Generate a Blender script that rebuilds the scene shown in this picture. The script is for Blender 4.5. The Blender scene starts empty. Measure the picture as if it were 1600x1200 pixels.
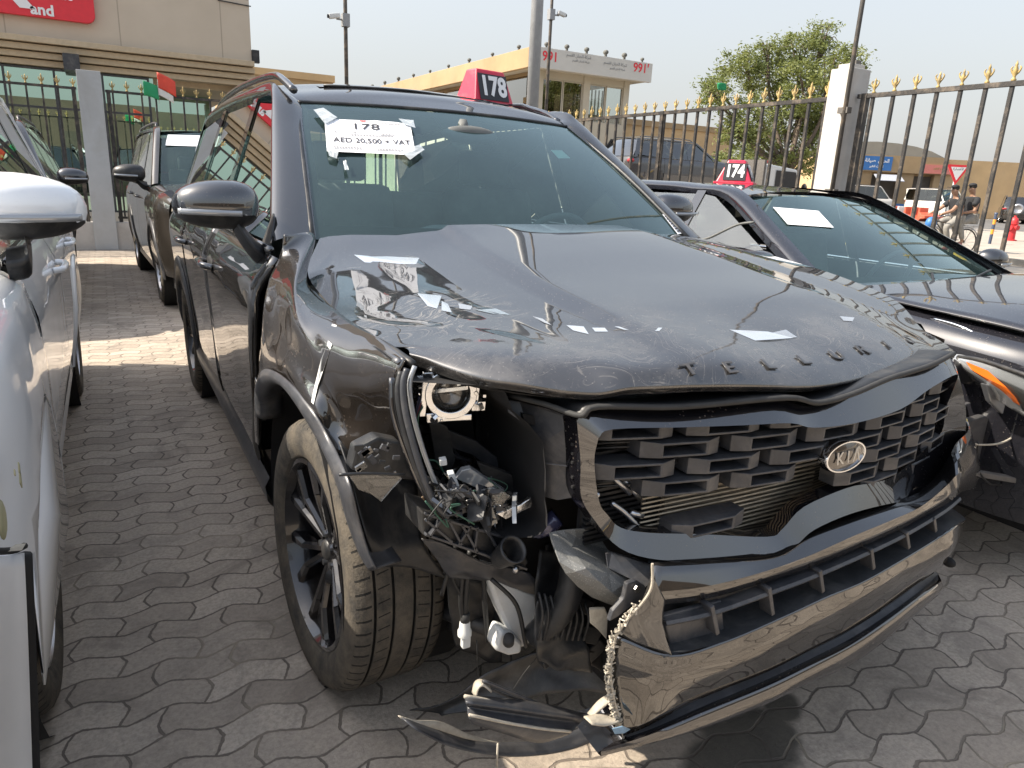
import bpy, bmesh, math, random
from mathutils import Vector as V, Matrix, noise
random.seed(7)
S = bpy.context.scene
C = S.collection
R = math.radians
# ------------------------------------------------------------ camera
CP = V((-1.3433, -1.8730, 1.3749)); YAW, PIT, ROL, FPX = 0.516814, 0.278731, 0.047299, 1114.57
_f = V((math.sin(YAW)*math.cos(PIT), math.cos(YAW)*math.cos(PIT), -math.sin(PIT)))
_r0 = V((math.cos(YAW), -math.sin(YAW), 0)); _u0 = _r0.cross(_f)
_r = _r0*math.cos(ROL)+_u0*math.sin(ROL); _u = _u0*math.cos(ROL)-_r0*math.sin(ROL)
cd = bpy.data.cameras.new("camera"); cam = bpy.data.objects.new("camera", cd); C.objects.link(cam)
cd.sensor_width = 36; cd.lens = 36*FPX/1600; cd.clip_start = 0.05; cd.clip_end = 3000
m = Matrix((( _r.x, _u.x, -_f.x, CP.x), (_r.y, _u.y, -_f.y, CP.y), (_r.z, _u.z, -_f.z, CP.z), (0, 0, 0, 1)))
cam.matrix_world = m; S.camera = cam
# ------------------------------------------------------------ sky and sun
SUN_EL, SUN_AZ = 44, -63          # azimuth clockwise from +Y
w = bpy.data.worlds.new("World"); S.world = w; w.use_nodes = True
nt = w.node_tree; bg = nt.nodes["Background"]
sky = nt.nodes.new("ShaderNodeTexSky"); sky.sky_type = 'NISHITA'; sky.sun_disc = False
sky.sun_elevation = R(SUN_EL); sky.sun_rotation = R(SUN_AZ); sky.altitude = 0
sky.air_density = 1.3; sky.dust_density = 2.5; sky.ozone_density = 1.0
hs = nt.nodes.new("ShaderNodeHueSaturation"); hs.inputs["Saturation"].default_value = 0.6
nt.links.new(sky.outputs[0], hs.inputs["Color"])
# dusty air: the sky pales towards the horizon
_tc = nt.nodes.new("ShaderNodeTexCoord"); _sp = nt.nodes.new("ShaderNodeSeparateXYZ"); nt.links.new(_tc.outputs["Generated"], _sp.inputs[0])
_rp = nt.nodes.new("ShaderNodeValToRGB"); nt.links.new(_sp.outputs[2], _rp.inputs[0]); _e = _rp.color_ramp.elements
_e[0].position = 0; _e[0].color = (.92, .92, .92, 1); _e[1].position = .6; _e[1].color = (.10, .10, .10, 1)
_mx = nt.nodes.new("ShaderNodeMix"); _mx.data_type = 'RGBA'; nt.links.new(_rp.outputs[0], _mx.inputs[0]); nt.links.new(hs.outputs[0], _mx.inputs[6]); _mx.inputs[7].default_value = (2.02, 2.04, 2.06, 1)
nt.links.new(_mx.outputs[2], bg.inputs[0])
bg.inputs[1].default_value = 0.14
sl = bpy.data.lights.new("sun", 'SUN'); sl.energy = 4.2; sl.angle = R(0.5); sl.color = (1, 0.90, 0.76)
so = bpy.data.objects.new("sun", sl); C.objects.link(so)
sd = V((math.sin(R(SUN_AZ))*math.cos(R(SUN_EL)), math.cos(R(SUN_AZ))*math.cos(R(SUN_EL)), math.sin(R(SUN_EL))))
so.rotation_euler = sd.to_track_quat('Z', 'Y').to_euler(); so.location = (-20, 10, 30)
S.view_settings.view_transform = 'Standard'; S.view_settings.look = 'None'
S.view_settings.exposure = 1.15; S.view_settings.gamma = 1
S.cycles.max_bounces = 8; S.cycles.transparent_max_bounces = 24
S.cycles.use_denoising = True
# ------------------------------------------------------------ helpers
def ray(px, py): return _f+_r*((px-800)/FPX)-_u*((py-600)/FPX)
def at(px, py, x=None, y=None, z=None):
    "point of the line of sight through a pixel of the 1600x1200 photo at a known x, y or z"
    d = ray(px, py)
    t = (x-CP.x)/d.x if x is not None else (y-CP.y)/d.y if y is not None else (z-CP.z)/d.z
    return CP+d*t
def on(px, py, F, y0=-0.9):
    "point on the surface y = F(x, z)"
    for _ in range(30):
        p = at(px, py, y=y0); y0 = y0*0.5+F(p.x, p.z)*0.5
    return at(px, py, y=y0)
def cr(pts, n):
    "Catmull-Rom through pts, n segments per span"
    P = [V(p) for p in pts]; out = []
    if len(P) == 2: return [P[0].lerp(P[1], i/n) for i in range(n+1)]
    for i in range(len(P)-1):
        a = P[i-1] if i else P[0]*2-P[1]
        b, c = P[i], P[i+1]
        d = P[i+2] if i+2 < len(P) else P[-1]*2-P[-2]
        for k in range(n):
            t = k/n
            out.append(0.5*((2*b)+(c-a)*t+(2*a-5*b+4*c-d)*t*t+(3*b-a-3*c+d)*t**3))
    out.append(P[-1]); return out
def resample(pts, n, smooth=True):
    "n+1 points evenly along a curve"
    q = cr(pts, 8) if smooth else [V(p) for p in pts]
    L = [0]
    for a, b in zip(q, q[1:]): L.append(L[-1]+(b-a).length)
    out = []; j = 0
    for i in range(n+1):
        s = L[-1]*i/n
        while j < len(L)-2 and L[j+1] < s: j += 1
        d = L[j+1]-L[j]; out.append(q[j].lerp(q[j+1], (s-L[j])/d if d else 0))
    return out
def grid(rows, nu, nv):
    R1 = [cr(r, nu) for r in rows]; cols = [cr([r[i] for r in R1], nv) for i in range(len(R1[0]))]
    return [[cols[i][j] for i in range(len(cols))] for j in range(len(cols[0]))]
ORG = [V((0, 0, 0))]
class MB:
    def __init__(s): s.v = []; s.f = []; s.mi = []; s.m = 0
    def add(s, vs, fs):
        o = len(s.v); s.v += [V(p) for p in vs]; s.f += [tuple(i+o for i in f) for f in fs]; s.mi += [s.m]*len(fs); return s
    def rows(s, g, closeu=False):
        n = len(g[0]); vs = [p for r in g for p in r]; fs = []
        for j in range(len(g)-1):
            for i in range(n if closeu else n-1):
                k = (i+1) % n; fs.append((j*n+i, j*n+k, (j+1)*n+k, (j+1)*n+i))
        return s.add(vs, fs)
    def grid(s, rows, nu=6, nv=6, fn=None):
        g = grid(rows, nu, nv)
        if fn: g = [[fn(p) for p in r] for r in g]
        return s.rows(g)
    def box(s, c, d, rot=None):
        c = V(c); hx, hy, hz = [k/2 for k in d]
        vs = [V((x, y, z)) for x in (-hx, hx) for y in (-hy, hy) for z in (-hz, hz)]
        if rot is not None: vs = [rot @ p for p in vs]
        return s.add([c+p for p in vs], [(0, 1, 3, 2), (4, 6, 7, 5), (0, 4, 5, 1), (2, 3, 7, 6), (0, 2, 6, 4), (1, 5, 7, 3)])
    def bb(s, x0, x1, y0, y1, z0, z1): return s.box(((x0+x1)/2, (y0+y1)/2, (z0+z1)/2), (abs(x1-x0), abs(y1-y0), abs(z1-z0)))
    def tube(s, pts, r, n=8, cap=True, smooth=True):
        q = cr(pts, 5) if smooth and len(pts) > 2 else [V(p) for p in pts]
        rr = r if isinstance(r, (list, tuple)) else None
        t0 = (q[1]-q[0]).normalized(); a = t0.orthogonal().normalized(); g = []
        for i, p in enumerate(q):
            t = (q[min(i+1, len(q)-1)]-q[max(i-1, 0)]).normalized()
            a = (a-t*a.dot(t)).normalized(); b = t.cross(a)
            k = (rr[0]+(rr[1]-rr[0])*i/(len(q)-1)) if rr else r
            g.append([p+(a*math.cos(2*math.pi*j/n)+b*math.sin(2*math.pi*j/n))*k for j in range(n)])
        s.rows(g, True); o = len(s.v)-n*len(g)
        if cap:
            s.f += [tuple(o+j for j in range(n)), tuple(o+n*(len(g)-1)+j for j in range(n))]; s.mi += [s.m]*2
        return s
    def bar(s, a, b, w, h=None, up=V((0, 0, 1))):
        a, b = V(a), V(b); t = (b-a).normalized(); h = h or w
        if abs(t.dot(up)) > 0.99: up = V((0, 1, 0))
        x = t.cross(up).normalized(); y = x.cross(t)
        q = [p+x*(sx*w/2)+y*(sy*h/2) for p in (a, b) for sx, sy in ((-1, -1), (1, -1), (1, 1), (-1, 1))]
        return s.add(q, [(0, 1, 2, 3), (4, 7, 6, 5), (0, 4, 5, 1), (1, 5, 6, 2), (2, 6, 7, 3), (3, 7, 4, 0)])
    def rev(s, prof, c, ax=V((0, 0, 1)), n=24, a0=0, a1=2*math.pi):
        "prof: (radius, height along ax)"
        ax = V(ax).normalized(); u = ax.orthogonal().normalized(); w_ = ax.cross(u); c = V(c)
        full = abs(a1-a0-2*math.pi) < 1e-6; k = n if full else n+1
        g = [[c+ax*h+(u*math.cos(a0+(a1-a0)*j/n)+w_*math.sin(a0+(a1-a0)*j/n))*r for j in range(k)] for r, h in prof]
        return s.rows(g, full)
    def poly(s, pts, th=0, n=None):
        "flat or curved outline, extruded by th along n"
        P = [V(p) for p in pts]; k = len(P)
        if n is None:
            n = V((0, 0, 0))
            for i in range(k): n += (P[i]-P[0]).cross(P[(i+1) % k]-P[0])
        n = V(n).normalized()
        if th == 0: return s.add(P, [tuple(range(k))])
        return s.add(P+[p+n*th for p in P], [tuple(range(k)), tuple(range(2*k-1, k-1, -1))]+[(i, (i+1) % k, k+(i+1) % k, k+i) for i in range(k)])
    def ball(s, c, r, nu=14, nv=8, rot=None):
        c = V(c); r = V(r) if not isinstance(r, (int, float)) else V((r, r, r)); g = []
        for j in range(nv+1):
            a = math.pi*j/nv-math.pi/2
            row = [V((math.cos(a)*math.cos(2*math.pi*i/nu)*r.x, math.cos(a)*math.sin(2*math.pi*i/nu)*r.y, math.sin(a)*r.z)) for i in range(nu)]
            g.append([c+(rot @ p if rot is not None else p) for p in row])
        return s.rows(g, True)
    def build(s, name, mat, parent=None, smooth=False, bevel=0, solid=0, off=0, sub=0, tri=False, ang=None):
        me = bpy.data.meshes.new(name); o = ORG[0]
        me.from_pydata([p-o for p in s.v], [], s.f)
        for mm in (mat if isinstance(mat, (list, tuple)) else [mat]): me.materials.append(mm)
        if any(s.mi): me.polygons.foreach_set("material_index", s.mi)
        bm = bmesh.new(); bm.from_mesh(me); bmesh.ops.remove_doubles(bm, verts=bm.verts, dist=1e-5)
        bmesh.ops.recalc_face_normals(bm, faces=bm.faces)
        if tri: bmesh.ops.triangulate(bm, faces=bm.faces)
        bm.to_mesh(me); bm.free()
        if smooth:
            me.polygons.foreach_set("use_smooth", [True]*len(me.polygons))
            if ang: me.set_sharp_from_angle(angle=R(ang))
        ob = bpy.data.objects.new(name, me); C.objects.link(ob)
        if parent: ob.parent = parent
        if solid:
            md = ob.modifiers.new("solid", 'SOLIDIFY'); md.thickness = solid; md.offset = off
        if bevel:
            md = ob.modifiers.new("bevel", 'BEVEL'); md.width = bevel; md.segments = 2; md.limit_method = 'ANGLE'; md.angle_limit = R(35)
        if sub:
            md = ob.modifiers.new("sub", 'SUBSURF'); md.levels = md.render_levels = sub
        return ob
def empty(name, loc, label=None, cat=None, group=None, rz=0):
    o = bpy.data.objects.new(name, None); C.objects.link(o); o.location = loc; o.rotation_euler = (0, 0, rz)
    o.empty_display_size = 0.1
    if label: tag(o, label, cat, group)
    return o
def tag(o, label=None, cat=None, group=None, kind=None):
    if label: o["label"] = label
    if cat: o["category"] = cat
    if group: o["group"] = group
    if kind: o["kind"] = kind
    return o
def copy_tree(o, parent=None):
    c = o.copy(); C.objects.link(c)
    if parent: c.parent = parent
    for ch in list(o.children): copy_tree(ch, c)
    return c
def text(body, size, o, rt, up, mat, name, parent=None, bold=0.0, ext=0.0, align='CENTER', sx=1):
    "lettering with its centre at o, reading along rt, upright along up"
    cu = bpy.data.curves.new(name, 'FONT'); cu.body = body; cu.size = size; cu.extrude = ext; cu.offset = bold
    cu.align_x = align; cu.align_y = 'CENTER'; cu.resolution_u = 3
    t = bpy.data.objects.new(name, cu); C.objects.link(t)
    dg = bpy.context.evaluated_depsgraph_get(); me = bpy.data.meshes.new_from_object(t.evaluated_get(dg))
    bpy.data.objects.remove(t)
    rt = V(rt).normalized(); up = V(up); up = (up-rt*up.dot(rt)).normalized(); n = rt.cross(up); o = V(o)-ORG[0]
    M = Matrix(((rt.x*sx, up.x, n.x, o.x), (rt.y*sx, up.y, n.y, o.y), (rt.z*sx, up.z, n.z, o.z), (0, 0, 0, 1)))
    me.transform(M); me.materials.clear(); me.materials.append(mat)
    ob = bpy.data.objects.new(name, me); C.objects.link(ob)
    if parent: ob.parent = parent
    return ob
# ------------------------------------------------------------ materials
class NT:
    "small node-tree writer"
    def __init__(s, name):
        s.m = bpy.data.materials.new(name); s.m.use_nodes = True; s.t = s.m.node_tree; s.n = s.t.nodes
        s.b = s.n["Principled BSDF"]; s.out = s.n["Material Output"]; s.tc = s.n.new("ShaderNodeTexCoord").outputs["Object"]
    def l(s, a, b): s.t.links.new(a, b)
    def set(s, n, i, v):
        if v is None: return
        if hasattr(v, "is_output") or isinstance(v, bpy.types.NodeSocket): s.l(v, n.inputs[i])
        else: n.inputs[i].default_value = v
    def noise(s, scale, detail=4, rough=.55, vec=None, dist=0, out=0):
        n = s.n.new("ShaderNodeTexNoise"); s.l(vec or s.tc, n.inputs["Vector"])
        n.inputs["Scale"].default_value = scale; n.inputs["Detail"].default_value = detail; n.inputs["Roughness"].default_value = rough
        n.inputs["Distortion"].default_value = dist; return n.outputs[out]
    def vor(s, scale, vec=None, feat='F1', out="Distance", rnd=1):
        n = s.n.new("ShaderNodeTexVoronoi"); n.feature = feat; s.l(vec or s.tc, n.inputs["Vector"]); n.inputs["Scale"].default_value = scale
        n.inputs["Randomness"].default_value = rnd; return n.outputs[out]
    def ramp(s, x, stops):
        n = s.n.new("ShaderNodeValToRGB"); s.l(x, n.inputs[0]); e = n.color_ramp.elements
        while len(e) < len(stops): e.new(0.5)
        for k, (p, c) in zip(e, stops):
            k.position = p; k.color = (c, c, c, 1) if isinstance(c, (int, float)) else (*c, 1)
        return n.outputs[0]
    def mix(s, f, a, b, mode='MIX'):
        n = s.n.new("ShaderNodeMix"); n.data_type = 'RGBA'; n.blend_type = mode
        for i, v in ((0, f), (6, a), (7, b)):
            if isinstance(v, tuple): v = (*v, 1) if len(v) == 3 else v
            s.set(n, i, v)
        return n.outputs[2]
    def math(s, op, a, b=None, c=None, clamp=False):
        n = s.n.new("ShaderNodeMath"); n.operation = op; n.use_clamp = clamp; s.set(n, 0, a); s.set(n, 1, b); s.set(n, 2, c); return n.outputs[0]
    def map(s, scale=(1, 1, 1), rot=(0, 0, 0), loc=(0, 0, 0), vec=None):
        n = s.n.new("ShaderNodeMapping"); s.l(vec or s.tc, n.inputs[0]); n.inputs[1].default_value = loc; n.inputs[2].default_value = rot; n.inputs[3].default_value = scale
        return n.outputs[0]
    def sep(s, vec=None):
        n = s.n.new("ShaderNodeSeparateXYZ"); s.l(vec or s.tc, n.inputs[0]); return n.outputs
    def comb(s, x, y, z=0.0):
        n = s.n.new("ShaderNodeCombineXYZ"); s.set(n, 0, x); s.set(n, 1, y); s.set(n, 2, z); return n.outputs[0]
    def bump(s, h, st=.3, d=.01):
        n = s.n.new("ShaderNodeBump"); s.l(h, n.inputs["Height"]); n.inputs["Strength"].default_value = st; n.inputs["Distance"].default_value = d
        s.l(n.outputs[0], s.b.inputs["Normal"]); return n.outputs[0]
    def P(s, **k):
        for a, v in k.items():
            a = {"col": "Base Color", "rough": "Roughness", "metal": "Metallic", "coat": "Coat Weight", "coatr": "Coat Roughness", "spec": "Specular IOR Level", "trans": "Transmission Weight", "alpha": "Alpha", "ior": "IOR", "emc": "Emission Color", "ems": "Emission Strength", "sheen": "Sheen Weight", "subs": "Subsurface Weight"}[a]
            if isinstance(v, tuple): v = (*v, 1)
            s.set(s.b, a, v)
        return s.m
def plain(name, col, rough=.6, metal=0, var=.25, scale=12, bump=0, coat=0, dirt=None, dirtamt=.3, spec=.5):
    n = NT(name); a = n.ramp(n.noise(scale, 6, .6), [(.3, 0.0), (.7, 1.0)])
    c = n.mix(a, tuple(k*(1-var) for k in col), tuple(min(1, k*(1+var*.6)) for k in col))
    if dirt:
        d = n.ramp(n.noise(scale*.35, 8, .7, dist=.6), [(.48, 0.0), (.72, dirtamt)]); c = n.mix(d, c, dirt)
    n.P(col=c, rough=rough, metal=metal, coat=coat, spec=spec)
    if bump: n.bump(n.noise(scale*6, 4), bump, .004)
    return n.m
def glass(name, tint, rough=0.0, ior=1.5, gl=(1, 1, 1), mul=1.0, dust_sheen=0.0, dcol=(.34, .5, .5)):
    n = NT(name); fr = n.n.new("ShaderNodeFresnel"); fr.inputs[0].default_value = ior
    tr = n.n.new("ShaderNodeBsdfTransparent"); tr.inputs[0].default_value = (*tint, 1)
    g = n.n.new("ShaderNodeBsdfGlossy"); g.inputs[0].default_value = (*gl, 1); g.inputs[1].default_value = rough
    ms = n.n.new("ShaderNodeMixShader"); n.l(n.math('MULTIPLY', fr.outputs[0], mul, clamp=True), ms.inputs[0]); n.l(tr.outputs[0], ms.inputs[1]); n.l(g.outputs[0], ms.inputs[2])
    res = ms.outputs[0]
    if dust_sheen:
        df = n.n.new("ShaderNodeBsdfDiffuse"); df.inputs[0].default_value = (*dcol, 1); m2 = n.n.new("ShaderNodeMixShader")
        n.l(n.math('MULTIPLY', n.ramp(n.noise(4, 6, .6), [(.3, .5), (.7, 1.0)]), dust_sheen), m2.inputs[0]); n.l(res, m2.inputs[1]); n.l(df.outputs[0], m2.inputs[2]); res = m2.outputs[0]
    n.l(res, n.out.inputs[0]); n.n.remove(n.b); return n.m
def paint(name, col, dust_sheen=.12, dcol=(.34, .29, .24), metal=0.0, rough=.35, spots=.5, flake=0):
    n = NT(name)
    d1 = n.ramp(n.noise(2.2, 8, .65, dist=.4), [(.35, .15), (.75, 1.0)])
    sp = n.ramp(n.vor(85), [(.10, 1.0), (.2, 0.0)]); sp2 = n.ramp(n.noise(9, 3), [(.45, 0.0), (.65, 1.0)])
    m1 = n.math('MULTIPLY', d1, dust_sheen); m2 = n.math('MULTIPLY', n.math('MULTIPLY', sp, sp2), spots)
    k = n.math('ADD', m1, m2, clamp=True)
    c = n.mix(k, col, dcol)
    cw = n.math('SUBTRACT', 1.0, n.math('MULTIPLY', k, 1.1), clamp=True)
    n.P(col=c, rough=rough, metal=metal, coat=cw, coatr=.015, spec=.12)
    nb = n.bump(n.noise(1.6, 2), .06, .05); n.l(nb, n.b.inputs["Coat Normal"])
    return n.m
M = {}
M['black_plastic'] = plain('black_plastic', (.018, .019, .021), .45, var=.4, scale=20, bump=.15, dirt=(.16, .145, .125), dirtamt=.35)
M['satin_plastic'] = plain('satin_plastic', (.042, .044, .05), .36, var=.3, scale=25, bump=.1, dirt=(.22, .2, .18), dirtamt=.35)
M['dull_black'] = plain('dull_black', (.008, .008, .009), .8, var=.4)
M['chrome'] = plain('chrome', (.75, .76, .78), .08, 1, var=.05)
M['steel'] = plain('steel', (.42, .43, .45), .3, 1, var=.2, dirt=(.2, .17, .13), dirtamt=.5)
M['white_plastic'] = plain('white_plastic', (.62, .63, .62), .4, var=.12, scale=15, dirt=(.35, .3, .22), dirtamt=.4)
M['raw_plastic'] = plain('raw_plastic', (.42, .38, .31), .7, var=.25, scale=40, bump=.4)
M['rubber'] = plain('rubber', (.03, .03, .03), .75, var=.3, scale=30)
M['paper'] = plain('paper', (.78, .79, .82), .8, var=.03)
M['ink'] = plain('ink', (.03, .03, .04), .7, var=.1)
M['red_ink'] = plain('red_ink', (.5, .03, .03), .7, var=.1)
M['gloss_black'] = paint('gloss_black_trim', (.004, .004, .006), .02, spots=.3)
M['paint'] = paint('black_paint', (.004, .0035, .0035), .02, rough=.5, spots=.12)
M['windscreen'] = glass('windscreen_glass', (.68, .86, .83), mul=1.5, gl=(.80, .96, .96), dust_sheen=.05, dcol=(.3, .5, .5))  # thin teal diffuse layer paints a sky sheen into the glass
M['tint_glass'] = glass('tinted_side_glass', (.12, .14, .13), mul=3.0)
M['clear_plastic'] = glass('clear_lens', (.9, .92, .93), mul=1.5)
M['intake_plastic'] = plain('intake_plastic', (.028, .03, .033), .42, var=.3, scale=25, bump=.1, dirt=(.13, .125, .12), dirtamt=.5)
M['steel_tan'] = plain('dusty_tube', (.42, .36, .27), .5, .5, var=.3, scale=30)
M['beam_blue'] = plain('beam_blue', (.05, .055, .12), .25, .3, var=.2, coat=.8)
M['dusty_panel'] = paint('dusty_panel', (.010, .009, .009), .25, dcol=(.2, .19, .17), spots=.6)
def hood_mat():
    n = NT('bonnet_paint'); x, y, z = n.sep()     # local: y = world y - 1.5
    front = n.ramp(n.math('ADD', n.math('MULTIPLY', y, -1.0), n.math('MULTIPLY', n.noise(4, 3), .16)), [(0, 0.0), (1, 0.0)])
    fy = n.math('ADD', n.math('MULTIPLY', n.math('ADD', y, 2.05), -5.0), n.math('MULTIPLY', n.math('SUBTRACT', n.noise(3.2, 4), .5), 2.2), clamp=True)
    # rubbed swirls: warped fine lines
    wd = n.n.new("ShaderNodeVectorMath"); wd.operation = 'MULTIPLY_ADD'; n.l(n.noise(3.5, 2, .5, out=1), wd.inputs[0]); wd.inputs[1].default_value = (.5, .5, 0); n.l(n.tc, wd.inputs[2])
    s1 = n.ramp(n.noise(1, 4, .7, vec=n.map((14, 150, 14), (0, 0, .9), vec=wd.outputs[0])), [(.58, 0.0), (.70, 1.0)])
    s2 = n.ramp(n.noise(1, 4, .7, vec=n.map((120, 11, 14), (0, 0, .5), vec=wd.outputs[0])), [(.60, 0.0), (.70, 1.0)])
    sw = n.math('MAXIMUM', s1, s2)
    haze = n.math('MULTIPLY', fy, n.math('ADD', .03, n.math('MULTIPLY', n.ramp(n.noise(6, 8, .75), [(.45, 0.0), (.8, 1.0)]), .30)))
    scr = n.math('MULTIPLY', fy, n.math('MULTIPLY', n.math('MULTIPLY', sw, n.ramp(n.noise(5, 4), [(.40, 0.0), (.6, 1.0)])), .42))
    sp = n.math('MULTIPLY', n.ramp(n.vor(95), [(.08, 1.0), (.17, 0.0)]), .25)
    # scuffs rubbed into the near corner
    cx_ = n.math('ADD', x, .70); cy_ = n.math('ADD', y, 1.86); dd = n.math('SQRT', n.math('ADD', n.math('MULTIPLY', cx_, cx_), n.math('MULTIPLY', cy_, cy_)))
    rg = n.ramp(n.math('ADD', dd, n.math('MULTIPLY', n.noise(7, 3), .12)), [(.16, 1.0), (.30, 0.0)])
    s3 = n.ramp(n.noise(1, 5, .75, vec=n.map((16, 95, 16), (0, 0, -.75), vec=wd.outputs[0])), [(.52, 0.0), (.62, 1.0)])
    scr = n.math('ADD', scr, n.math('MULTIPLY', n.math('MULTIPLY', rg, s3), .55))
    k = n.math('ADD', n.math('ADD', haze, scr), sp, clamp=True)
    c = n.mix(k, (.009, .0085, .009), (.30, .285, .27))
    cw = n.math('SUBTRACT', 1.0, n.math('MULTIPLY', k, .9), clamp=True)
    n.P(col=c, rough=.5, coat=cw, coatr=n.math('ADD', .012, n.math('MULTIPLY', fy, .04)), spec=.15)
    n.b.inputs["Coat IOR"].default_value = 2.1
    nb = n.bump(n.math('ADD', n.noise(1.4, 2), n.math('MULTIPLY', n.math('MULTIPLY', fy, n.noise(9, 3)), .12)), .10, .05); n.l(nb, n.b.inputs["Coat Normal"])
    return n.m
M['hood_paint'] = hood_mat()
M['fender_paint'] = paint('fender_paint', (.006, .005, .0045), .10, dcol=(.26, .21, .17), spots=.4)
for k in ('paint', 'gloss_black', 'fender_paint', 'dusty_panel'): M[k].node_tree.nodes["Principled BSDF"].inputs["Coat IOR"].default_value = 2.15
M['ink_grey'] = plain('ink_grey', (.25, .25, .26), .7, var=.1)
M['tail_red'] = plain('tail_red', (.30, .03, .03), .3)
# ============================================================ ground
def ground_mat():
    n = NT('interlocking_pavers'); x, y, z = n.sep()
    def tri(v, per): return n.math('PINGPONG', v, per)
    q = n.math('ADD', n.math('MULTIPLY', n.math('SUBTRACT', n.noise(7, 2), .5), .022), n.math('MULTIPLY', n.math('SUBTRACT', n.noise(48, 3, .6), .5), .010))
    def smo(v, per):  # zigzag with slightly rounded corners
        a_ = n.math('SINE', n.math('MULTIPLY', v, 2*math.pi/per)); t_ = n.math('SUBTRACT', n.math('MULTIPLY', n.math('PINGPONG', n.math('ADD', v, per*.25), per/2), 4/per), 1.0)
        return n.math('ADD', n.math('MULTIPLY', a_, .5), n.math('MULTIPLY', t_, .55))
    A = .019
    x2 = n.math('ADD', n.math('ADD', x, q), n.math('MULTIPLY', smo(y, .205), A))
    y2 = n.math('ADD', n.math('ADD', y, q), n.math('MULTIPLY', smo(n.math('ADD', x, .03), .205), A*.9))
    v = n.comb(x2, y2)
    b = n.n.new("ShaderNodeTexBrick"); n.l(v, b.inputs["Vector"]); b.inputs["Scale"].default_value = 1
    b.inputs["Brick Width"].default_value = .205; b.inputs["Row Height"].default_value = .1025; b.inputs["Mortar Size"].default_value = .0042
    b.inputs["Mortar Smooth"].default_value = .35; b.offset = .5; b.inputs["Bias"].default_value = 0
    b.inputs["Color1"].default_value = (0, 0, 0, 1); b.inputs["Color2"].default_value = (1, 1, 1, 1)
    mort = b.outputs["Fac"]
    base = n.mix(b.outputs["Color"], (.35, .295, .24), (.54, .465, .385))
    base = n.mix(n.ramp(n.noise(1.3, 8, .65), [(.35, 0.0), (.7, .6)]), base, (.52, .435, .34)); base = n.mix(n.ramp(n.noise(2.6, 9, .72, dist=.8), [(.50, 0.0), (.60, .45)]), base, (.17, .145, .12)); base = n.mix(n.ramp(n.noise(14, 6, .7), [(.55, 0.0), (.7, .5)]), base, (.50, .43, .34))
    base = n.mix(n.ramp(n.noise(75, 6, .75), [(.42, 0.0), (.7, .6)]), base, (.2, .175, .15))
    base = n.mix(n.ramp(n.noise(5, 8, .7), [(.5, 0.0), (.8, .5)]), base, (.2, .18, .155))
    # oil and coolant stains: blotches with their own outline
    px = n.noise(3, 5, .6, out=1); sx, sy, sz = n.sep(px)
    def blob(cx, cy, rx, ry, rot=0, soft=.45, nz=1.1):
        dx = n.math('ADD', n.math('SUBTRACT', x, cx), n.math('MULTIPLY', n.math('SUBTRACT', sx, .5), nz*rx))
        dy = n.math('ADD', n.math('SUBTRACT', y, cy), n.math('MULTIPLY', n.math('SUBTRACT', sy, .5), nz*ry))
        c, s_ = math.cos(rot), math.sin(rot)
        ex = n.math('DIVIDE', n.math('ADD', n.math('MULTIPLY', dx, c), n.math('MULTIPLY', dy, s_)), rx)
        ey = n.math('DIVIDE', n.math('SUBTRACT', n.math('MULTIPLY', dy, c), n.math('MULTIPLY', dx, s_)), ry)
        d = n.math('ADD', n.math('MULTIPLY', ex, ex), n.math('MULTIPLY', ey, ey))
        return n.ramp(d, [(1-soft, 1.0), (1.0, 0.0)])
    st = None
    for (px_, py_, rx, ry, ro) in ((1165, 1150, .165, .14, .3), (1130, 1200, .13, .1, 0), (1225, 1105, .08, .06, .4)):
        p = at(px_, py_, z=0); k = blob(p.x, p.y, rx, ry, ro); st = k if st is None else n.math('MAXIMUM', st, k)
    base = n.mix(n.math('MULTIPLY', st, .78), base, (.035, .036, .03))
    col = n.mix(n.math('MULTIPLY', mort, .8), base, (.12, .10, .085))
    sand = n.ramp(n.noise(2.1, 5), [(.5, 0.0), (.68, .75)]); col = n.mix(n.math('MULTIPLY', mort, sand), col, (.42, .36, .27))
    n.P(col=col, rough=n.mix(st, (.85,)*3, (.35,)*3), spec=.35)
    h = n.math('ADD', n.math('MULTIPLY', mort, -1.0), n.math('MULTIPLY', n.noise(60, 8, .8), .8))
    n.bump(h, .8, .008); return n.m
mb = MB(); a, b_ = -14, 4.55
mb.grid([[V((x, y, 0)) for x in (-14, -5, 0, 4.55)] for y in (-14, 0, 8, 17)], 2, 2)
pav = mb.build('paved_yard', ground_mat()); tag(pav, kind='structure')
n = NT('dusty_asphalt'); c = n.mix(n.ramp(n.noise(.35, 8, .6), [(.35, 0.0), (.7, 1.0)]), (.17, .155, .135), (.29, .25, .2))
c = n.mix(n.ramp(n.noise(60, 4, .7), [(.4, 0.0), (.7, .5)]), c, (.09, .085, .08)); n.P(col=c, rough=.9); n.bump(n.noise(90, 4), .3, .004)
mb = MB(); mb.grid([[V((x, y, -.012)) for x in (-2500, -30, 30, 2500)] for y in (-2500, -30, 30, 2500)], 2, 2)
tag(mb.build('ground', n.m), kind='structure')
M['asphalt'] = plain('road_asphalt', (.11, .108, .105), .9, var=.25, scale=3, bump=.3, dirt=(.28, .24, .19), dirtamt=.6)
M['concrete'] = plain('concrete_slabs', (.36, .32, .27), .9, var=.2, scale=2, bump=.2, dirt=(.22, .19, .16), dirtamt=.6)
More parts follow.
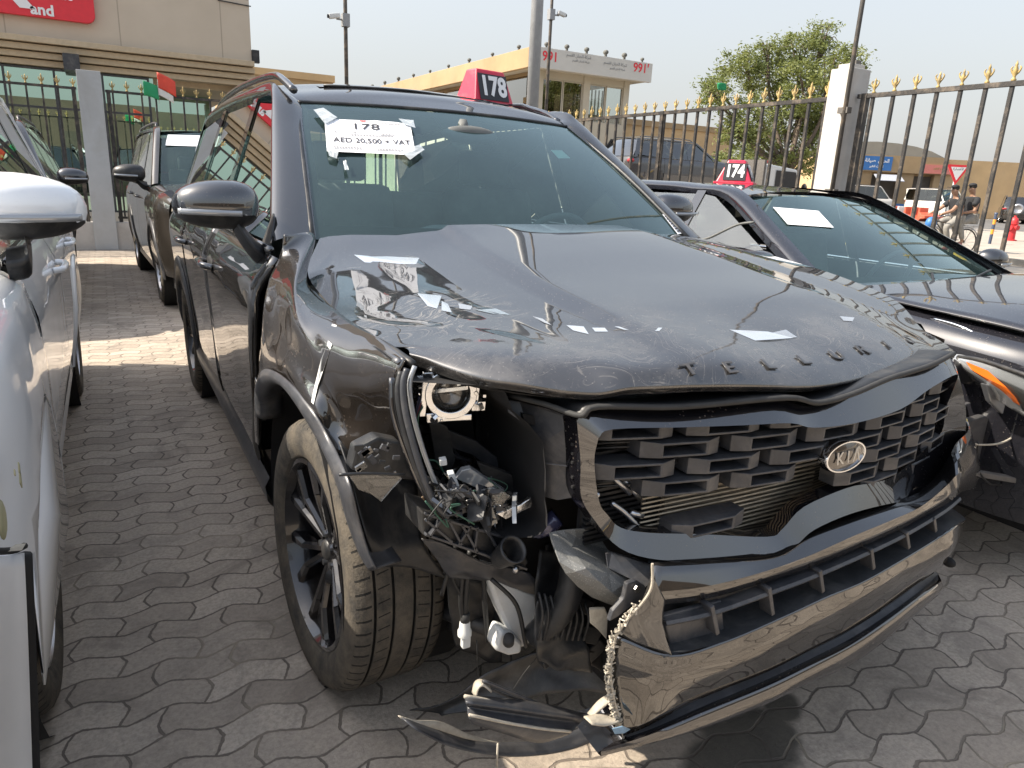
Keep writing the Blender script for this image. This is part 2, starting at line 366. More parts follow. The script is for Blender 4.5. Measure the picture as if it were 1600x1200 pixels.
# road beyond the fence and the pavement strip where the hydrant stands
def strip(x0, x1, z, name, mat):
    mb = MB(); mb.grid([[V((x, y, z)) for x in (x0, (x0+x1)/2, x1)] for y in (-120, 0, 120)], 2, 2)
    return tag(mb.build(name, mat), kind='structure')
strip(5.6, 16.9, -.006, 'road', M['asphalt'])
strip(17.0, 36, .12, 'pavement', M['concrete'])
strip(37, 62, -.006, 'road', M['asphalt'])
M['kerb_yellow'] = plain('kerb_yellow', (.62, .42, .06), .7, var=.2, scale=8, dirt=(.3, .25, .2), dirtamt=.5)
M['kerb_black'] = plain('kerb_black', (.05, .05, .05), .7, var=.3, scale=8, dirt=(.3, .25, .2), dirtamt=.5)
mb = MB()
for i in range(-30, 40):
    mb.m = i % 2; mb.bb(16.9, 17.15, i*1.3, i*1.3+1.29, -.05, .135)
tag(mb.build('kerb', [M['kerb_yellow'], M['kerb_black']]), kind='structure')
# ============================================================ left shop building
n = NT('beige_cladding'); x, y, z = n.sep()
def seam(v, per, w, off=0):
    k = n.math('PINGPONG', n.math('ADD', v, off), per/2); return n.math('LESS_THAN', k, w)
sm = n.math('MAXIMUM', seam(x, 1.95, .012, .75), seam(z, 2.6, .01, .35))
c = n.mix(n.ramp(n.noise(.8, 6, .6), [(.3, 0.0), (.7, 1.0)]), (.50, .425, .33), (.57, .49, .39)); c = n.mix(n.math('MULTIPLY', sm, .45), c, (.2, .16, .12))
n.P(col=c, rough=.75); M['cladding'] = n.m
M['beige_trim'] = plain('beige_trim', (.50, .40, .27), .7, var=.1)
BY = 16.0; LX, RX = -19.0, 1.80
bd = empty('shop_building', (0, BY, 0), 'long beige clad shop building with stepped ledge over a green glass front', 'building'); ORG[0] = V((0, BY, 0))
mb = MB(); mb.bb(LX, RX, BY, BY+9, 3.62, 8.2); mb.build('wall', M['cladding'], bd)
for i in range(4):
    z0 = 3.62-.13*i; e = .30-.10*i
    mb = MB(); mb.bb(LX, RX+.02+.02*i, BY-e+.1, BY+.8, z0-.115, z0-.004); mb.build('ledge', M['beige_trim'], bd, bevel=.01)
mb = MB(); mb.bb(LX, RX-.15, BY+.5, BY+8.8, 3.0, 3.12); mb.build('soffit', M['beige_trim'], bd)
M['shop_glass'] = glass('green_shop_glass', (.16, .30, .26), gl=(.72, .98, .86), mul=14)
mb = MB(); mb.bb(LX, -.3, BY+.25, BY+.27, .3, 3.1); mb.build('shop_glass', M['shop_glass'], bd)
mb = MB()
for i in range(22):
    xx = -.3-i*.85; mb.bb(xx-.02, xx+.02, BY+.20, BY+.25, .3, 3.1)
for zz in (.32, 2.35, 3.08): mb.bb(LX, -.3, BY+.205, BY+.245, zz-.02, zz+.02)
mb.build('mullions', M['satin_plastic'], bd)
M['warm_room'] = plain('warm_interior', (.35, .33, .26), .8, var=.3, scale=1)
mb = MB(); mb.bb(LX, -.3, BY+4, BY+4.1, 0, 3.1); mb.bb(LX, -.3, BY+.3, BY+4, -.0, .05); mb.build('room_wall', M['warm_room'], bd)
mb = MB(); mb.bb(LX, 1.75, BY+.1, BY+.5, .0, .3); mb.build('plinth', M['cladding'], bd)
mb = MB(); mb.bb(-.3, 1.2, BY+2.6, BY+2.8, .3, 3.1); mb.bb(-.32, -.2, BY+.3, BY+2.6, .3, 3.1); mb.build('recess_wall', M['shop_glass'], bd)
for xx in (1.35, ):
    mb = MB(); mb.bb(xx, xx+.3, BY+.1, BY+.55, .3, 3.0); mb.build('column', M['cladding'], bd)
p = at(398, 88, y=BY-.1); mb = MB(); mb.bb(RX+.01, RX+.16, BY-.05, BY+.1, p.z-.12, p.z+.14); mb.build('lamp', M['black_plastic'], bd)
p = at(112, 98, y=BY-.1); mb = MB(); mb.bb(p.x-.14, p.x+.14, BY-.35, BY+.2, p.z-.16, p.z+.14); mb.build('vent_box', M['satin_plastic'], bd)
mb = MB(); mb.tube([at(340, 0, y=BY-.03), at(392, 10, y=BY-.03)], .012); mb.build('cable', M['black_plastic'], bd)
# sign
M['sign_red'] = plain('sign_red', (.72, .03, .045), .45, var=.06)
M['sign_white'] = plain('sign_white', (.8, .8, .8), .5, var=.04)
sg = empty('shop_sign', (0, BY, 0), 'red rounded shop sign with white lettering on the beige building', 'sign')
c0 = at(150, 38, y=BY-.14)
def rrect(cx0, cx1, cz0, cz1, y, r=.16, n=6):
    out = []
    for (cx, cz, a0) in ((cx1-r, cz1-r, 0), (cx0+r, cz1-r, 90), (cx0+r, cz0+r, 180), (cx1-r, cz0+r, 270)):
        out += [V((cx+r*math.cos(R(a0+90*i/n)), y, cz+r*math.sin(R(a0+90*i/n)))) for i in range(n+1)]
    return out
mb = MB(); mb.poly(rrect(-6.3, c0.x, c0.z, c0.z+2.3, BY-.14), .13, V((0, 1, 0))); mb.build('panel', M['sign_red'], sg, bevel=.01)
ex, ez = V((1, 0, 0)), V((0, 0, 1))
p = at(66, 16, y=BY-.15); text('and', .27, p, ex, ez, M['sign_white'], 'lettering', sg, .008, .006)
p = at(95, -7, y=BY-.15); text('diat', .27, p+V((-.02, 0, .02)), ex, ez, M['sign_white'], 'lettering', sg, .008, .006)
p = at(4, -25, y=BY-.15); text('X', 1.05, p, ex, ez, M['sign_white'], 'emblem', sg, .05, .006)
ORG[0] = V((0, 0, 0))
# ============================================================ fences
M['fence_black'] = plain('fence_black', (.028, .026, .025), .5, var=.3, scale=25, dirt=(.25, .2, .15), dirtamt=.6)
M['fence_grey'] = plain('fence_weathered', (.12, .11, .10), .6, var=.3, scale=25)
M['gold'] = plain('gold_paint', (.42, .31, .12), .6, .2, var=.35, scale=18, dirt=(.2, .16, .1), dirtamt=.7)
M['pillar'] = plain('white_render', (.50, .485, .46), .85, var=.12, scale=4, bump=.2, dirt=(.35, .31, .26), dirtamt=.55)
M['grey_panel'] = plain('grey_post_panel', (.44, .46, .47), .6, var=.08, scale=3, dirt=(.3, .28, .25), dirtamt=.5)
def finial(c, s=1.0):
    mb = MB(); c = V(c)
    mb.rev([(.016*s, 0), (.02*s, .01*s), (.012*s, .02*s), (.009*s, .03*s), (.021*s, .055*s), (.017*s, .085*s), (.009*s, .11*s), (.011*s, .118*s), (0, .15*s)], c, n=10)
    return mb
fin_me = {}
def fence(name, a, b, z0, z1, step, label, posts=(), group='gold tipped railings round the yard', thick=.026):
    a, b = V(a), V(b); d = (b-a).normalized(); L = (b-a).length
    o = empty(name, a, label, 'fence', group); ORG[0] = a
    for zz, w_ in ((z0+.03, .04), (z1, .045)):
        mb = MB(); mb.bar(a+V((0, 0, zz)), b+V((0, 0, zz)), w_, .035); mb.build('rail', M['fence_black'], o)
    k = 0; s = step*.5
    while s < L:
        p = a+d*s; mb = MB(); mb.bar(p+V((0, 0, z0+.05)), p+V((0, 0, z1-.018)), thick, thick, d); mb.build('picket', M['fence_black'], o)
        fs_ = random.uniform(.82, 1.05); mb = finial(p+V((random.uniform(-.004, .004), 0, z1+.018)), fs_)
        # side petals of the fleur
        for sg_ in (-1, 1):
            q = p+V((0, 0, z1+.06))
            mb.tube([q, q+d*(.022*sg_)+V((0, 0, .018)), q+d*(.034*sg_)+V((0, 0, .045)), q+d*(.024*sg_)+V((0, 0, .06))], [.009, .004], 6)
        mb.build('finial', M['gold'], o, smooth=True); s += step; k += 1
    for s in posts:
        p = a+d*s; mb = MB(); mb.bar(p+V((0, 0, 0)), p+V((0, 0, z1+.02)), .055, .055, d); mb.build('post', M['fence_black'], o)
    ORG[0] = V((0, 0, 0)); return o
FX = 4.62
fence('railing', (FX, 1.05, 0), (FX, 2.62, 0), .42, 2.225, .19, 'near railing panel right of the white pillar, standing behind the sedan', (1.50,))
# the panel past the frame edge on the right, toward the camera
fence('railing', (FX, -3.0, 0), (FX, 1.02, 0), .42, 2.225, .19, 'railing panel running off the right edge of the photo', (.1, 3.9))
fence('railing', (FX, 2.86, 0), (FX, 11.4, 0), .42, 2.225, .19, 'long side railing with gold finials left of the white pillar', (.05, 2.4, 4.8, 7.2))
mb = MB(); mb.bb(FX-.09, FX+.09, -3, 2.66, 0, .36); tag(mb.build('low_wall', M['pillar']), 'low rendered base wall under the side railing', 'wall')
mb = MB(); mb.bb(FX-.09, FX+.09, 2.87, 11.4, 0, .36); tag(mb.build('low_wall', M['pillar']), 'low rendered base wall left of the white pillar', 'wall')
pl = empty('pillar', (FX, 2.75, 0), 'white rendered square pillar between the two side railings', 'pillar')
ORG[0] = V((FX, 2.75, 0)); mb = MB(); mb.bb(FX-.12, FX+.14, 2.64, 2.86, 0, 2.46); mb.build('shaft', M['pillar'], pl, bevel=.008)
mb = MB(); mb.bb(FX-.08, FX+.10, 2.68, 2.82, 2.462, 2.50); mb.build('cap', M['pillar'], pl, bevel=.005)
mb = MB(); mb.bb(FX+.02, FX+.09, 2.72, 2.78, 2.50, 2.54); mb.build('bracket', M['fence_grey'], pl)
ORG[0] = V((0, 0, 0))
FY = 11.5
fence('railing', (-7.5, FY, 0), (-1.56, FY, 0), .47, 2.40, .20, 'rear railing left of the grey panel post before the shop', (.05, 2.9, 5.9))
fence('railing', (-1.18, FY, 0), (FX, FY, 0), .47, 2.40, .20, 'rear railing right of the grey panel post before the shop', (.04, 2.2, 4.4))
mb = MB(); mb.bb(-8, FX, FY-.1, FY+.1, 0, .43); tag(mb.build('low_wall', M['pillar']), 'stained low wall under the rear railing', 'wall')
mb = MB(); mb.bb(-1.54, -1.22, FY-.15, FY+.15, 0, 2.66); tag(mb.build('panel_post', M['grey_panel'], bevel=.006), 'pale grey boxed post in the rear railing', 'post')
# small flags on the rear fence
M['flag_green'] = plain('flag_green', (.02, .3, .12), .7, var=.1); M['flag_red'] = plain('flag_red', (.7, .08, .05), .7, var=.1)
M['flag_white'] = plain('flag_white', (.7, .7, .66), .7, var=.05)
def flag(c, s, label, dx=1):
    o = empty('flag', c, label, 'flag', 'small flags tied to the railings'); ORG[0] = V(c); c = V(c)
    def q(u, v): return c+V((u*s*dx, .03*math.sin(u*6+v*3), v*s-.25*s*u*u))
    for nm, f, mt in (('orange_field', lambda i, j: True, 'flag_red'), ('green_field', lambda i, j: True, 'flag_green'), ('white_field', lambda i, j: True, 'flag_white')):
        u0, u1, v0, v1 = {'orange_field': (0, .6, .25, .8), 'green_field': (-.5, 0, .0, .5), 'white_field': (0, .5, 0, .25)}[nm]
        mb = MB(); mb.grid([[q(u0+(u1-u0)*i/3, v0+(v1-v0)*j/2-(.2*i/3)) for i in range(4)] for j in range(3)], 3, 3); mb.build(nm, M[mt], o, True, solid=.003)
    mb = MB(); mb.tube([c+V((0, 0, -.12)), c+V((0, 0, .3*s+.1))], .004); mb.build('stick', M['pillar'], o)
    ORG[0] = V((0, 0, 0))
flag(at(248, 148, y=FY-.06), .42, 'orange, white and green flag on the rear railing')
def green_flag(p, s, label):
    mb = MB(); mb.grid([[p+V((s*i/2, .02*math.sin(i*2+j), s*.7*j/2)) for i in range(3)] for j in range(3)], 3, 3); tag(mb.build('flag', M['flag_green'], None, True, solid=.003), label, 'flag', 'small flags tied to the railings')
green_flag(at(1122, 140, x=FX), .10, 'tiny green flag on the long side railing')
green_flag(at(142, 170, y=FY-.05), .10, 'tiny green flag by the grey panel post')
# ============================================================ poles
M['pole_grey'] = plain('galvanised_grey', (.30, .31, .32), .5, .2, var=.15, scale=6)
M['pole_dark'] = plain('pole_dark', (.06, .055, .05), .55, var=.2, scale=12, dirt=(.3, .22, .15), dirtamt=.6)
def pole(px, py_, Y, r, label, cam_at=None, side=-1, top=9, mat='pole_dark', brown=None, cat='pole'):
    p = at(px, py_, y=Y); base = V((p.x, Y, 0)); o = empty('camera_pole' if cam_at else 'steel_pole', base, label, cat); ORG[0] = base
    mb = MB(); mb.tube([base, base+V((0, 0, top))], [r*1.05, r*.9], 16, smooth=False); mb.build('shaft', M[mat], o, True)
    mb = MB(); mb.bb(base.x-.14, base.x+.14, Y-.14, Y+.14, 0, .02); mb.build('base_plate', M[mat], o)
    if cam_at:
        c = V((base.x, Y, at(px, cam_at, y=Y).z)); s_ = (side, 0, 0); rt = V(s_)
        mb = MB(); mb.box(c, (r*3.6, r*3.6, r*6)); mb.build('junction_box', M['pole_grey'], o)
        e = c+rt*r*5+V((0, -r, 0)); mb = MB(); mb.tube([c, e], r*.5); mb.build('arm', M['pole_grey'], o)
        h = empty('camera_head', e-base); h.parent = o; ORG[0] = e
        rot = Matrix.Rotation(R(12)*side, 3, 'Y'); mb = MB(); mb.box(e+V((rt.x*r*1.2, -r, r*.9)), (r*5.6, r*2.4, r*2.3), rot); mb.build('housing', M['white_plastic'], h, bevel=r*.4)
        mb = MB(); mb.rev([(0, 0), (r*.9, 0), (r*.9, r*.8), (r*.6, r*.8)], e+rt*r*3.9+V((0, -r, r*.4)), rt, 12); mb.build('lens_hood', M['black_plastic'], h)
    ORG[0] = V((0, 0, 0)); return o
pole(541, 100, 13.0, .038, 'slim dark pole with surveillance camera over the SUV roof', 32, -1, 9)
pole(857, 100, 13.0, .036, 'thin dark camera pole right of the thick grey pole', 22, 1, 9)
pole(835, 100, 11.9, .125, 'thick galvanised grey pole behind the red number cone', None, 1, 11, 'pole_grey')
# thin pole strapped to the white pillar
base = V((FX-.155, 2.62, 0)); o = empty('slim_pole', base, 'thin dark pole strapped to the white pillar', 'pole'); ORG[0] = base
mb = MB(); mb.tube([base, base+V((0, 0, 6))], .02, 10, smooth=False); mb.build('shaft', M['pole_dark'], o, True)
for zz in (2.1, 1.4, .6): mb = MB(); mb.box(base+V((.02, .02, zz)), (.06, .1, .05)); mb.build('strap', M['fence_grey'], o)
ORG[0] = V((0, 0, 0))
# ============================================================ wheels
def tyre_mat(dust_sheen=.5):
    n = NT('tyre_rubber'); x, y, z = n.sep()
    ang = n.math('ARCTAN2', y, z); ax = n.math('ABSOLUTE', x)
    r = n.math('SQRT', n.math('ADD', n.math('MULTIPLY', y, y), n.math('MULTIPLY', z, z)))
    wv = n.math('ADD', n.math('MULTIPLY', ang, 66/ (2*math.pi)), n.math('MULTIPLY', ax, 6.0))
    fr = n.math('FRACT', wv); sl_ = n.math('LESS_THAN', fr, .16)
    sh = n.math('GREATER_THAN', ax, .082); sh2 = n.math('MULTIPLY', n.math('GREATER_THAN', ax, .036), n.math('LESS_THAN', ax, .066))
    fr2 = n.math('LESS_THAN', n.math('FRACT', n.math('MULTIPLY', wv, 1.0)), .09)
    tr = n.math('GREATER_THAN', r, .352)
    g = n.math('MULTIPLY', tr, n.math('MAXIMUM', n.math('MULTIPLY', sl_, sh), n.math('MULTIPLY', fr2, sh2)))
    ring = n.math('MULTIPLY', n.math('SUBTRACT', 1.0, tr), n.math('LESS_THAN', n.math('FRACT', n.math('MULTIPLY', r, 60)), .12))
    c = n.mix(n.ramp(n.noise(14, 7, .7), [(.35, 0.0), (.75, dust_sheen)]), (.045, .042, .038), (.26, .215, .155))
    c = n.mix(n.math('MULTIPLY', g, .9), c, (.008, .008, .008))
    gv = n.math('MULTIPLY', n.math('LESS_THAN', r, .3655), n.math('MULTIPLY', n.math('GREATER_THAN', r, .352), n.math('LESS_THAN', ax, .088))); c = n.mix(n.math('MULTIPLY', gv, .9), c, (.006, .006, .006)); n.P(col=c, rough=.8, spec=.3)
    n.bump(n.math('ADD', n.math('MULTIPLY', g, -1.0), n.math('ADD', n.math('MULTIPLY', ring, .35), n.math('MULTIPLY', n.noise(140, 4, .7), .3))), 1.0, .009); return n.m
M['tyre'] = tyre_mat(); 
M['rim_black'] = plain('rim_black', (.010, .010, .012), .22, .2, var=.3, dirt=(.14, .11, .08), dirtamt=.25, coat=.8)
M['rim_silver'] = plain('rim_silver', (.5, .5, .51), .3, .8, var=.15, dirt=(.25, .2, .15), dirtamt=.3)
M['brake'] = plain('brake_disc', (.25, .23, .21), .4, .9, var=.2, dirt=(.2, .1, .05), dirtamt=.4)
wheel_cache = {}
def wheel(c, parent, Rr=.37, W=.245, steer=0, out=-1, style='twin', rim='rim_black', n_sp=10, seg=72, camber=0, simple=False):
    "a wheel with its own origin; out = -1 when its outer face looks to -X"
    key = (Rr, W, style, rim, n_sp, seg, simple)
    h = empty('wheel', V(c)-ORG[0]); h.parent = parent
    h.rotation_euler = (0, camber, steer+(math.pi if out > 0 else 0))
    sv = ORG[0].copy(); ORG[0] = V((0, 0, 0))
    if key in wheel_cache:
        for src in wheel_cache[key]:
            o = src.copy(); C.objects.link(o); o.parent = h
            for ch in src.children: d = ch.copy(); C.objects.link(d); d.parent = o
        ORG[0] = sv; return h
    out_ = []
    r0 = Rr*.70; w2 = W/2; k = Rr/.37; X = V((-1, 0, 0))
    prof = [(r0-.006, w2*.62), (r0, w2*.86), (r0+.012, w2*.95), (Rr-.065*k, w2*1.02), (Rr-.032*k, w2*1.0), (Rr-.014*k, w2*.92), (Rr-.004*k, w2*.78)]
    tread = []
    for gx in (.60, .22, -.22, -.60):
        tread += [(Rr-.001*k, w2*(gx+.034)), (Rr-.010*k, w2*(gx+.026)), (Rr-.010*k, w2*(gx-.026)), (Rr-.001*k, w2*(gx-.034))]
    prof = prof+(tread if not simple else [(Rr, 0)])+[(r, -x_) for r, x_ in reversed(prof)]
    mb = MB(); mb.rev(prof, (0, 0, 0), X, seg); t = mb.build('tyre', M['tyre'], h, True, ang=38); out_.append(t)
    # rim
    mb = MB()
    mb.rev([(r0+.002, w2*.90), (r0-.010, w2*.92), (r0-.016, w2*.80), (r0-.026, w2*.55), (r0-.03, -w2*.7), (r0, -w2*.9)], (0, 0, 0), X, seg)
    face = w2*.72; hub = w2*.45
    for i in range(n_sp):
        a0 = 2*math.pi*i/n_sp
        def P(r, a, x_): return V((-x_, math.sin(a)*r, math.cos(a)*r))
        for s_ in (-1, 1):
            da = s_*(.155 if style == 'twin' else .06)*10/n_sp; db = s_*.05*10/n_sp
            q0, q1, q2 = P(.045*k, a0+db*2, hub), P(r0*.62, a0+db+da*.35, face*.92), P(r0-.012, a0+da, face)
            wdt = .030*k if style == 'twin' else .034*k
            t_ = [q0, q1, q2]
            for p0, p1, w0, w1 in ((q0, q1, wdt*.8, wdt*.8), (q1, q2, wdt*.8, wdt*1.35)):
                d = (p1-p0).normalized(); sd_ = d.cross(X).normalized()
                vs = []
                for p_, w_ in ((p0, w0), (p1, w1)):
                    for sx_, dx_ in ((-1, 0), (-.55, .010), (.55, .010), (1, 0), (.7, -.035), (-.7, -.035)):
                        vs.append(p_+sd_*sx_*w_*.5+X*dx_*k)
                mb.add(vs, [(j, (j+1) % 6, 6+(j+1) % 6, 6+j) for j in range(6)]+[(0, 5, 4, 3, 2, 1), (6, 7, 8, 9, 10, 11)])
    if style == 'twin' and not simple:
        for i in range(n_sp//2):
            a0 = 2*math.pi*(i+.5)*2/n_sp
            q = [V((-face*.96, math.sin(a0+d)*r, math.cos(a0+d)*r)) for r, d in ((r0*.62, -.05), (r0*.62, .05), (r0-.012, .16), (r0-.012, -.16))]
            mb.poly(q, .03, -X)
    mb.rev([(.0, hub+.012), (.03*k, hub+.012), (.05*k, hub), (.062*k, hub-.03), (.06*k, -.02)], (0, 0, 0), X, 24)
    rm = mb.build('rim', M[rim], h, True, ang=30); out_.append(rm)
    mb = MB(); mb.rev([(0, hub+.020), (.024*k, hub+.020), (.030*k, hub+.012)], (0, 0, 0), X, 20); mb.build('hub_cap', M['black_plastic'], rm, True)
    if not simple:
        for i in range(5):
            a = 2*math.pi*i/5+.3; mb = MB(); c_ = V((-(hub+.004), math.sin(a)*.046*k, math.cos(a)*.046*k)); mb.rev([(0, .014), (.009, .014), (.010, 0)], c_-X*.0, X, 6); mb.build('lug_nut', M['steel'], rm)
    mb = MB(); mb.rev([(0, -.01), (r0*.72, -.01), (r0*.72, -.03), (0, -.03)], (0, 0, 0), X, 32); out_.append(mb.build('brake_disc', M['brake'], h, True, ang=30))
    wheel_cache[key] = out_; ORG[0] = sv; return h
# ============================================================ the damaged black SUV
SO = V((0, 1.5, 0)); suv = empty('crashed_suv', SO, 'crashed black SUV with smashed front corner and red cone 178 on its roof', 'SUV'); ORG[0] = SO
def lerpt(T, z):
    if z <= T[0][0]: return T[0][1]
    for (a, b), (c, d) in zip(T, T[1:]):
        if z <= c: return b+(d-b)*(z-a)/(c-a)
    return T[-1][1]
XP = [(.22, .90), (.34, .945), (.45, .965), (.60, .972), (.75, .980), (.88, .990), (.96, .994), (1.0, .992), (1.04, .980), (1.08, .958), (1.13, .930), (1.16, .922)]
def SX(y, z):
    x = lerpt(XP, z)
    if y < -.2: x -= .085*((-.2-y)/.46)**2
    if y > 3.3: x -= .13*((y-3.3)/.75)**2
    return x
def nz(p, s, a): return noise.noise(V(p)*s)*a
def side(mb, sgn, ys_fn, zs, n=10, wob=0, seed=0):
    "panel of the body side: ys_fn(z) gives front and rear y at height z"
    rows = []
    for z in zs:
        y0, y1 = ys_fn(z); r = []
        for i in range(n+1):
            y = y0+(y1-y0)*i/n; x = SX(y, z)+wob*noise.noise(V((y*2.3+seed, z*3, seed)))
            r.append(V((sgn*x, y, z)))
        rows.append(r)
    mb.rows(rows); return mb
AY, AZ, AR = 0.0, .37, .445      # wheel arch
def zs(a, b, n): return [a+(b-a)*i/n for i in range(n+1)]
P_ = M['paint']
# ---- doors (both sides)
def sidept(px, py, dx=0.0):
    x0 = -.97
    for _ in range(30):
        p = at(px, py, x=x0); x0 = .5*x0+.5*(-(SX(p.y, p.z))+dx)
    return at(px, py, x=x0)
_dl = [sidept(*q) for q in ((400, 700), (399, 650), (397, 600), (395, 560), (394, 495), (399, 446), (413, 428), (432, 399))]
dfront = sorted([(p.z, p.y) for p in _dl])
for sg_ in (-1, 1):
    lb = 'dark glossy door, sprung open a finger at the crumpled fender' if sg_ < 0 else None
    mb = MB(); side(mb, sg_, lambda z: (lerpt(dfront, z), 1.475), zs(.36, 1.13, 22), 14, .004 if sg_ < 0 else 0, 3)
    d = mb.build('front_door', P_, suv, True, solid=.02, off=-1 if sg_ > 0 else -1)
    mb = MB(); side(mb, sg_, lambda z: (1.487, 2.50 if z > .85 else 2.50-.25*(1-(z-.36)/.49)**1.2), zs(.36, 1.13, 22), 14, .003, 9)
    d2 = mb.build('rear_door', P_, suv, True, solid=.02, off=-1)
    for dd, yy in ((d, 1.30), (d2, 2.34)):
        x = sg_*(SX(yy, .99)+.0)
        mb = MB(); mb.tube([(x, yy-.11, .985), (x+sg_*.034, yy-.085, .992), (x+sg_*.038, yy, .995), (x+sg_*.034, yy+.085, .992), (x, yy+.11, .985)], .014, 8)
        mb.build('handle', M['gloss_black'], dd, True)
        mb = MB(); mb.ball((x-sg_*.004, yy, .99), (.008, .08, .03), 14, 8); mb.build('handle_cup', M['dull_black'], dd, True)
        mb = MB(); mb.bar((x+sg_*.001-sg_*.002, yy-.4, .70), (x+sg_*.001, yy+.4, .70), .012, .004); 
    # quarter panel
    def qy(z):
        yb = 2.512 if z > .85 else 2.512-.25*(1-(z-.36)/.49)**1.2
        return yb
    rows = []
    for z in zs(.36, 1.13, 26):
        r = []
        for i in range(31):
            y = qy(z)+(4.02-qy(z))*i/30; d_ = math.hypot(y-2.90, z-AZ)
            zz, yy = z, y
            if d_ < AR:  # push onto the arch line
                k = AR/max(d_, .02); yy = 2.90+(y-2.90)*k; zz = AZ+(z-AZ)*k
                if zz < .30: zz = .30
            r.append(V((sg_*SX(yy, zz), yy, zz)))
        rows.append(r)
    mb = MB(); mb.rows(rows); mb.build('quarter_panel', P_, suv, True)
    # arch cladding and sills
    for cy in ((2.90,) if sg_ < 0 else (2.90, 0)):
        g = []
        for j in range(25):
            a = math.pi*(-.04+1.08*j/24)
            r = []
            for rr, dx_ in ((AR-.035, -.02), (AR-.03, .014), (AR+.01, .016), (AR+.028, .002)):
                y, z = cy-rr*math.cos(a), AZ+rr*math.sin(a); r.append(V((sg_*(SX(y, max(z, .2))+dx_), y, z)))
            g.append(r)
        mb = MB(); mb.rows(g); mb.build('arch_trim', M['satin_plastic'], suv, True)
    mb = MB()
    mb.rows([[V((sg_*(.962-.0*i), y, z)) for i, (x_, z) in enumerate(((0, .42), ))] for y in (0, 0)]) if False else None
    g = [[V((sg_*x_, y, z)) for x_, z in ((.950, .385), (.966, .355), (.960, .30), (.935, .265), (.86, .25))] for y in (.42, .9, 1.6, 2.46)]
    mb.rows(g); mb.build('side_skirt', M['satin_plastic'], suv, True, ang=40)
    # wheel liners
    for cy in (0.02, 2.90):
        mb = MB(); mb.rev([(AR-.02, 0), (AR-.02, .34), (.1, .35)], (sg_*.94, cy, AZ), (-sg_, 0, 0), 30); mb.build('wheel_liner', M['dull_black'], suv, True)
# right front fender (far side)
rows = []
for z0_ in zs(.36, 1.02, 20):
    r = []
    for i in range(27):
        y = .15-.77*i/26; z = .36+(z0_-.36)*(1.0-.16*max(0,-y)); d_ = math.hypot(y, z-AZ); zz, yy = z, y
        if d_ < AR: k = AR/max(d_, .02); yy = y*k; zz = max(.3, AZ+(z-AZ)*k)
        r.append(V((SX(yy, zz), yy, zz)))
    rows.append(r)
mb = MB(); mb.rows(rows)
mb.rows([[V((SX(y, 1.02), y, .36+.66*(1-.16*max(0, -y)))) for y in (.15, -.1, -.4, -.62)], [V((SX(y, 1.06)-.08, y, 1.05+.11*y)) for y in (.15, -.1, -.4, -.62)], [V((.78, y, 1.08+.11*y)) for y in (.15, -.1, -.4, -.62)]])
mb.build('fender', P_, suv, True)
# ---- greenhouse
def WX(y, z):
    x = .922+( .722-.922)*(z-1.13)/(1.68-1.13)
    if y > 3.2: x -= .10*((y-3.2)/.8)**2
    return x
def wp(sg_, y, z, o=0): return V((sg_*(WX(y, z)+o), y, z))
PILL = []
for sg_ in (-1, 1):
    def pane(name, bot, top, mat, o=0.0, n=8, parent=suv, solid=0):
        mb = MB(); B = [V(p) for p in bot]; T = [V(p) for p in top]; g = []
        for j in range(7):
            t = j/6; g.append([wp(sg_, B[0].x+(B[1].x-B[0].x)*i/n+((T[0].x+(T[1].x-T[0].x)*i/n)-(B[0].x+(B[1].x-B[0].x)*i/n))*t, (B[0].y+(B[1].y-B[0].y)*i/n)*(1-t)+(T[0].y+(T[1].y-T[0].y)*i/n)*t, o) for i in range(n+1)])
        mb.rows(g); return mb.build(name, mat, parent, True, solid=solid)
    pane('front_window', ((.47, 1.155), (1.46, 1.15)), ((1.17, 1.615), (1.50, 1.64)), M['tint_glass'], -.006)
    pane('rear_window', ((1.57, 1.15), (2.46, 1.15)), ((1.60, 1.645), (2.42, 1.64)), M['tint_glass'], -.006)
    pane('quarter_window', ((2.56, 1.15), (3.55, 1.18)), ((2.53, 1.64), (3.35, 1.58)), M['tint_glass'], -.006)
    pane('window_pillar', ((1.46, 1.13), (1.57, 1.13)), ((1.50, 1.66), (1.60, 1.66)), M['gloss_black'], .002)
    pane('window_pillar', ((2.46, 1.13), (2.56, 1.13)), ((2.42, 1.66), (2.53, 1.66)), M['gloss_black'], .002)
    pane('rear_pillar', ((3.55, 1.12), (4.0, 1.12)), ((3.33, 1.68), (3.75, 1.66)), P_, .0)
    mb = MB(); mb.tube([wp(sg_, y, z, .006) for y, z in ((.36, 1.14), (1.5, 1.143), (2.5, 1.143), (3.55, 1.17))], .012, 6); mb.build('belt_trim', M['gloss_black'], suv, True)
    # roof side rail / cant rail painted
    PILL.append(sg_)
    mb = MB(); z0 = 1.745
    mb.tube(([(sg_*.655, 1.17, 1.672), (sg_*.668, 1.28, 1.715), (sg_*.674, 1.42, 1.745)] if sg_ < 0 else [(.65, 1.30, 1.66), (.66, 1.42, 1.70), (.67, 1.6, 1.735)])+[ (sg_*.676, 1.8, 1.762), (sg_*.676, 2.4, 1.765), (sg_*.67, 3.0, 1.74), (sg_*.65, 3.5, 1.68), (sg_*.64, 3.6, 1.65)], .015, 8)
    mb.build('roof_rail', M['gloss_black'], suv, True)
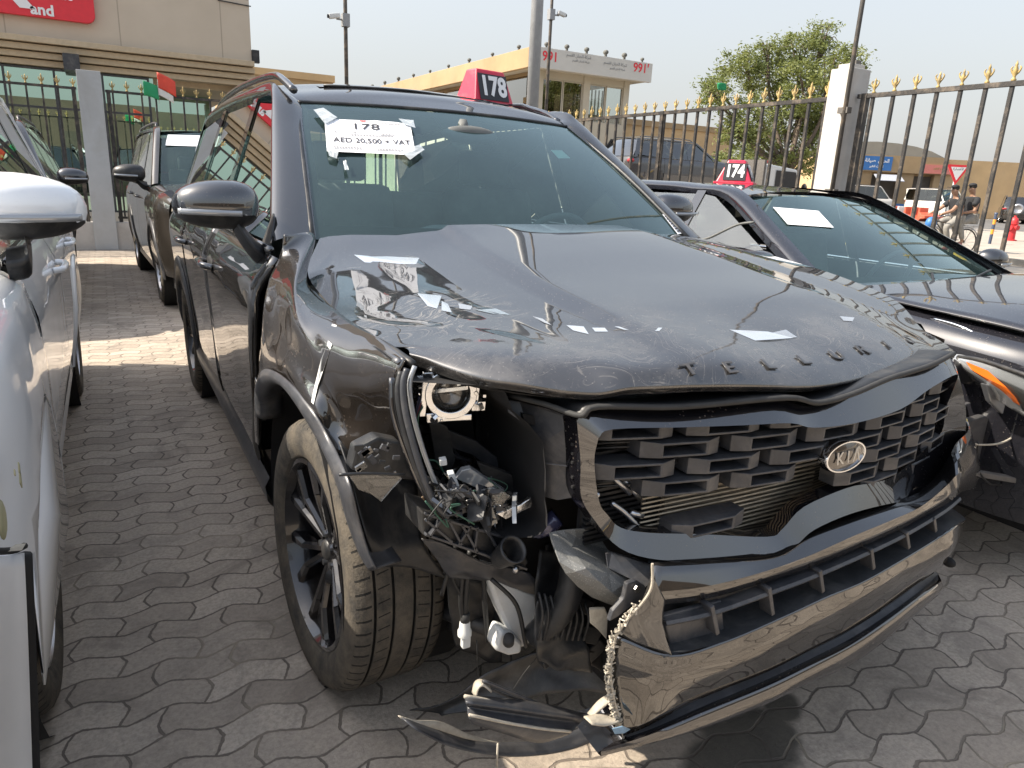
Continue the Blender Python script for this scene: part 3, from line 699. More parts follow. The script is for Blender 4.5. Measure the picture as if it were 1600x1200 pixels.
# roof
def roof_z(x, y):
    e = lerpt([(1.12, 1.645), (1.3, 1.715), (1.6, 1.770), (2.0, 1.79), (2.6, 1.785), (3.2, 1.745), (3.8, 1.67)], y)
    return e-.05*(abs(x)/.66)**2.4
mb = MB(); xs = [-.67, -.6, -.45, -.25, 0, .25, .45, .6, .67]; ys = [1.14, 1.22, 1.3, 1.45, 1.6, 1.8, 2.1, 2.6, 3.2, 3.8]
mb.grid([[V((x, y+(.05*(abs(x)/.67)**2 if y < 1.2 else 0), roof_z(x, y))) for x in xs] for y in ys], 4, 4)
mb.build('roof', P_, suv, True)
mb = MB(); g = [[V((x, y, roof_z(x, y)+.004)) for x in (-.48, -.25, 0, .25, .48)] for y in (1.46, 1.7, 2.1, 2.6)]; mb.grid(g, 4, 4); mb.build('sunroof', M['gloss_black'], suv, True)
mb = MB(); mb.tube([(-.46, 1.47, roof_z(-.46, 1.47)+.008), (-.2, 1.44, roof_z(-.2, 1.44)+.004), (0, 1.44, roof_z(0, 1.44)+.003), (.46, 1.47, roof_z(.46, 1.47)+.002)], .005, 6); mb.build('wind_deflector', M['black_plastic'], suv, True)
M['rear_pane'] = glass('rear_pane', (.45, .58, .50), mul=1.5); M['cabin'] = plain('cabin_grey', (.13, .135, .13), .8, var=.2)
# tail of the car
def tg(rows): return [[V((x, 3.80+.22*k-.08*(abs(x)/.8)**2, z)) for x in (-.84+.1*k2, -.5, 0, .5, .84-.1*k2)] for k, k2, z in rows]
mb = MB(); mb.grid(tg(((1, 0, 1.14), (1, 0, .7), (.9, 0, .3))), 4, 4); mb.build('tailgate', P_, suv, True)
mb = MB(); mb.grid(tg(((0, 1.6, 1.64), (.7, .9, 1.35), (1, .1, 1.14))), 4, 4); mb.build('rear_glass', M['rear_pane'], suv, True)
mb = MB(); mb.grid([[V((x, 3.66, z)) for x in (-.8, 0, .8)] for z in (.45, .8, 1.12)], 2, 2); mb.build('tailgate_lining', M['cabin'], suv)
# ---- windscreen
def ws(u, v):   # u 0 left..1 right, v 0 bottom..1 top
    x0 = -.775+1.55*u; x1 = -.635+1.27*u; x = x0+(x1-x0)*v; b = (2*u-1)**2
    y = (.30+.13*b)*(1-v)+(1.12+.07*b)*v; z = 1.165+(1.640-.012*b-1.165)*v+.035*v*(1-v)*4*.5
    return V((x, y, z))
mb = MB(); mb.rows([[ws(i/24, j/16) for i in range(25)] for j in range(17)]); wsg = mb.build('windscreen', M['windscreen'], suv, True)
for sg_ in PILL:
    g = []; rc_ = .0 if sg_ < 0 else .10
    for v in (0, .25, .5, .75, 1):
        e = ws(0 if sg_ < 0 else 1, v)+V((-sg_*.004, 0, .004)); zo = 1.155+(1.655-1.155)*v; yo = .40+(1.20-.40)*v+rc_*(1-v*.6); o_ = wp(sg_, yo, zo, .004)
        g.append([o_+V((-sg_*.012, .035, -.02)), o_, o_.lerp(e, .35)+V((sg_*.014, -.012, .012)), o_.lerp(e, .75)+V((sg_*.008, -.010, .010)), e])
    o_ = wp(sg_, 1.36, 1.68, .002); g.append([o_+V((0, .03, -.02)), o_, V((o_.x-sg_*.02, 1.36, 1.715)), V((sg_*.665, 1.36, roof_z(.665, 1.36)+.002)), V((sg_*.655, 1.36, roof_z(.655, 1.36)))])
    for y, z in ((1.8, 1.70), (2.6, 1.695), (3.3, 1.655), (3.8, 1.58)):
        o_ = wp(sg_, y, min(z, 1.68), .002); zr_ = roof_z(.66, y); g.append([V((o_.x, y, z-.055)), V((o_.x+sg_*.004, y, z-.01)), V((o_.x-sg_*.012, y, (z+zr_)/2+.004)), V((sg_*.67, y, zr_+.002)), V((sg_*.655, y, roof_z(.655, y)))])
    mb = MB(); mb.grid(g, 3, 5); mb.build('roof_pillar', P_, suv, True)
mb = MB()
for (u0, u1, v0, v1) in ((0, .022, 0, 1), (.978, 1, 0, 1), (0, 1, .95, 1), (0, 1, 0, .085), (.42, .58, .84, .96)):
    mb.rows([[ws(u0+(u1-u0)*i/12, v0+(v1-v0)*j/8)+V((0, .006, -.006)) for i in range(13)] for j in range(9)])
mb.build('black_border', M['dull_black'], wsg, True)
mb = MB(); mb.tube([ws(0, 0)+V((-.01, -.01, 0)), ws(0, .5)+V((-.012, -.008, 0)), ws(0, 1)+V((-.01, -.005, 0))], .010, 6); mb.tube([ws(1, 0)+V((.01, -.01, 0)), ws(1, .5)+V((.012, -.008, 0)), ws(1, 1)+V((.01, -.005, 0))], .010, 6)
mb.tube([ws(i/8, 1)+V((0, .004, .004)) for i in range(9)], .007, 6); mb.build('seal', M['black_plastic'], wsg, True)
# cowl panel
mb = MB(); mb.grid([[ws(i/6, 0)+V((0, -.005, -.01)) for i in range(7)], [V((-.78+1.56*i/6, .20+.13*((i-3)/3)**2, 1.125)) for i in range(7)]], 3, 3); mb.build('cowl', M['black_plastic'], suv, True)
# paper, tape and stickers on the glass
def wpx(px, py, o=.004):
    "point of the windscreen seen at a pixel"
    lo = V((.5, .5, 0))
    for _ in range(40):
        p = ws(lo.x, lo.y); e = 1e-3; pu = (ws(lo.x+e, lo.y)-p)/e; pv = (ws(lo.x, lo.y+e)-p)/e
        d = ray(px, py); A = Matrix(((pu.x, pv.x, -d.x), (pu.y, pv.y, -d.y), (pu.z, pv.z, -d.z)))
        s_ = A.inverted() @ (CP-p); lo = V((lo.x+s_.x, lo.y+s_.y, 0))
    p = ws(lo.x, lo.y); nn = pu.cross(pv).normalized()
    if nn.dot(CP-p) < 0: nn = -nn
    return p+nn*o
PC = [wpx(507, 190, .012), wpx(640, 196, .012), wpx(649, 247, .012), wpx(511, 241, .012)]
def pq(u, v, o=0):  # paper   # u,v in 0..1 from top left
    a = PC[0].lerp(PC[1], u); b = PC[3].lerp(PC[2], u); n_ = (PC[1]-PC[0]).cross(PC[3]-PC[0]).normalized()
    if n_.dot(CP-PC[0]) < 0: n_ = -n_
    return a.lerp(b, v)+n_*o
paper = MB(); g = [[pq(i/10, j/6+(-.0 if i < 8 else .0)) for i in range(11)] for j in range(7)]
g[0][6] = pq(.6, -.02); g[0][9] = pq(.9, .03); g[0][10] = pq(1, .06); paper.rows(g)
pp = paper.build('price_sheet', M['paper'], None, True); ORG[0] = SO
pp.location = SO; tag(pp, 'white price sheet reading 178 and AED 20,500 taped to the black SUV windscreen', 'price sheet')
rt = (pq(1, .5)-pq(0, .5)).normalized(); upv = (pq(.5, 0)-pq(.5, 1)).normalized(); W_ = (pq(1, .5)-pq(0, .5)).length; H_ = (pq(.5, 0)-pq(.5, 1)).length
def ptext(s, u, v, size, mat='ink', **k):
    svo = ORG[0]; t = text(s, size, ORG[0], V((1, 0, 0)), V((0, 1, 0)), M[mat], 'print', pp, **k)
    for vt in t.data.vertices: vt.co = pq(u+vt.co.x/W_, v-vt.co.y/H_, .0022)-ORG[0]
    return t
ptext('178', .46, .22, H_*.26, bold=.0004, sx=1.1); ptext('AED 20,500 + VAT', .52, .66, H_*.20, bold=.0006, sx=.70)
mb = MB()
for (u0, u1, v) in ((.03, .2, .34), (.25, .52, .34), (.57, .9, .34), (.05, .95, .79), (.05, .48, .93), (.52, .95, .93)):
    q = [pq(u0, v, .003), pq(u1, v, .003), pq(u1, v+.012, .003), pq(u0, v+.012, .003)]; mb.poly(q)
for (u0, u1, v) in ((.28, .76, .475), (.30, .36, .40), (.62, .80, .42), (.08, .4, .86), (.56, .9, .87), (.66, .88, .08), (.09, .14, .40)):
    k = u0
    while k < u1: mb.poly([pq(k, v, .003), pq(k+.010, v, .003), pq(k+.010, v+.035, .003), pq(k, v+.035, .003)]); k += .017
mb.build('print', M['ink'], pp)
mb = MB(); mb.poly([pq(.40, .03, .003), pq(.47, .03, .003), pq(.47, .06, .003), pq(.40, .06, .003)]); mb.build('print', M['red_ink'], pp)
M['tape'] = glass('clear_tape', (.85, .9, .88), rough=.3, mul=4, dust_sheen=.5, dcol=(.62, .66, .66))
for q in (((490, 178), (505, 175), (527, 190), (508, 200)), ((622, 192), (645, 194), (648, 206), (630, 200)), ((625, 243), (655, 232), (662, 240), (640, 256)), ((511, 238), (530, 240), (526, 254), (514, 250)), ((536, 258), (540, 257), (545, 272), (538, 272))):
    mb = MB(); a, b, c, d = [wpx(x_, y_, .016) for x_, y_ in q]
    mb.rows([[a.lerp(b, i/5).lerp(d.lerp(c, i/5), j/4)+V((0, -.003*random.random(), .002*random.random())) for i in range(6)] for j in range(5)]); mb.build('tape', M['tape'], pp)
M['sticker_green'] = plain('sticker_green', (.45, .62, .55), .5, var=.05)
mb = MB(); mb.poly([wpx(861, 233, -.004), wpx(878, 233, -.004), wpx(892, 246, -.004), wpx(873, 246, -.004)]); mb.build('sticker', M['sticker_green'], wsg)
mb = MB(); mb.poly([wpx(1034, 336), wpx(1042, 336), wpx(1064, 366), wpx(1058, 367)]); mb.build('sticker', M['paper'], wsg)
for k in range(7):
    a = k/7; mb = MB(); mb.poly([wpx(1037+22*a, 339+27*a, .006), wpx(1042+22*a, 338+27*a, .006), wpx(1043.5+22*a, 340+27*a, .006), wpx(1038.5+22*a, 341+27*a, .006)]); mb.build('sticker_print', M['ink'], wsg)
# ---- interior
M['cabin'] = plain('cabin_grey', (.13, .135, .13), .7, var=.2); M['cabin_light'] = plain('headliner', (.28, .29, .28), .9, var=.1)
mb = MB(); mb.grid([[V((x, y, z-.03*(x/.8)**2)) for x in (-.8, -.4, 0, .4, .8)] for y, z in ((.22, 1.10), (.45, 1.125), (.72, 1.13), (.82, 1.06), (.84, .8))], 4, 4); mb.build('dashboard', M['cabin'], suv, True)
mb = MB(); mb.ball((.38, .60, 1.12), (.22, .12, .045)); mb.build('instrument_hood', M['cabin'], suv, True)
mb = MB(); mb.ball((-.20, .72, 1.13), (.17, .02, .07)); mb.build('screen', M['gloss_black'], suv, True)
mb = MB(); g = [V((.38+.185*math.cos(a), .86-.185*math.sin(a)*.42, 1.07+.185*math.sin(a)*.9)) for a in [2*math.pi*i/28 for i in range(29)]]
mb.tube(g, .015, 8, smooth=False); mb.tube([(.21, .86, 1.07), (.38, .84, 1.06), (.55, .86, 1.07)], .02, 6); mb.ball((.38, .84, 1.06), (.06, .04, .06)); mb.build('steering_wheel', M['cabin'], suv, True)
for sx_ in (-.38, .38):
    mb = MB(); mb.box((sx_, 1.45, 1.02), (.48, .14, .62), Matrix.Rotation(R(-14), 3, 'X')); s1 = mb.build('front_seat', M['cabin'], suv, True, bevel=.05)
    mb = MB(); mb.box((sx_, 1.56, 1.42), (.26, .10, .17)); mb.build('headrest', M['cabin'], s1, True, bevel=.03)
mb = MB(); mb.box((0, 2.45, 1.0), (1.3, .15, .55), Matrix.Rotation(R(-12), 3, 'X')); mb.build('rear_seat', M['cabin'], suv, True, bevel=.05)
mb = MB(); mb.rows([[V((x, y, roof_z(x, y)-.05)) for x in (-.6, 0, .6)] for y in (1.2, 2.2, 3.6)]); mb.build('headliner', M['cabin_light'], suv)
mb = MB(); mb.ball((.02, .98, 1.545), (.13, .03, .038)); mb.bar((0, 1.02, 1.6), (0, .99, 1.56), .03); mb.build('rear_view_mirror', M['cabin'], suv, True)
mb = MB(); mb.bb(-.9, .9, .9, 3.7, .3, .42); mb.bb(-.8, .8, .1, .4, .3, 1.08); mb.build('floor_pan', M['dull_black'], suv)
mb = MB()
for sx_ in (-.88, .88): mb.bb(sx_-.01, sx_+.01, .9, 2.3, .42, 1.10)
mb.build('door_lining', M['cabin'], suv)
# ---- left fender, crumpled
def fx(y, z): return -(SX(y, z)-.008)
# columns rear -> front, rows top -> bottom
def sidept(px, py, dx=0.0):
    x0 = -.97
    for _ in range(30):
        p = at(px, py, x=x0); x0 = .5*x0+.5*(-(SX(p.y, p.z))+dx)
    return at(px, py, x=x0)
T = [(447, 368), (470, 372), (478, 425), (520, 482), (575, 520), (632, 556)]
r0_ = [at(446, 367, x=-.905), at(492, 368, x=-.80), at(480, 441, x=-.878), at(535, 492, x=-.885), at(590, 527, x=-.888), at(633, 560, x=-.882)]
r1_ = [sidept(436, 403, .006), at(466, 410, x=-.895), sidept(466, 460, .022), sidept(508, 518, .030), sidept(565, 556, .028), sidept(622, 585, .012)]
r2_ = [sidept(421, 438, .0), sidept(440, 456, .012), sidept(465, 502, .004), sidept(505, 555, .02), sidept(557, 600, .030), sidept(618, 615, .035)]
r3_ = [sidept(413, 485, 0), sidept(432, 512, .016), sidept(460, 550, .008), sidept(500, 602, .012), sidept(547, 650, .045), sidept(620, 660, .055)]
r4_ = [sidept(406, 540, 0), sidept(418, 555, 0), sidept(450, 575, -.006), sidept(490, 630, -.008), sidept(530, 685, .02), sidept(628, 700, .08)]
r5_ = [sidept(402, 588, 0), sidept(416, 577, 0), sidept(445, 592, -.008), sidept(480, 640, -.012), sidept(522, 700, .0), sidept(560, 745, .06)]
def fwob(p):
    k = noise.noise(V((p.y*4.5, p.z*5.5, 1.3)))*.004+noise.noise(V((p.y*15, p.z*13, 4.3)))*.0022
    return p+V((k, 0, 0))
mb = MB(); g = grid([r0_, r1_, r2_, r3_, r4_, r5_], 9, 9); n_ = len(g)
g = [[fwob(p) if 1 <= j < n_-1 else p for p in r] for j, r in enumerate(g)]
mb.rows(g); fnd = mb.build('fender', M['fender_paint'] if 'fender_paint' in M else P_, suv, True, solid=.006, off=-1); fnd['label'] = 'crumpled front fender with scrapes and a creased rear edge'
mb = MB(); mb.grid([[sidept(430, 398, .045), sidept(402, 440, .04), sidept(392, 495, .04), sidept(392, 560, .04), sidept(394, 640, .04)], [sidept(452, 405, .05), sidept(432, 450, .05), sidept(425, 495, .05), sidept(416, 560, .05), sidept(408, 640, .05)]], 4, 3); mb.build('door_jamb', M['dull_black'], suv, True)
# lower rear stub of the fender between arch and door
stub = [[sidept(400, 590, 0), sidept(403, 600, 0)], [sidept(398, 640, 0), sidept(404, 640, 0)], [sidept(400, 690, 0), sidept(405, 695, 0)]]
mb = MB(); mb.grid(stub, 3, 4); mb.build('fender_foot', P_, suv, True, solid=.006)
# front plastic arch moulding, partly torn off
A_o = [(402, 640), (401, 600), (414, 577), (445, 590), (485, 635), (518, 690), (545, 750), (560, 810), (575, 860), (588, 888)]
A_i = [(412, 655), (412, 620), (424, 600), (448, 606), (478, 648), (506, 697), (530, 752), (548, 812), (568, 862), (586, 890)]
mb = MB(); ro = [sidept(a, b, -.012) for a, b in A_o[:6]]+[at(a, b, x=-.985+.012*i) for i, (a, b) in enumerate(A_o[6:])]
ri = [sidept(a, b, -.006) for a, b in A_i[:6]]+[at(a, b, x=-.975+.012*i) for i, (a, b) in enumerate(A_i[6:])]
rb = [p+V((.06, .01, 0)) for p in ri]
mb.grid([ro, [a.lerp(b, .5)+V((-.012, 0, 0)) for a, b in zip(ro, ri)], ri, rb], 5, 3); mb.build('arch_trim', M['satin_plastic'], suv, True, solid=.004)
# inner mud liner hanging in front of the tyre
Lp = [(530, 690, -.86), (560, 720, -.86), (600, 745, -.86), (650, 752, -.83)], [(548, 745, -.90), (575, 790, -.9), (615, 810, -.88), (656, 815, -.84)], [(568, 830, -.92), (595, 850, -.92), (630, 855, -.9), (662, 850, -.86)], [(588, 886, -.92), (620, 886, -.92), (650, 890, -.9), (700, 905, -.86)]
yy = (-.50, -.56, -.60, -.60)
mb = MB(); mb.grid([[at(a, b, y=y_+.0) for (a, b, x_) in r] for r, y_ in zip(Lp, yy)], 6, 6, lambda p: p+V((0, noise.noise(p*9)*.012, 0))); mb.build('mud_liner', M['black_plastic'], suv, True, solid=.004)
# ---- hood
M['hood_paint'] = M.get('hood_paint') or P_
F_ = [at(640, 553, y=-.60), at(762, 590, y=-.755), at(915, 607, y=-.86), at(1000, 598, y=-.90), at(1150, 597, y=-.94), at(1290, 597, y=-.945), at(1380, 575, y=-.905), at(1440, 550, y=-.84), at(1482, 540, y=-.745)]
xr = [-.86, -.76, -.60, -.50, -.30, -.03, .22, .45, .70]
def hrow(y, zc, ze_l, ze_r, xl, xr_, bow=0):
    out = []
    for x in xr:
        t = (x-xr[0])/(xr[-1]-xr[0]); X_ = xl+(xr_-xl)*t
        e = ze_l+(ze_r-ze_l)*t; b = 1-abs(2*t-1)**2.6
        out.append(V((X_, y-bow*b, e+(zc-(ze_l+ze_r)/2)*b)))
    return out
HR = [hrow(.44, 1.212, 1.172, 1.180, -.755, .80, .12), hrow(.22, 1.192, 1.095, 1.165, -.85, .82, .05), hrow(-.05, 1.160, 1.062, 1.140, -.875, .82), hrow(-.30, 1.124, 1.050, 1.110, -.882, .81), hrow(-.52, 1.092, 1.045, 1.070, -.876, .78, .06)]
pre = [V((p.x*.995, p.y+(.035 if i == 0 else .07 if i == 1 else .085+.02*math.cos(i)), p.z+dz)) for i, (p, dz) in enumerate(zip(F_, (.004, .028, .038, .032, .038, .044, .048, .045, .032)))]
lipd = [V((p.x, p.y+.012, p.z-.022)) for p in F_]
def hfn(p):
    ax_ = abs(p.x+ .0); xe_ = .365+.035*max(0, min(1, (.35-p.y)/1.25)); s_ = max(0, min(1, (xe_+.022-ax_)/.03)); s_ = s_*s_*(3-2*s_); s2_ = max(0, 1-abs(ax_-xe_-.16)/.14)
    f_ = max(0, min(1, (p.y+.93)/.35)); z = (.017*s_-.010*s2_)*f_
    # dent field at the crushed corner and along the nose
    d_ = max(0, 1-((p.x+.70)/.42)**2-((p.y+.50)/.38)**2)
    kk = abs(((p.x*.8+p.y*.6)*5.2+noise.noise(V((p.x*3, p.y*3, 1)))*.7) % 1-.5)
    z += d_*(max(0, .10-kk)*.022+noise.noise(V((p.x*14, p.y*12, 5)))*.0012)
    e_ = max(0, 1-abs(p.y+.82)/.22); z += e_*(noise.noise(V((p.x*5+3, p.y*4, 8)))*.005+noise.noise(V((p.x*16, p.y*9, 3)))*.002)
    return p+V((0, 0, z))
mb = MB(); mb.grid(HR+[pre, F_, lipd], 9, 8, hfn); hood = mb.build('bonnet', M['hood_paint'], suv, True); hood['label'] = 'scratched black bonnet popped up with a dented nose'
# under edge of the bonnet
mb = MB(); mb.grid([[hfn(p) for p in lipd], [p+V((0, .09, -.035)) for p in F_], [p+V((0, .35, -.01)) for p in F_]], 4, 3); mb.build('bonnet_underside', M['dull_black'], hood, True)
# bonnet shut-line channel seen as a bright strip along the fender
ed = [at(481, 443, x=-.870), at(535, 493, x=-.878), at(590, 528, x=-.882), at(636, 560, x=-.876)]
mb = MB(); mb.tube([p+V((.012, 0, -.012)) for p in ed], .008, 6); mb.build('bonnet_seal', M['black_plastic'], hood, True)
mb = MB(); mb.grid([[p+V((-.004, 0, .000)) for p in ed], [p+V((-.020, 0, -.010)) for p in ed]], 5, 2); mb.build('folded_edge', P_, fnd, True, solid=.003)
# engine bay floor and inner structure: keeps the nose closed from every side
mb = MB(); mb.bb(-.60, .80, -.60, .15, .30, .97); mb.bb(-.40, .62, -.78, -.60, .22, .88); mb.bb(.62, .84, -.68, -.3, .3, .92); mb.bb(-.84, -.61, -.40, -.36, .5, 1.0); mb.build('engine_bay', M['dull_black'], suv)
# raised letters on the bonnet nose
hs_ = [(1078, 588), (1140, 585), (1200, 580), (1255, 573), (1308, 566), (1347, 557), (1385, 549), (1420, 542), (1452, 534)]
from mathutils.bvhtree import BVHTree
def bvh_of(ob):
    me = ob.data; return BVHTree.FromPolygons([v.co.copy() for v in me.vertices], [tuple(p.vertices) for p in me.polygons])
hb = bvh_of(hood)
for ch, (px, py) in zip('TELLURIDE', hs_):
    d = ray(px, py-9).normalized(); h_ = hb.ray_cast(CP-SO, d)
    if h_[0] is None: continue

    loc, nn = h_[0]+SO, h_[1]
    if nn.z < 0: nn = -nn
    rt_ = V((1, .0, 0)); rt_ = (rt_-nn*rt_.dot(nn)).normalized(); up_ = nn.cross(rt_)
    text(ch, .040, loc+nn*.0025, rt_, up_, M['satin_plastic'], 'nose_letter', hood, .0005, .0012, sx=1.55)
# ---- door mirror (near side)
def mirror(par, sg_=-1, y0=.47, cx=-1.045, cz=1.262, mat=M['gloss_black'], lo=M['black_plastic'], foot=None, s=1.0):
    h = empty('door_mirror', V((cx, y0, cz))-ORG[0]); h.parent = par; sv = ORG[0].copy(); ORG[0] = V((cx, y0, cz))
    def sec(x, ry, zt, zb, yo=0, n=14):
        return [V((cx+x, y0+yo+ry*math.cos(2*math.pi*i/n)*(1 if math.cos(2*math.pi*i/n) < 0 else .55), cz+(zt if math.sin(2*math.pi*i/n) > 0 else zb)*abs(math.sin(2*math.pi*i/n))**.8*(1 if math.sin(2*math.pi*i/n) > 0 else -1))) for i in range(n)]
    def shell(z_lo, z_hi, nm, mt):
        rows = []
        for x, ry, zt, zb, yo in ((-.128, .006, .006, .012, .03), (-.122, .03, .028, .034, .022), (-.105, .055, .048, .05, .012), (-.06, .075, .068, .066, .004), (0, .085, .076, .072, 0), (.06, .08, .074, .070, .004), (.095, .066, .060, .055, .012), (.112, .04, .035, .03, .02), (.116, .005, .005, .005, .025)):
            rows.append(sec(-sg_*x*s if sg_ < 0 else -x*s, ry*s, zt*s, zb*s, yo*s, 20))
        return rows
    rows = shell(0, 0, '', None)
    top, bot = MB(), MB()
    for r in range(len(rows)-1):
        for i in range(20):
            k = (i+1) % 20; q = [rows[r][i], rows[r][k], rows[r+1][k], rows[r+1][i]]; zc = sum(p.z for p in q)/4
            (top if zc > cz-.028*s else bot).add(q, [(0, 1, 2, 3)])
    a = top.build('cover', mat, h, True, sub=1); b = bot.build('lower_shell', lo, h, True, sub=1)
    mb = MB(); mb.grid([[V((cx+sg_*k*s, y0-(.088-.5*max(0, k-.03)**2*8-.02*max(0,-k))*s, cz+(-.010-zz)*s+.08*(k)*s*.2)) for k in (.118, .08, .03, -.02, -.05)] for zz in (0, .016)], 4, 2)
    mb.build('turn_lamp', M['clear_lamp'], h, True, solid=.006)
    mb = MB(); mb.ball((cx-sg_*.0, y0+.045*s, cz+.004), (.10*s, .006, .06*s)); mb.build('mirror_glass', M['chrome'], h, True)
    if foot:
        mb = MB(); mb.grid([[p+V((0, -.05*s, 0)) for p in foot], [p+V((0, 0, .032*s)) for p in foot], [p+V((0, .05*s, 0)) for p in foot], [p+V((0, 0, -.042*s)) for p in foot], [p+V((0, -.05*s, 0)) for p in foot]], 4, 4); mb.build('foot', lo, h, True)
    ORG[0] = sv; return h
n = NT('clear_lamp'); n.P(col=(.35, .36, .37), rough=.12, metal=.4, coat=1.0); M['clear_lamp'] = n.m
mirror(suv, foot=[V((-1.01, .47, 1.225)), V((-.985, .455, 1.175)), V((-.955, .45, 1.135)), V((-.925, .46, 1.11))])
mirror(suv, 1, .78, .985, 1.275, s=.95, foot=[V((.97, .78, 1.235)), V((.95, .77, 1.19)), V((.92, .76, 1.15))])
mb = MB(); mb.poly([wp(-1, .40, 1.15, .004), wp(-1, .52, 1.15, .004), wp(-1, .50, 1.24, .004), wp(-1, .47, 1.23, .004)], .006); mb.build('mirror_sail', M['black_plastic'], suv)
# ---- wheels
wheel((-.955+.1225, -.10, .37), suv, steer=R(3.5), out=-1, camber=R(1.5), n_sp=6)
wheel((-.965+.1225, 2.90, .37), suv, out=-1, n_sp=6)
wheel((.955-.1225, -.06, .37), suv, steer=R(3.5), out=1)
wheel((.955-.1225, 2.90, .37), suv, out=1)
# ---- lot cone on the roof
M['cone_red'] = plain('cone_red', (.62, .02, .06), .4, var=.12, scale=20, dirt=(.45, .2, .18), dirtamt=.4)
M['number_black'] = plain('number_black', (.02, .02, .025), .5, var=.1)
def lot_cone(c, w_, h, num, label, rz=0, dx=0, tw=.7, td=.45, side=False, d_=None, sz=.8):
    c = V(c); d_ = d_ or w_*.62; o = empty('number_cone', c, label, 'roof number cone', 'red number cones on car roofs', rz); o.location = c; sv = ORG[0].copy(); ORG[0] = V((0, 0, 0))
    w2, d2 = w_/2, d_/2; b = [V((-w2, -d2, 0)), V((w2, -d2, 0)), V((w2, d2, 0)), V((-w2, d2, 0))]; t = [V((-w2*tw, -d2*td, h)), V((w2*tw, -d2*td, h)), V((w2*tw, d2*td, h)), V((-w2*tw, d2*td, h))]
    mb = MB(); mb.add(b+t, [(0, 1, 5, 4), (1, 2, 6, 5), (2, 3, 7, 6), (3, 0, 4, 7), (4, 5, 6, 7), (0, 3, 2, 1)]); mb.build('body', M['cone_red'], o, bevel=w_*.03)
    mb = MB(); mb.bb(-w2*1.08, w2*1.08, -d2*1.08, d2*1.08, -.006, .012); mb.build('base', M['cone_red'], o, bevel=.004)
    up_ = (t[0]-b[0]+t[1]-b[1]).normalized(); ctr = (b[0]+b[1]+t[0]+t[1])/4; nn = V((1, 0, 0)).cross(up_).normalized()
    if num:
        q = [ctr+V((sx_*w_*.36, 0, 0))+up_*(sz_*h*.38)+nn*.003 for sx_, sz_ in ((-1, -1), (1, -1), (1, 1), (-1, 1))]
        mb = MB(); mb.poly(q, .002, nn); mb.build('number_plate', M['number_black'], o)
        text(num, h*.78, ctr+nn*.007+up_*(-.0), V((1, 0, 0)), up_, M['sign_white'], 'number', o, .006*sz, .001, sx=sz)
    if num and side:
        up2_ = (t[3]-b[3]+t[0]-b[0]).normalized(); c2_ = (b[0]+b[3]+t[0]+t[3])/4; n2_ = V((0, -1, 0)).cross(up2_).normalized()
        q = [c2_+V((0, -sx_*d_*.30, 0))+up2_*(sz_*h*.38)+n2_*.003 for sx_, sz_ in ((-1, -1), (1, -1), (1, 1), (-1, 1))]
        mb = MB(); mb.poly(q, .002, n2_); mb.build('number_plate', M['number_black'], o)
        text(num, h*.74, c2_+n2_*.007, V((0, -1, 0)), up2_, M['sign_white'], 'number', o, .006*sz, .001, sx=sz*.9)
    ORG[0] = sv; return o
ORG[0] = V((0, 0, 0))
# ============================================================ front end of the crashed SUV
ORG[0] = SO
BP, SP, GB, DB = M['black_plastic'], M['satin_plastic'], M['gloss_black'], M['dull_black']
def G(x, z): return -.965+.11*(x/.63)**2
def Go(o): return lambda x, z: G(x, z)+o
def gp(px, py, o=0): return on(px, py, Go(o))
RO = [(906, 660), (932, 642), (1062, 643), (1150, 637), (1225, 630), (1275, 637), (1330, 625), (1387, 600), (1450, 580), (1488, 560), (1499, 585), (1499, 640), (1495, 690), (1470, 735), (1425, 775), (1385, 781), (1320, 797), (1262, 822), (1235, 845), (1211, 858), (1100, 868), (1020, 868), (960, 850), (925, 810), (908, 775), (905, 720)]
RI = [(926, 680), (948, 666), (1062, 663), (1150, 660), (1225, 657), (1260, 664), (1325, 657), (1395, 636), (1440, 605), (1483, 582), (1485, 600), (1484, 640), (1478, 675), (1455, 700), (1405, 745), (1370, 757), (1330, 765), (1262, 795), (1228, 830), (1205, 842), (1100, 838), (1020, 836), (975, 828), (950, 805), (932, 780), (927, 720)]
def loop(P, o): return [gp(a, b, o) for a, b in P]
lo, li = loop(RO, 0), loop(RI, -.004)
for i_ in range(len(lo)):
    dz_ = (lo[i_].z-li[i_].z); k_ = max(-1, min(1, dz_/.02)); lo[i_] = lo[i_]+V((0, .014*k_-.004, 0)); li[i_] = li[i_]+V((0, -.014*k_-.004, 0))
lb = [p+V((0, .035, 0)) for p in li]; ob_ = [p+V((0, .05, 0)) for p in lo]
def close(l): return l+[l[0]]
mb = MB(); mb.grid([close(ob_), close(lo), close(li), close(lb)], 4, 1); gri = mb.build('grille_surround', GB, suv, True, ang=28)
# black slot between bonnet and grille: top plastic shelf
tp = [(792, 618), (850, 632), (905, 650), (932, 636), (1062, 636), (1225, 622), (1275, 630), (1330, 616), (1387, 592), (1450, 572), (1488, 553)]
a_ = [gp(a, b, -.005) for a, b in tp]; a_[0] = at(792, 618, y=-.72); a_[1] = at(850, 632, y=-.79)
mb = MB(); mb.grid([a_, [p+V((0, .02, .004)) for p in a_], [p+V((0, .20, -.03)) for p in a_]], 4, 3); mb.build('radiator_cover', BP, suv, True)
mb = MB(); mb.tube([p+V((0, -.004, .002)) for p in a_], .006, 6); mb.build('rubber_strip', M['rubber'], suv, True)
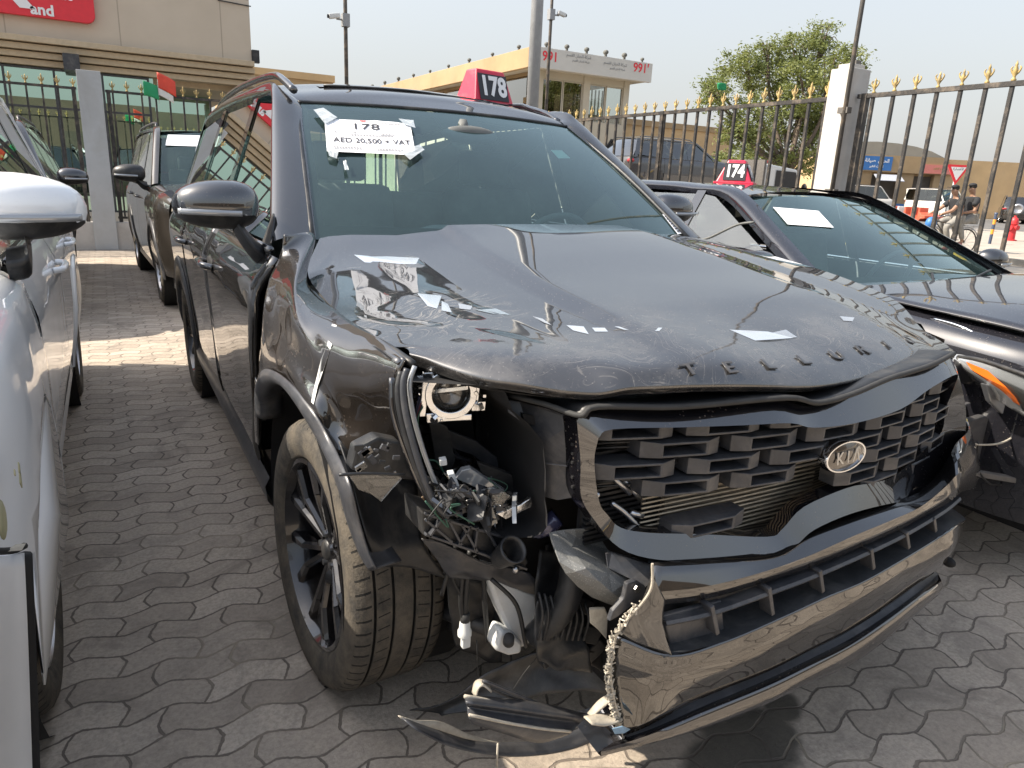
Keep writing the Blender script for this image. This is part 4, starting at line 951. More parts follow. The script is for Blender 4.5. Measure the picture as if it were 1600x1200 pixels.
# shutter slats and radiator behind
mb = MB()
for i in range(26):
    z = .665+.0115*i
    mb.bb(-.555, .60, -.815, -.80, z, z+.006)
mb.bb(-.56, .6, -.80, -.79, .66, .97)
mb.build('shutter', BP, suv)
n = NT('radiator_fins'); x, y, z = n.sep(); f1 = n.math('PINGPONG', z, .0035); f2 = n.math('PINGPONG', x, .0012)
c = n.mix(n.math('MULTIPLY', f1, 280), (.03, .028, .025), (.34, .29, .22)); c = n.mix(n.ramp(n.noise(7, 5), [(.4, 0.0), (.7, .7)]), c, (.03, .03, .03)); n.P(col=c, rough=.6, metal=.2); n.bump(f1, .8, .004)
M['fins'] = n.m
mb = MB()
q = [gp(a, b, .10) for a, b in ((1042, 762), (1218, 735), (1400, 700), (1400, 800), (1232, 832), (1030, 834))]
mb.poly(q, .02, V((0, 1, 0))); rad = mb.build('radiator', M['fins'], suv)
mb = MB()
for i in range(17):
    z = .655+.0105*i; x0 = -.455
    mb.tube([(x0, -.862, z), (-.2, -.872, z+.001), (.05, -.872, z+.001)], .0022, 5, smooth=False)
mb.build('radiator_tubes', M['steel_tan'] if 'steel_tan' in M else M['steel'], rad)
# honeycomb blocks: hollow frames with a chamfered shoulder on either side
def brick(cx, cz, w_=.100, h=.0305, tilt=0):
    mb = MB()
    def Pt(x, z, o): return V((x, G(x, z)+o, z))
    hw, hh = w_/2, h/2; sh = .034
    F = [(-hw, -hh), (hw, -hh), (hw, hh), (-hw, hh)]; I = [(-hw+.005, -hh+.005), (hw-.005, -hh+.005), (hw-.005, hh-.005), (-hw+.005, hh-.005)]
    B = [(-hw-sh, -hh-.002), (hw+sh, -hh-.002), (hw+sh, hh+.002), (-hw-sh, hh+.002)]
    r = lambda L, o: [Pt(cx+a, cz+b+tilt*a, o) for a, b in L]
    fr, inn, inb, bk, bb2 = r(F, .002), r(I, .002), r(I, .045), r(B, .016), r(B, .055)
    mb.rows([close(inb), close(inn), close(fr), close(bk), close(bb2)])
    return mb
lim_l = lambda z: -.60+max(0, .72-z)*1.2
for k in range(6):
    z = .930-.0405*k; off = .098 if k % 2 else 0
    for i in range(-5, 6):
        x = i*.196+off-.12+.006*k
        if x > .55 or x < -.56 or z > .935+.02: continue
        if k == 0 and -.02 < x < .24: continue
        if k == 5 and x > .42: continue
        if (x+.02)**2/.0072+(z-.835)**2/.0016 < 1: continue
        if z < .79 and -.5 < x < .06: continue
        if z < .83 and -.36 < x < -.10 and k >= 4: continue
        if z < .76 and x < .1: continue
        brick(x, z-.012*(x < -.2)*0).build('grille_block', SP, suv, bevel=.0015)
# thin horizontal links between the blocks
mb = MB()
for k in range(6):
    z = .930-.0405*k
    for dz in (-.006, .004):
        xs_ = (-.57, -.3, 0, .3, .56) if z > .80 else (.10, .3, .45, .54)
        mb.tube([(x, G(x, z)+.047, z+dz) for x in xs_], .0028, 4)
mb.build('grille_links', BP, suv, True)
p0 = gp(1105, 818, .02); b = brick(p0.x, p0.z, .10, .030, .10); b.build('grille_block', SP, suv, bevel=.0015)
p0 = gp(1175, 728, .0); 
# left broken stub with screw and pipes
mb = MB()
for a, b_, c_ in (((950, 738), (985, 770), .05), ((965, 738), (1005, 785), .06), ((985, 800), (1004, 806), .05)):
    mb.tube([gp(*a, c_), gp(*b_, c_)], .007, 8)
mb.tube([gp(955, 785, .05), gp(975, 800, .05), gp(1000, 826, .05)], .006, 8); mb.build('coolant_pipe', M['steel'], suv, True)
mb = MB(); q = gp(933, 773, .0); mb.ball(q, .006); mb.build('screw', M['steel'], suv, True)
# emblem
ec = gp(1319, 713, -.012); nn = V((.0, -1, .12)).normalized()
mb = MB(); prof = [(1.0, -.012), (1.0, 0), (.97, .006), (.90, .006), (.88, .001)]
def ov(a, r, o): return ec+V((math.cos(a)*.066*r, 0, math.sin(a)*.036*r))+nn*o
mb.rows([[ov(2*math.pi*i/40, r, o) for i in range(40)] for r, o in prof], True); em = mb.build('emblem', M['chrome'], suv, True, ang=50)
mb = MB(); mb.rows([[ov(2*math.pi*i/40, r, o) for i in range(40)] for r, o in ((.89, .002), (.6, .006), (.3, .008), (.01, .0085))], True)
n = NT('emblem_face'); n.P(col=(.12, .11, .10), rough=.12, metal=.8, coat=1.0); M['emblem_face'] = n.m
mb.build('face', n.m, em, True)
n = NT('emblem_letters'); n.P(col=(.5, .48, .44), rough=.25, metal=.6); text('K I \u039b', .038, ec+nn*.0105, V((1, 0, 0)), V((0, .1, 1)), n.m, 'letters', em, .0004, .0006, sx=.95)
# ---------------- bumper
def FB(x, z=0):
    a = abs(x); return -1.02+.10*(x/.8)**2+2.4*max(0, a-.75)**2
def bp(px, py, o=0.0): return on(px, py, lambda x, z: FB(x)+o)
def W(x, y, z): return V((x, y, z))
top = [bp(1020, 879, .045), bp(1110, 872, .045), bp(1211, 858, .05), bp(1262, 824, .06), bp(1330, 799, .06), bp(1388, 783, .055), bp(1430, 772, .05), bp(1468, 737, .055), bp(1494, 694, .055), W(.82, -.80, .74), W(.90, -.68, .77)]
cre = [bp(1018, 926, .022), bp(1105, 916, .018), bp(1195, 893, .015), bp(1265, 868, .012), bp(1335, 837, .01), bp(1395, 812, .008), bp(1440, 791, .006), bp(1478, 760, .004), bp(1502, 737, 0), W(.915, -.81, .60), W(.965, -.66, .63)]
bot = [bp(1024, 946, .03), bp(1107, 935, .026), bp(1195, 910, .022), bp(1276, 883, .018), bp(1357, 849, .012), bp(1410, 825, .012), bp(1450, 803, .012), bp(1483, 785, .012), bp(1503, 768, .01), W(.93, -.80, .53), W(.975, -.66, .54)]
def_ = [a.lerp(b, .5)+V((0, -.003, .002)) for a, b in zip(top, cre)]; cb2 = [a.lerp(b, .5)+V((0, -.002, 0)) for a, b in zip(cre, bot)]
mb = MB(); mb.grid([top, def_, cre, cb2, bot], 6, 1); bumper = mb.build('bumper', P_, suv, True, solid=.004, off=-1, ang=24); bumper['label'] = 'cracked glossy front bumper torn off at its near corner'
# side return of the bumper on the far corner
mb = MB(); mb.grid([[top[-1], cre[-1], bot[-1], W(.95, -.70, .25)], [W(.95, -.52, .80), W(.985, -.52, .66), W(.985, -.5, .5), W(.96, -.5, .28)]], 4, 4); mb.build('bumper_corner', P_, suv, True)
# lower panel
rc = [bp(964, 994, .05), bp(1050, 1024, .0), bp(1136, 1001), bp(1227, 962), bp(1290, 933), bp(1348, 909), bp(1400, 880), bp(1455, 847), bp(1498, 818), W(.93, -.79, .42), W(.97, -.66, .43)]
rm = [bp(955, 1050, .05), bp(1040, 1065, .0), bp(1130, 1045), bp(1220, 1005), bp(1290, 972), bp(1345, 945), bp(1400, 915), bp(1455, 880), bp(1494, 852), W(.93, -.78, .34), W(.965, -.66, .34)]
rd = [bp(974, 1150, .06), bp(1012, 1135, .03), bp(1097, 1091, .018), bp(1201, 1049, .015), bp(1270, 1014, .015), bp(1325, 986, .015), bp(1385, 949, .015), bp(1440, 909, .02), bp(1478, 880, .03), W(.91, -.75, .25), W(.94, -.66, .25)]
mb = MB(); mb.grid([rc, rm, rd], 6, 8); mb.build('lower_panel', P_, bumper, True, solid=.004, off=-1)
# corner filler beside the intake, ragged edge on the left
fil = [[bp(1019, 900, .01), bp(1028, 915, .012), bp(1040, 938, .02)], [bp(1004, 940, .02), bp(1018, 952, .02), bp(1036, 966, .02)], [bp(985, 963, .03), bp(1004, 980, .025), bp(1040, 995, .012)], [bp(966, 990, .05), bp(1000, 1010, .03), bp(1050, 1024, .0)]]
mb = MB(); mb.grid(fil, 6, 6); mb.build('corner_panel', M['dusty_panel'] if 'dusty_panel' in M else P_, bumper, True, solid=.004, off=-1)
# ragged raw edge
random.seed(3); mb = MB(); pts = [bp(1020, 880, .005), bp(1019, 915, .005), bp(1005, 940, .012), bp(985, 962, .02), bp(964, 992, .035), bp(958, 1020, .045), bp(955, 1050, .045), bp(960, 1090, .05), bp(970, 1125, .06), bp(975, 1152, .065)]
q = resample(pts, 60)
for i in range(12, 58):
    p = q[i]
    for _ in range(5 if i > 22 else 2): mb.box(p+V((random.uniform(-.012, .002), random.uniform(-.003, .008), random.uniform(-.006, .006))), (random.uniform(.006, .020), random.uniform(.0015, .004), random.uniform(.0015, .005)), Matrix.Rotation(random.gauss(0, .7), 3, 'Y') @ Matrix.Rotation(random.uniform(0, 3), 3, 'X') @ Matrix.Rotation(random.uniform(0, 3), 3, 'Z'))
mb.tube([p+V((-.002, -.001, 0)) for p in pts], .0028, 5); mb.build('torn_edge', M['raw_plastic'], bumper)
# intake: recessed tray, bars and ribs
b2 = [p+V((0, .065, -.004)) for p in bot]; c2 = [p+V((0, .075, .006)) for p in rc[1:]]; c2 = [c2[0]+V((-.03, 0, .01))]+c2
c1 = [rc[1]+V((-.02, 0, 0))]+rc[1:]
mb = MB(); mb.grid([bot, b2], 5, 3); mb.grid([b2, c2], 5, 4); mb.grid([c2, c1], 5, 3); itk = mb.build('intake', M['intake_plastic'] if 'intake_plastic' in M else BP, bumper, True, ang=40)
mb = MB()
bar1 = [bp(1040, 975, .018), bp(1110, 960, .012), bp(1196, 930, .010), bp(1276, 900, .01), bp(1354, 866, .01), bp(1410, 839, .01), bp(1452, 815, .01), bp(1480, 797, .01), bp(1500, 780, .01)]
q = resample(bar1, 40)
mb.rows([[p+V((0, 0, .006)) for p in q], [p+V((0, -.004, 0)) for p in q], [p+V((0, 0, -.006)) for p in q], [p+V((0, .03, -.004)) for p in q], [p+V((0, .03, .004)) for p in q], [p+V((0, 0, .006)) for p in q]])
mb.build('intake_bar', SP, itk, True, ang=40)
for a, b_ in (((1104, 941), (1113, 985)), ((1193, 913), (1199, 955)), ((1272, 886), (1277, 920)), ((1352, 853), (1356, 884)), ((1407, 827), (1411, 852)), ((1450, 806), (1453, 826))):
    mb = MB(); mb.bar(bp(*a, .022), bp(*b_, .022), .010, .035, V((0, 1, 0))); mb.build('intake_rib', SP, itk, bevel=.002)
mb = MB(); q = [bp(1036, 962, .03), bp(1128, 938, .03), bp(1132, 985, .03), bp(1050, 1018, .03)]; mb.poly(q, .012, V((0, 1, 0))); mb.build('intake_plate', SP, itk, bevel=.003)
mb = MB(); q = [bp(1096, 888, -.002), bp(1150, 880, -.002)]; 
# skid lip
l0 = [bp(960, 1158, .08), bp(1020, 1138, .035), bp(1100, 1103, .025), bp(1200, 1061, .022), bp(1275, 1025, .022), bp(1330, 997, .022), bp(1390, 958, .022), bp(1440, 921, .026), bp(1466, 897, .06)]
l1 = [bp(940, 1172, .075), bp(1010, 1150, .02), bp(1095, 1118, .005), bp(1195, 1078, .0), bp(1262, 1046, .0), bp(1325, 1015, .0), bp(1388, 972, .0), bp(1445, 928, .005), bp(1471, 908, .02)]
l2 = [bp(935, 1178, .09), bp(1005, 1161, .03), bp(1090, 1139, .015), bp(1190, 1101, .01), bp(1252, 1071, .01), bp(1325, 1040, .01), bp(1390, 993, .01), bp(1452, 938, .015), bp(1471, 922, .03)]
l3 = [p+V((0, .12, .01)) for p in l2]
mb = MB(); mb.grid([l0, l1, l2, l3], 5, 4); mb.build('skid_lip', GB, bumper, True, ang=50)
mb = MB(); mb.grid([rd[0:9], [a.lerp(b, .35)+V((0, .014, 0)) for a, b in zip(rd, l0)], [a.lerp(b, .8)+V((0, .014, 0)) for a, b in zip(rd, l0)], l0], 5, 2); mb.build('lip_insert', SP, bumper, True, ang=40)
mb = MB(); mb.ball(bp(1482, 878, .02), (.012, .02, .014)); mb.build('tow_hook_cover', DB, bumper, True)
mb = MB(); mb.grid([[bp(1012, 880, .07), bp(1110, 874, .07), bp(1211, 858, .07)], [gp(1015, 866, .01), gp(1105, 868, .01), gp(1208, 860, .01)]], 6, 2); mb.build('grille_lower_lip', BP, suv, True)
mb = MB(); mb.grid([[V((.655, -.80, z)), V((.74, -.755, z)), V((.83, -.66, z)), V((.875, -.58, z))] for z in (.96, .82, .68)], 4, 4); mb.build('headlight', M['clear_lamp'], suv, True)
mb = MB(); mb.grid([[V((.65, -.80, z)), V((.76, -.77, z)), V((.86, -.68, z)), V((.93, -.54, z))] for z in (.675, .60, .50)], 4, 4); mb.build('bumper_end', P_, bumper, True)
# ---------------- grey bracket wall left of the grille
q = [at(a, b, y=y_) for a, b, y_ in ((792, 624, -.70), (812, 628, -.715), (860, 640, -.78), (903, 657, -.83), (905, 720, -.83), (905, 776, -.83), (872, 782, -.80), (852, 777, -.78), (850, 725, -.775), (847, 692, -.77), (822, 664, -.735), (795, 645, -.71))]
mb = MB(); mb.poly(q, .006, V((0, 1, 0))); brk = mb.build('side_bracket', SP, suv, bevel=.002)
mb = MB(); mb.poly([at(a, b, y=-.752) for a, b in ((816, 646), (834, 650), (837, 664), (820, 661))], .01, V((0, 1, 0))); mb.build('clip_hole', DB, brk)
mb = MB()
for yy_ in (694, 708, 722, 745, 760): mb.box(at(898, yy_, y=-.838), (.014, .006, .005))
mb.build('clip_slots', DB, brk)
mb = MB(); mb.tube([at(850, 724, y=-.783), at(875, 727, y=-.806), at(905, 731, y=-.836)], .0018, 5); mb.tube([at(851, 728, y=-.782), at(853, 776, y=-.786)], .0018, 5); mb.build('rib', SP, brk, True)
# ---------------- headlamp bay
wall = lambda x, z: -.42
mb = MB()
rim_ = [(640, 560), (655, 566), (690, 568), (730, 580), (785, 605), (800, 640), (848, 690), (852, 780), (855, 822), (830, 840), (760, 835), (700, 815), (672, 770), (650, 700), (630, 640), (622, 600), (626, 578)]
R1_ = []
for a, b in rim_:
    t = (a-622)/(855-622); R1_.append(at(a, b, y=-.66-.14*t))
R1_ = [V((p.x, p.y, min(p.z, 1.005))) for p in R1_]; R2_ = [V((p.x*.98+.01, -.50, .85+(p.z-.85)*.90)) for p in R1_]; R3_ = [V((p.x*.9-.05, -.46, .85+(p.z-.85)*.85)) for p in R1_]
mb.grid([close(R1_), close(R2_), close(R3_)], 2, 4); mb.poly([p+V((0, .01, 0)) for p in R3_]); bay = mb.build('headlight_bay', DB, suv, True, ang=50)
# housing inner ribs: make the bay read as moulded plastic
random.seed(11); mb = MB()
for a, b, c_, d in ((765, 650, 765, 700), (780, 655, 781, 690), (790, 650, 792, 660), (720, 720, 800, 760), (690, 700, 735, 720), (735, 700, 770, 740), (700, 690, 740, 735), (805, 700, 830, 720), (805, 680, 812, 740), (830, 700, 828, 800), (744, 610, 790, 640)):
    mb.tube([at(a, b, y=-.50), at((a+c_)/2, (b+d)/2+3, y=-.51), at(c_, d, y=-.50)], random.choice((.0025, .004, .006)), 5)
mb.build('bay_ribs', SP, bay, True)
for _ in range(16):
    mb = MB(); a, b = random.uniform(660, 840), random.uniform(640, 790); p = at(a, b, y=-.49)
    mb.box(p, (random.uniform(.01, .05), .02, random.uniform(.006, .03)), Matrix.Rotation(random.uniform(-.5, .5), 3, 'Y')); mb.build('bay_lug', BP, bay, bevel=.002)
# lamp outline strips running down the near edge
S1 = [(636, 576), (630, 600), (633, 640), (645, 690), (662, 745), (682, 790), (700, 808)]
S2 = [(648, 572), (640, 600), (645, 645), (660, 700), (678, 750), (695, 790)]
S3 = [(627, 580), (622, 612), (628, 655), (642, 705), (660, 755), (680, 800)]
for L_, r_, mt, yo in ((S1, .0065, 'satin_plastic', 0), (S2, .005, 'clear_solid', .015), (S3, .007, 'black_plastic', .01), ([(612, 590), (614, 640), (628, 690), (650, 745), (668, 780)], .006, 'gloss_black', .03)):
    mb = MB(); mb.tube([at(a, b, y=-.69-.0009*(b-560)*.3+yo) for a, b in L_], r_, 8); mb.build('lamp_edge', M[mt] if mt in M else M['clear_lamp'], bay, True)
mb = MB()
for i in range(5):
    for j in range(4):
        mb.ball(at(640+i*5-(j % 2)*2, 598+j*6+i*1.5, y=-.60), .0035, 6, 4)
mb.build('vent_dots', SP, bay, True)
# projector
n = NT('projector_glass'); n.P(col=(.78, .79, .80), rough=n.ramp(n.noise(60, 3), [(.3, .06), (.7, .3)]), metal=1.0); n.bump(n.noise(40, 2), .25, .004); M['proj'] = n.m
pc = at(703, 614, y=-.64); nn = (CP-pc).normalized(); nn = V((nn.x*.45, nn.y, nn.z*.2)).normalized(); rt_ = V((0, 0, 1)).cross(nn).normalized(); rt_ = -rt_ if rt_.x < 0 else rt_; up_ = nn.cross(rt_); up_ = -up_ if up_.z < 0 else up_
def pj(u, v, o=0): return pc+(rt_*u+up_*v+nn*o)*1.22
ph = MB()
def rring(mb, cu, cv, r0_, r1, o, a0=0, a1=2*math.pi, n=28, d=.01, sx_=1.0):
    g = [[pj(cu+math.cos(a0+(a1-a0)*i/n)*r*sx_, cv+math.sin(a0+(a1-a0)*i/n)*r, o_) for i in range(n+1)] for r, o_ in ((r1, o-d), (r1, o), (r0_, o), (r0_, o-d))]
    mb.rows(g)
mb = MB(); rring(mb, 0, 0, .030, .041, .012, 0, 2*math.pi, 36, .02, 1.05)
for (u, v, w_, h_, rr) in ((-.038, .03, .018, .014, .2), (.04, .035, .014, .016, .3), (.047, -.022, .022, .016, .1), (-.012, .045, .022, .012, 0), (-.03, -.038, .020, .016, -.1), (.0, -.04, .07, .010, .05), (.042, .0, .010, .06, .1), (-.044, -.004, .010, .062, .1)):
    q = [pj(u+sx_*w_/2+sy_*h_/2*rr, v+sy_*h_/2, 0) for sx_, sy_ in ((-1, -1), (1, -1), (1, 1), (-1, 1))]; mb.poly(q, .012, nn)
proj = mb.build('projector', M['proj'], bay, False, bevel=.0015)
mb = MB(); mb.rows([[pj(math.cos(2*math.pi*i/28)*r*1.05, math.sin(2*math.pi*i/28)*r, o) for i in range(29)] for r, o in ((.030, .004), (.022, .012), (.01, .016), (.0005, .017))]); mb.build('lens', M['clear_plastic'], proj, True)
mb = MB(); mb.rows([[pj(math.cos(2*math.pi*i/28)*r, math.sin(2*math.pi*i/28)*r, o) for i in range(29)] for r, o in ((.030, .0), (.0005, -.012))]); mb.build('bowl', M['emblem_face'], proj, True)
mb = MB(); rring(mb, 0, .012, .010, .016, .008, .1, 3.0, 14, .004); mb.poly([pj(-.028, .002, .004), pj(.028, .006, .004), pj(.028, .012, .004), pj(-.028, .008, .004)], .004, nn); mb.build('shade', M['proj'], proj)
random.seed(21)
for k in range(26):
    a_ = random.uniform(0, 6.28); r_ = random.uniform(.036, .056); mb = MB(); c_ = pj(math.cos(a_)*r_*1.1, math.sin(a_)*r_*.95, random.uniform(.002, .016)); s_ = random.uniform(.005, .014)
    mb.box(c_, (s_, s_*.8, s_*random.uniform(.3, 1)), Matrix.Rotation(random.uniform(0, 3), 3, 'Y') @ Matrix.Rotation(random.uniform(-.5, .5), 3, 'X')); mb.build('projector_lug', M[random.choice(('proj', 'clear_lamp', 'proj', 'black_plastic', 'chrome'))], proj, bevel=.001)
mb = MB()
for u, v in ((-.038, .03), (.044, .037), (-.028, -.042)): mb.rows([[pj(u+math.cos(2*math.pi*i/12)*r, v+math.sin(2*math.pi*i/12)*r, .0135) for i in range(13)] for r in (.006, .001)])
mb.build('screw_holes', DB, proj)
# wires in the bay
M['clear_lens_bit'] = M['clear_plastic']; M['wire_green'] = plain('wire_green', (.03, .09, .06), .5); M['wire_violet'] = plain('wire_violet', (.06, .055, .11), .5); M['wire_red'] = plain('wire_red', (.16, .03, .03), .5); M['wire_black'] = plain('wire_black', (.02, .02, .02), .5)
def wire(P, r, mt, par=None, y=-.62, nm='wire', wob=0):
    pts = [at(q[0], q[1], y=q[2] if len(q) > 2 else y) for q in P]; mb = MB(); mb.tube(pts, r, 6); return mb.build(nm, M[mt], par or bay, True)
for k in range(6):
    wire([(655+k*1.2, 620+k*3), (648+k, 655), (650+k*1.4, 690), (660, 735), (672+k, 790)], .0014, ('wire_violet', 'wire_black', 'wire_violet', 'wire_red', 'wire_black', 'wire_green')[k], y=-.645-.003*k)
wire([(664, 719), (680, 720), (690, 732), (696, 748)], .002, 'wire_green', y=-.66)
for k in range(8):
    a = random.uniform(660, 700); wire([(a, 578+random.uniform(-3, 5)), (a+15, 570+random.uniform(0, 6)), (a+35, 588+random.uniform(-6, 6)), (a+30, 600)], .0012, random.choice(('wire_black', 'wire_violet', 'wire_red')), y=-.60)
# pile of broken lamp pieces on the crash bracket
M['yellow_clip'] = plain('yellow_clip', (.55, .45, .18), .5, var=.15); M['beige_board'] = plain('circuit_board', (.22, .15, .09), .6, var=.3)
deb = suv
def shard(pts, y, th, mat, nm='lamp_shard', bev=.0015, tilt=0):
    P = [at(a, b, y=y+tilt*(a-pts[0][0])/1000) for a, b in pts]; mb = MB(); mb.poly(P, th, V((.2, 1, .3))); return mb.build(nm, M[mat], deb, bevel=bev)
shard([(658, 778), (672, 772), (700, 795), (714, 808), (704, 822), (680, 800)], -.72, .004, 'beige_board', 'circuit_board')
shard([(665, 775), (676, 772), (680, 782), (669, 786)], -.727, .008, 'yellow_clip', 'terminal'); shard([(690, 797), (712, 799), (712, 808), (692, 806)], -.727, .008, 'yellow_clip', 'terminal')
shard([(722, 735), (735, 732), (790, 768), (783, 780), (712, 748)], -.70, .012, 'clear_lamp')
shard([(700, 742), (710, 740), (718, 760), (707, 766)], -.72, .014, 'white_plastic', 'connector'); shard([(687, 720), (698, 718), (699, 727), (688, 729)], -.70, .012, 'white_plastic', 'connector')
shard([(775, 803), (815, 788), (830, 778), (832, 792), (790, 812)], -.75, .010, 'proj'); shard([(744, 792), (765, 780), (782, 812), (760, 822), (745, 808)], -.74, .014, 'satin_plastic')
shard([(757, 792), (768, 788), (778, 818), (768, 822)], -.755, .008, 'raw_plastic')
random.seed(5)
for k in range(95):
    a = random.gauss(742, 40); b = 787+.18*(a-735)+random.gauss(0, 13)
    if not 672 < a < 834: continue
    p = at(a, b, y=random.uniform(-.78, -.66)); s_ = random.choice((random.uniform(.010, .03), random.uniform(.02, .05))); mb = MB()
    q = Matrix.Rotation(random.uniform(0, 6.2), 3, 'Z') @ Matrix.Rotation(random.gauss(0, .8), 3, 'Y') @ Matrix.Rotation(random.gauss(0, .8), 3, 'X'); nn_ = random.randint(3, 6)
    pts = [q @ V((math.cos(6.28*i/nn_+random.uniform(-.4, .4))*s_*random.uniform(.5, 1), 0, math.sin(6.28*i/nn_+random.uniform(-.4, .4))*s_*random.uniform(.2, .6))) for i in range(nn_)]
    mb.poly([p+v_ for v_ in pts], random.uniform(.002, .008), q @ V((0, 1, 0))); mb.build('lamp_shard', M[random.choice(('black_plastic', 'black_plastic', 'satin_plastic', 'dull_black', 'gloss_black', 'clear_lamp', 'clear_lens_bit', 'dull_black', 'satin_plastic', 'black_plastic') if k % 3 else ('black_plastic', 'satin_plastic'))], deb)
for k in range(16):
    a = random.uniform(680, 800); b = random.uniform(760, 800); wire([(a, b), (a+random.uniform(-20, 20), b+random.uniform(-25, 5)), (a+random.uniform(-30, 30), b+random.uniform(-5, 25)), (a+random.uniform(-40, 40), b+random.uniform(0, 30))], random.uniform(.0009, .002), random.choice(('wire_black', 'wire_black', 'wire_black', 'satin_plastic', 'wire_green')), suv, y=random.uniform(-.8, -.7))
for pts, y_, th, mt in ((((700, 672), (745, 690), (800, 735), (812, 760), (790, 752), (740, 712), (705, 700)), -.53, .006, 'satin_plastic'), (((668, 650), (700, 668), (712, 720), (700, 745), (680, 720)), -.55, .006, 'black_plastic'), (((770, 612), (800, 625), (822, 660), (812, 700), (788, 668), (772, 640)), -.55, .006, 'black_plastic'), (((745, 722), (800, 742), (838, 776), (832, 800), (800, 782), (756, 750)), -.62, .010, 'black_plastic'), (((810, 700), (846, 712), (850, 780), (826, 770)), -.60, .006, 'satin_plastic'), (((690, 742), (720, 728), (760, 744), (752, 760), (712, 762)), -.69, .006, 'clear_lens_bit'), (((728, 770), (772, 762), (800, 776), (782, 792), (742, 790)), -.735, .006, 'clear_lens_bit'), (((655, 745), (685, 748), (702, 775), (682, 782)), -.70, .008, 'black_plastic')):
    shard(pts, y_, th, mt, 'housing_fragment', .002, tilt=random.uniform(-.6, .6))
# crash bracket below the bay with webbing and a round duct
mb = MB(); q = [(660, 800), (700, 812), (760, 826), (812, 842), (826, 880), (815, 892), (770, 876), (705, 846), (662, 838)]
mb.poly([at(a, b, y=-.74) for a, b in q], .10, V((0, 1, 0))); cb = mb.build('lamp_carrier', BP, suv, bevel=.004)
mb = MB()
for a, b, c_, d in ((665, 812, 705, 846), (700, 812, 720, 850), (720, 818, 745, 862), (745, 822, 740, 860), (760, 828, 790, 880), (664, 802, 812, 846), (664, 834, 822, 888), (690, 808, 670, 838), (735, 820, 715, 850), (790, 838, 770, 876)):
    mb.bar(at(a, b, y=-.748), at(c_, d, y=-.748), .005, .012, V((0, 1, 0)))
mb.build('web_ribs', SP, cb, bevel=.001)
c_ = at(803, 858, y=-.80); mb = MB(); ax = V((.1, -.5, .5)).normalized(); mb.rev([(.020, -.06), (.027, -.01), (.029, 0), (.025, 0), (.022, -.01), (.018, -.05)], c_, ax, 24); mb.build('duct', BP, cb, True)
c_ = at(843, 825, y=-.72); mb = MB(); mb.tube([c_+V((0, .1, -.03)), c_, c_+V((.03, -.02, .03))], .022, 14); mb.build('bumper_beam', M['beam_blue'] if 'beam_blue' in M else GB, suv, True)
mb = MB(); mb.ball(at(806, 890, y=-.76), (.008, .006, .008)); mb.build('bolt', M['steel'], cb, True)
# splintered fender lip next to the lamp
mb = MB(); P = [at(a, b, y=-.73) for a, b in ((545, 742), (575, 738), (622, 742), (628, 748), (608, 770), (596, 784), (580, 772), (560, 765))]; mb.poly(P, .003, V((0, 1, 0))); mb.build('broken_lens', M['clear_plastic'], suv)
mb = MB(); mb.tube([at(530, 742, y=-.76), at(570, 740, y=-.76), at(632, 742, y=-.74)], .003, 6); mb.build('snapped_rod', BP, suv, True)
mb = MB(); q = [(548, 735), (556, 700), (590, 683), (625, 690), (640, 730), (655, 752), (600, 747)]; mb.poly([at(a, b, y=-.66) for a, b in q], .04, V((0, 1, 0))); mb.build('fender_support', BP, suv, bevel=.006)
random.seed(9)
for k in range(14):
    p = at(random.uniform(560, 625), random.uniform(695, 745), y=-.70); mb = MB(); s_ = random.uniform(.008, .025); mb.box(p, (s_, .006, s_*.6), Matrix.Rotation(random.uniform(0, 3), 3, 'Y')); mb.build('fender_shard', M[random.choice(('black_plastic', 'gloss_black', 'satin_plastic'))], suv, bevel=.001)
# ---------------- crumpled bumper reinforcement, grey with water drops
n = NT('dusty_grey_plastic'); d_ = n.ramp(n.vor(240), [(.18, 1.0), (.26, 0.0)]); c = n.mix(n.ramp(n.noise(10, 6), [(.3, 0.0), (.7, 1.0)]), (.11, .115, .115), (.21, .21, .20)); c = n.mix(n.math('MULTIPLY', d_, .6), c, (.42, .41, .38)); n.P(col=c, rough=.5); n.bump(d_, .5, .003); M['drop_grey'] = n.m
f1 = [[(858, 833), (880, 828), (912, 826), (936, 832)], [(868, 862), (892, 856), (918, 850), (948, 858)], [(884, 896), (915, 888), (945, 872), (978, 880)], [(925, 932), (955, 925), (985, 905), (1000, 902)], [(975, 950), (988, 945), (1000, 925), (1008, 915)]]
yz = [[-.80, -.80, -.81, -.80], [-.85, -.83, -.80, -.80], [-.87, -.89, -.83, -.82], [-.86, -.90, -.88, -.84], [-.86, -.88, -.88, -.86]]
mb = MB(); mb.grid([[at(a, b, y=y_) for (a, b), y_ in zip(r, yr)] for r, yr in zip(f1, yz)], 2, 2); mb.build('bumper_bracket', M['drop_grey'], suv, False, solid=.004, bevel=.001)
mb = MB(); mb.poly([at(a, b, y=y_) for a, b, y_ in ((947, 865, -.86), (955, 862, -.86), (990, 872, -.87), (1016, 882, -.9), (1016, 912, -.92), (1000, 925, -.92), (985, 905, -.9), (950, 888, -.87))], .004, V((0, 1, 0))); mb.build('bumper_bracket', SP, suv, bevel=.002)
tab = [(980, 912), (994, 907), (1008, 915), (1012, 930), (990, 945), (965, 965), (952, 972), (958, 955), (975, 935)]
mb = MB(); mb.poly([at(a, b, y=-.93) for a, b in tab], .012, V((0, 1, 0))); tb = mb.build('mount_tab', SP, suv, bevel=.003)
mb = MB(); mb.rev([(0, .004), (.007, .004), (.008, 0)], at(995, 920, y=-.935), V((0, -1, .2)), 6); mb.build('bolt', M['steel'], tb)
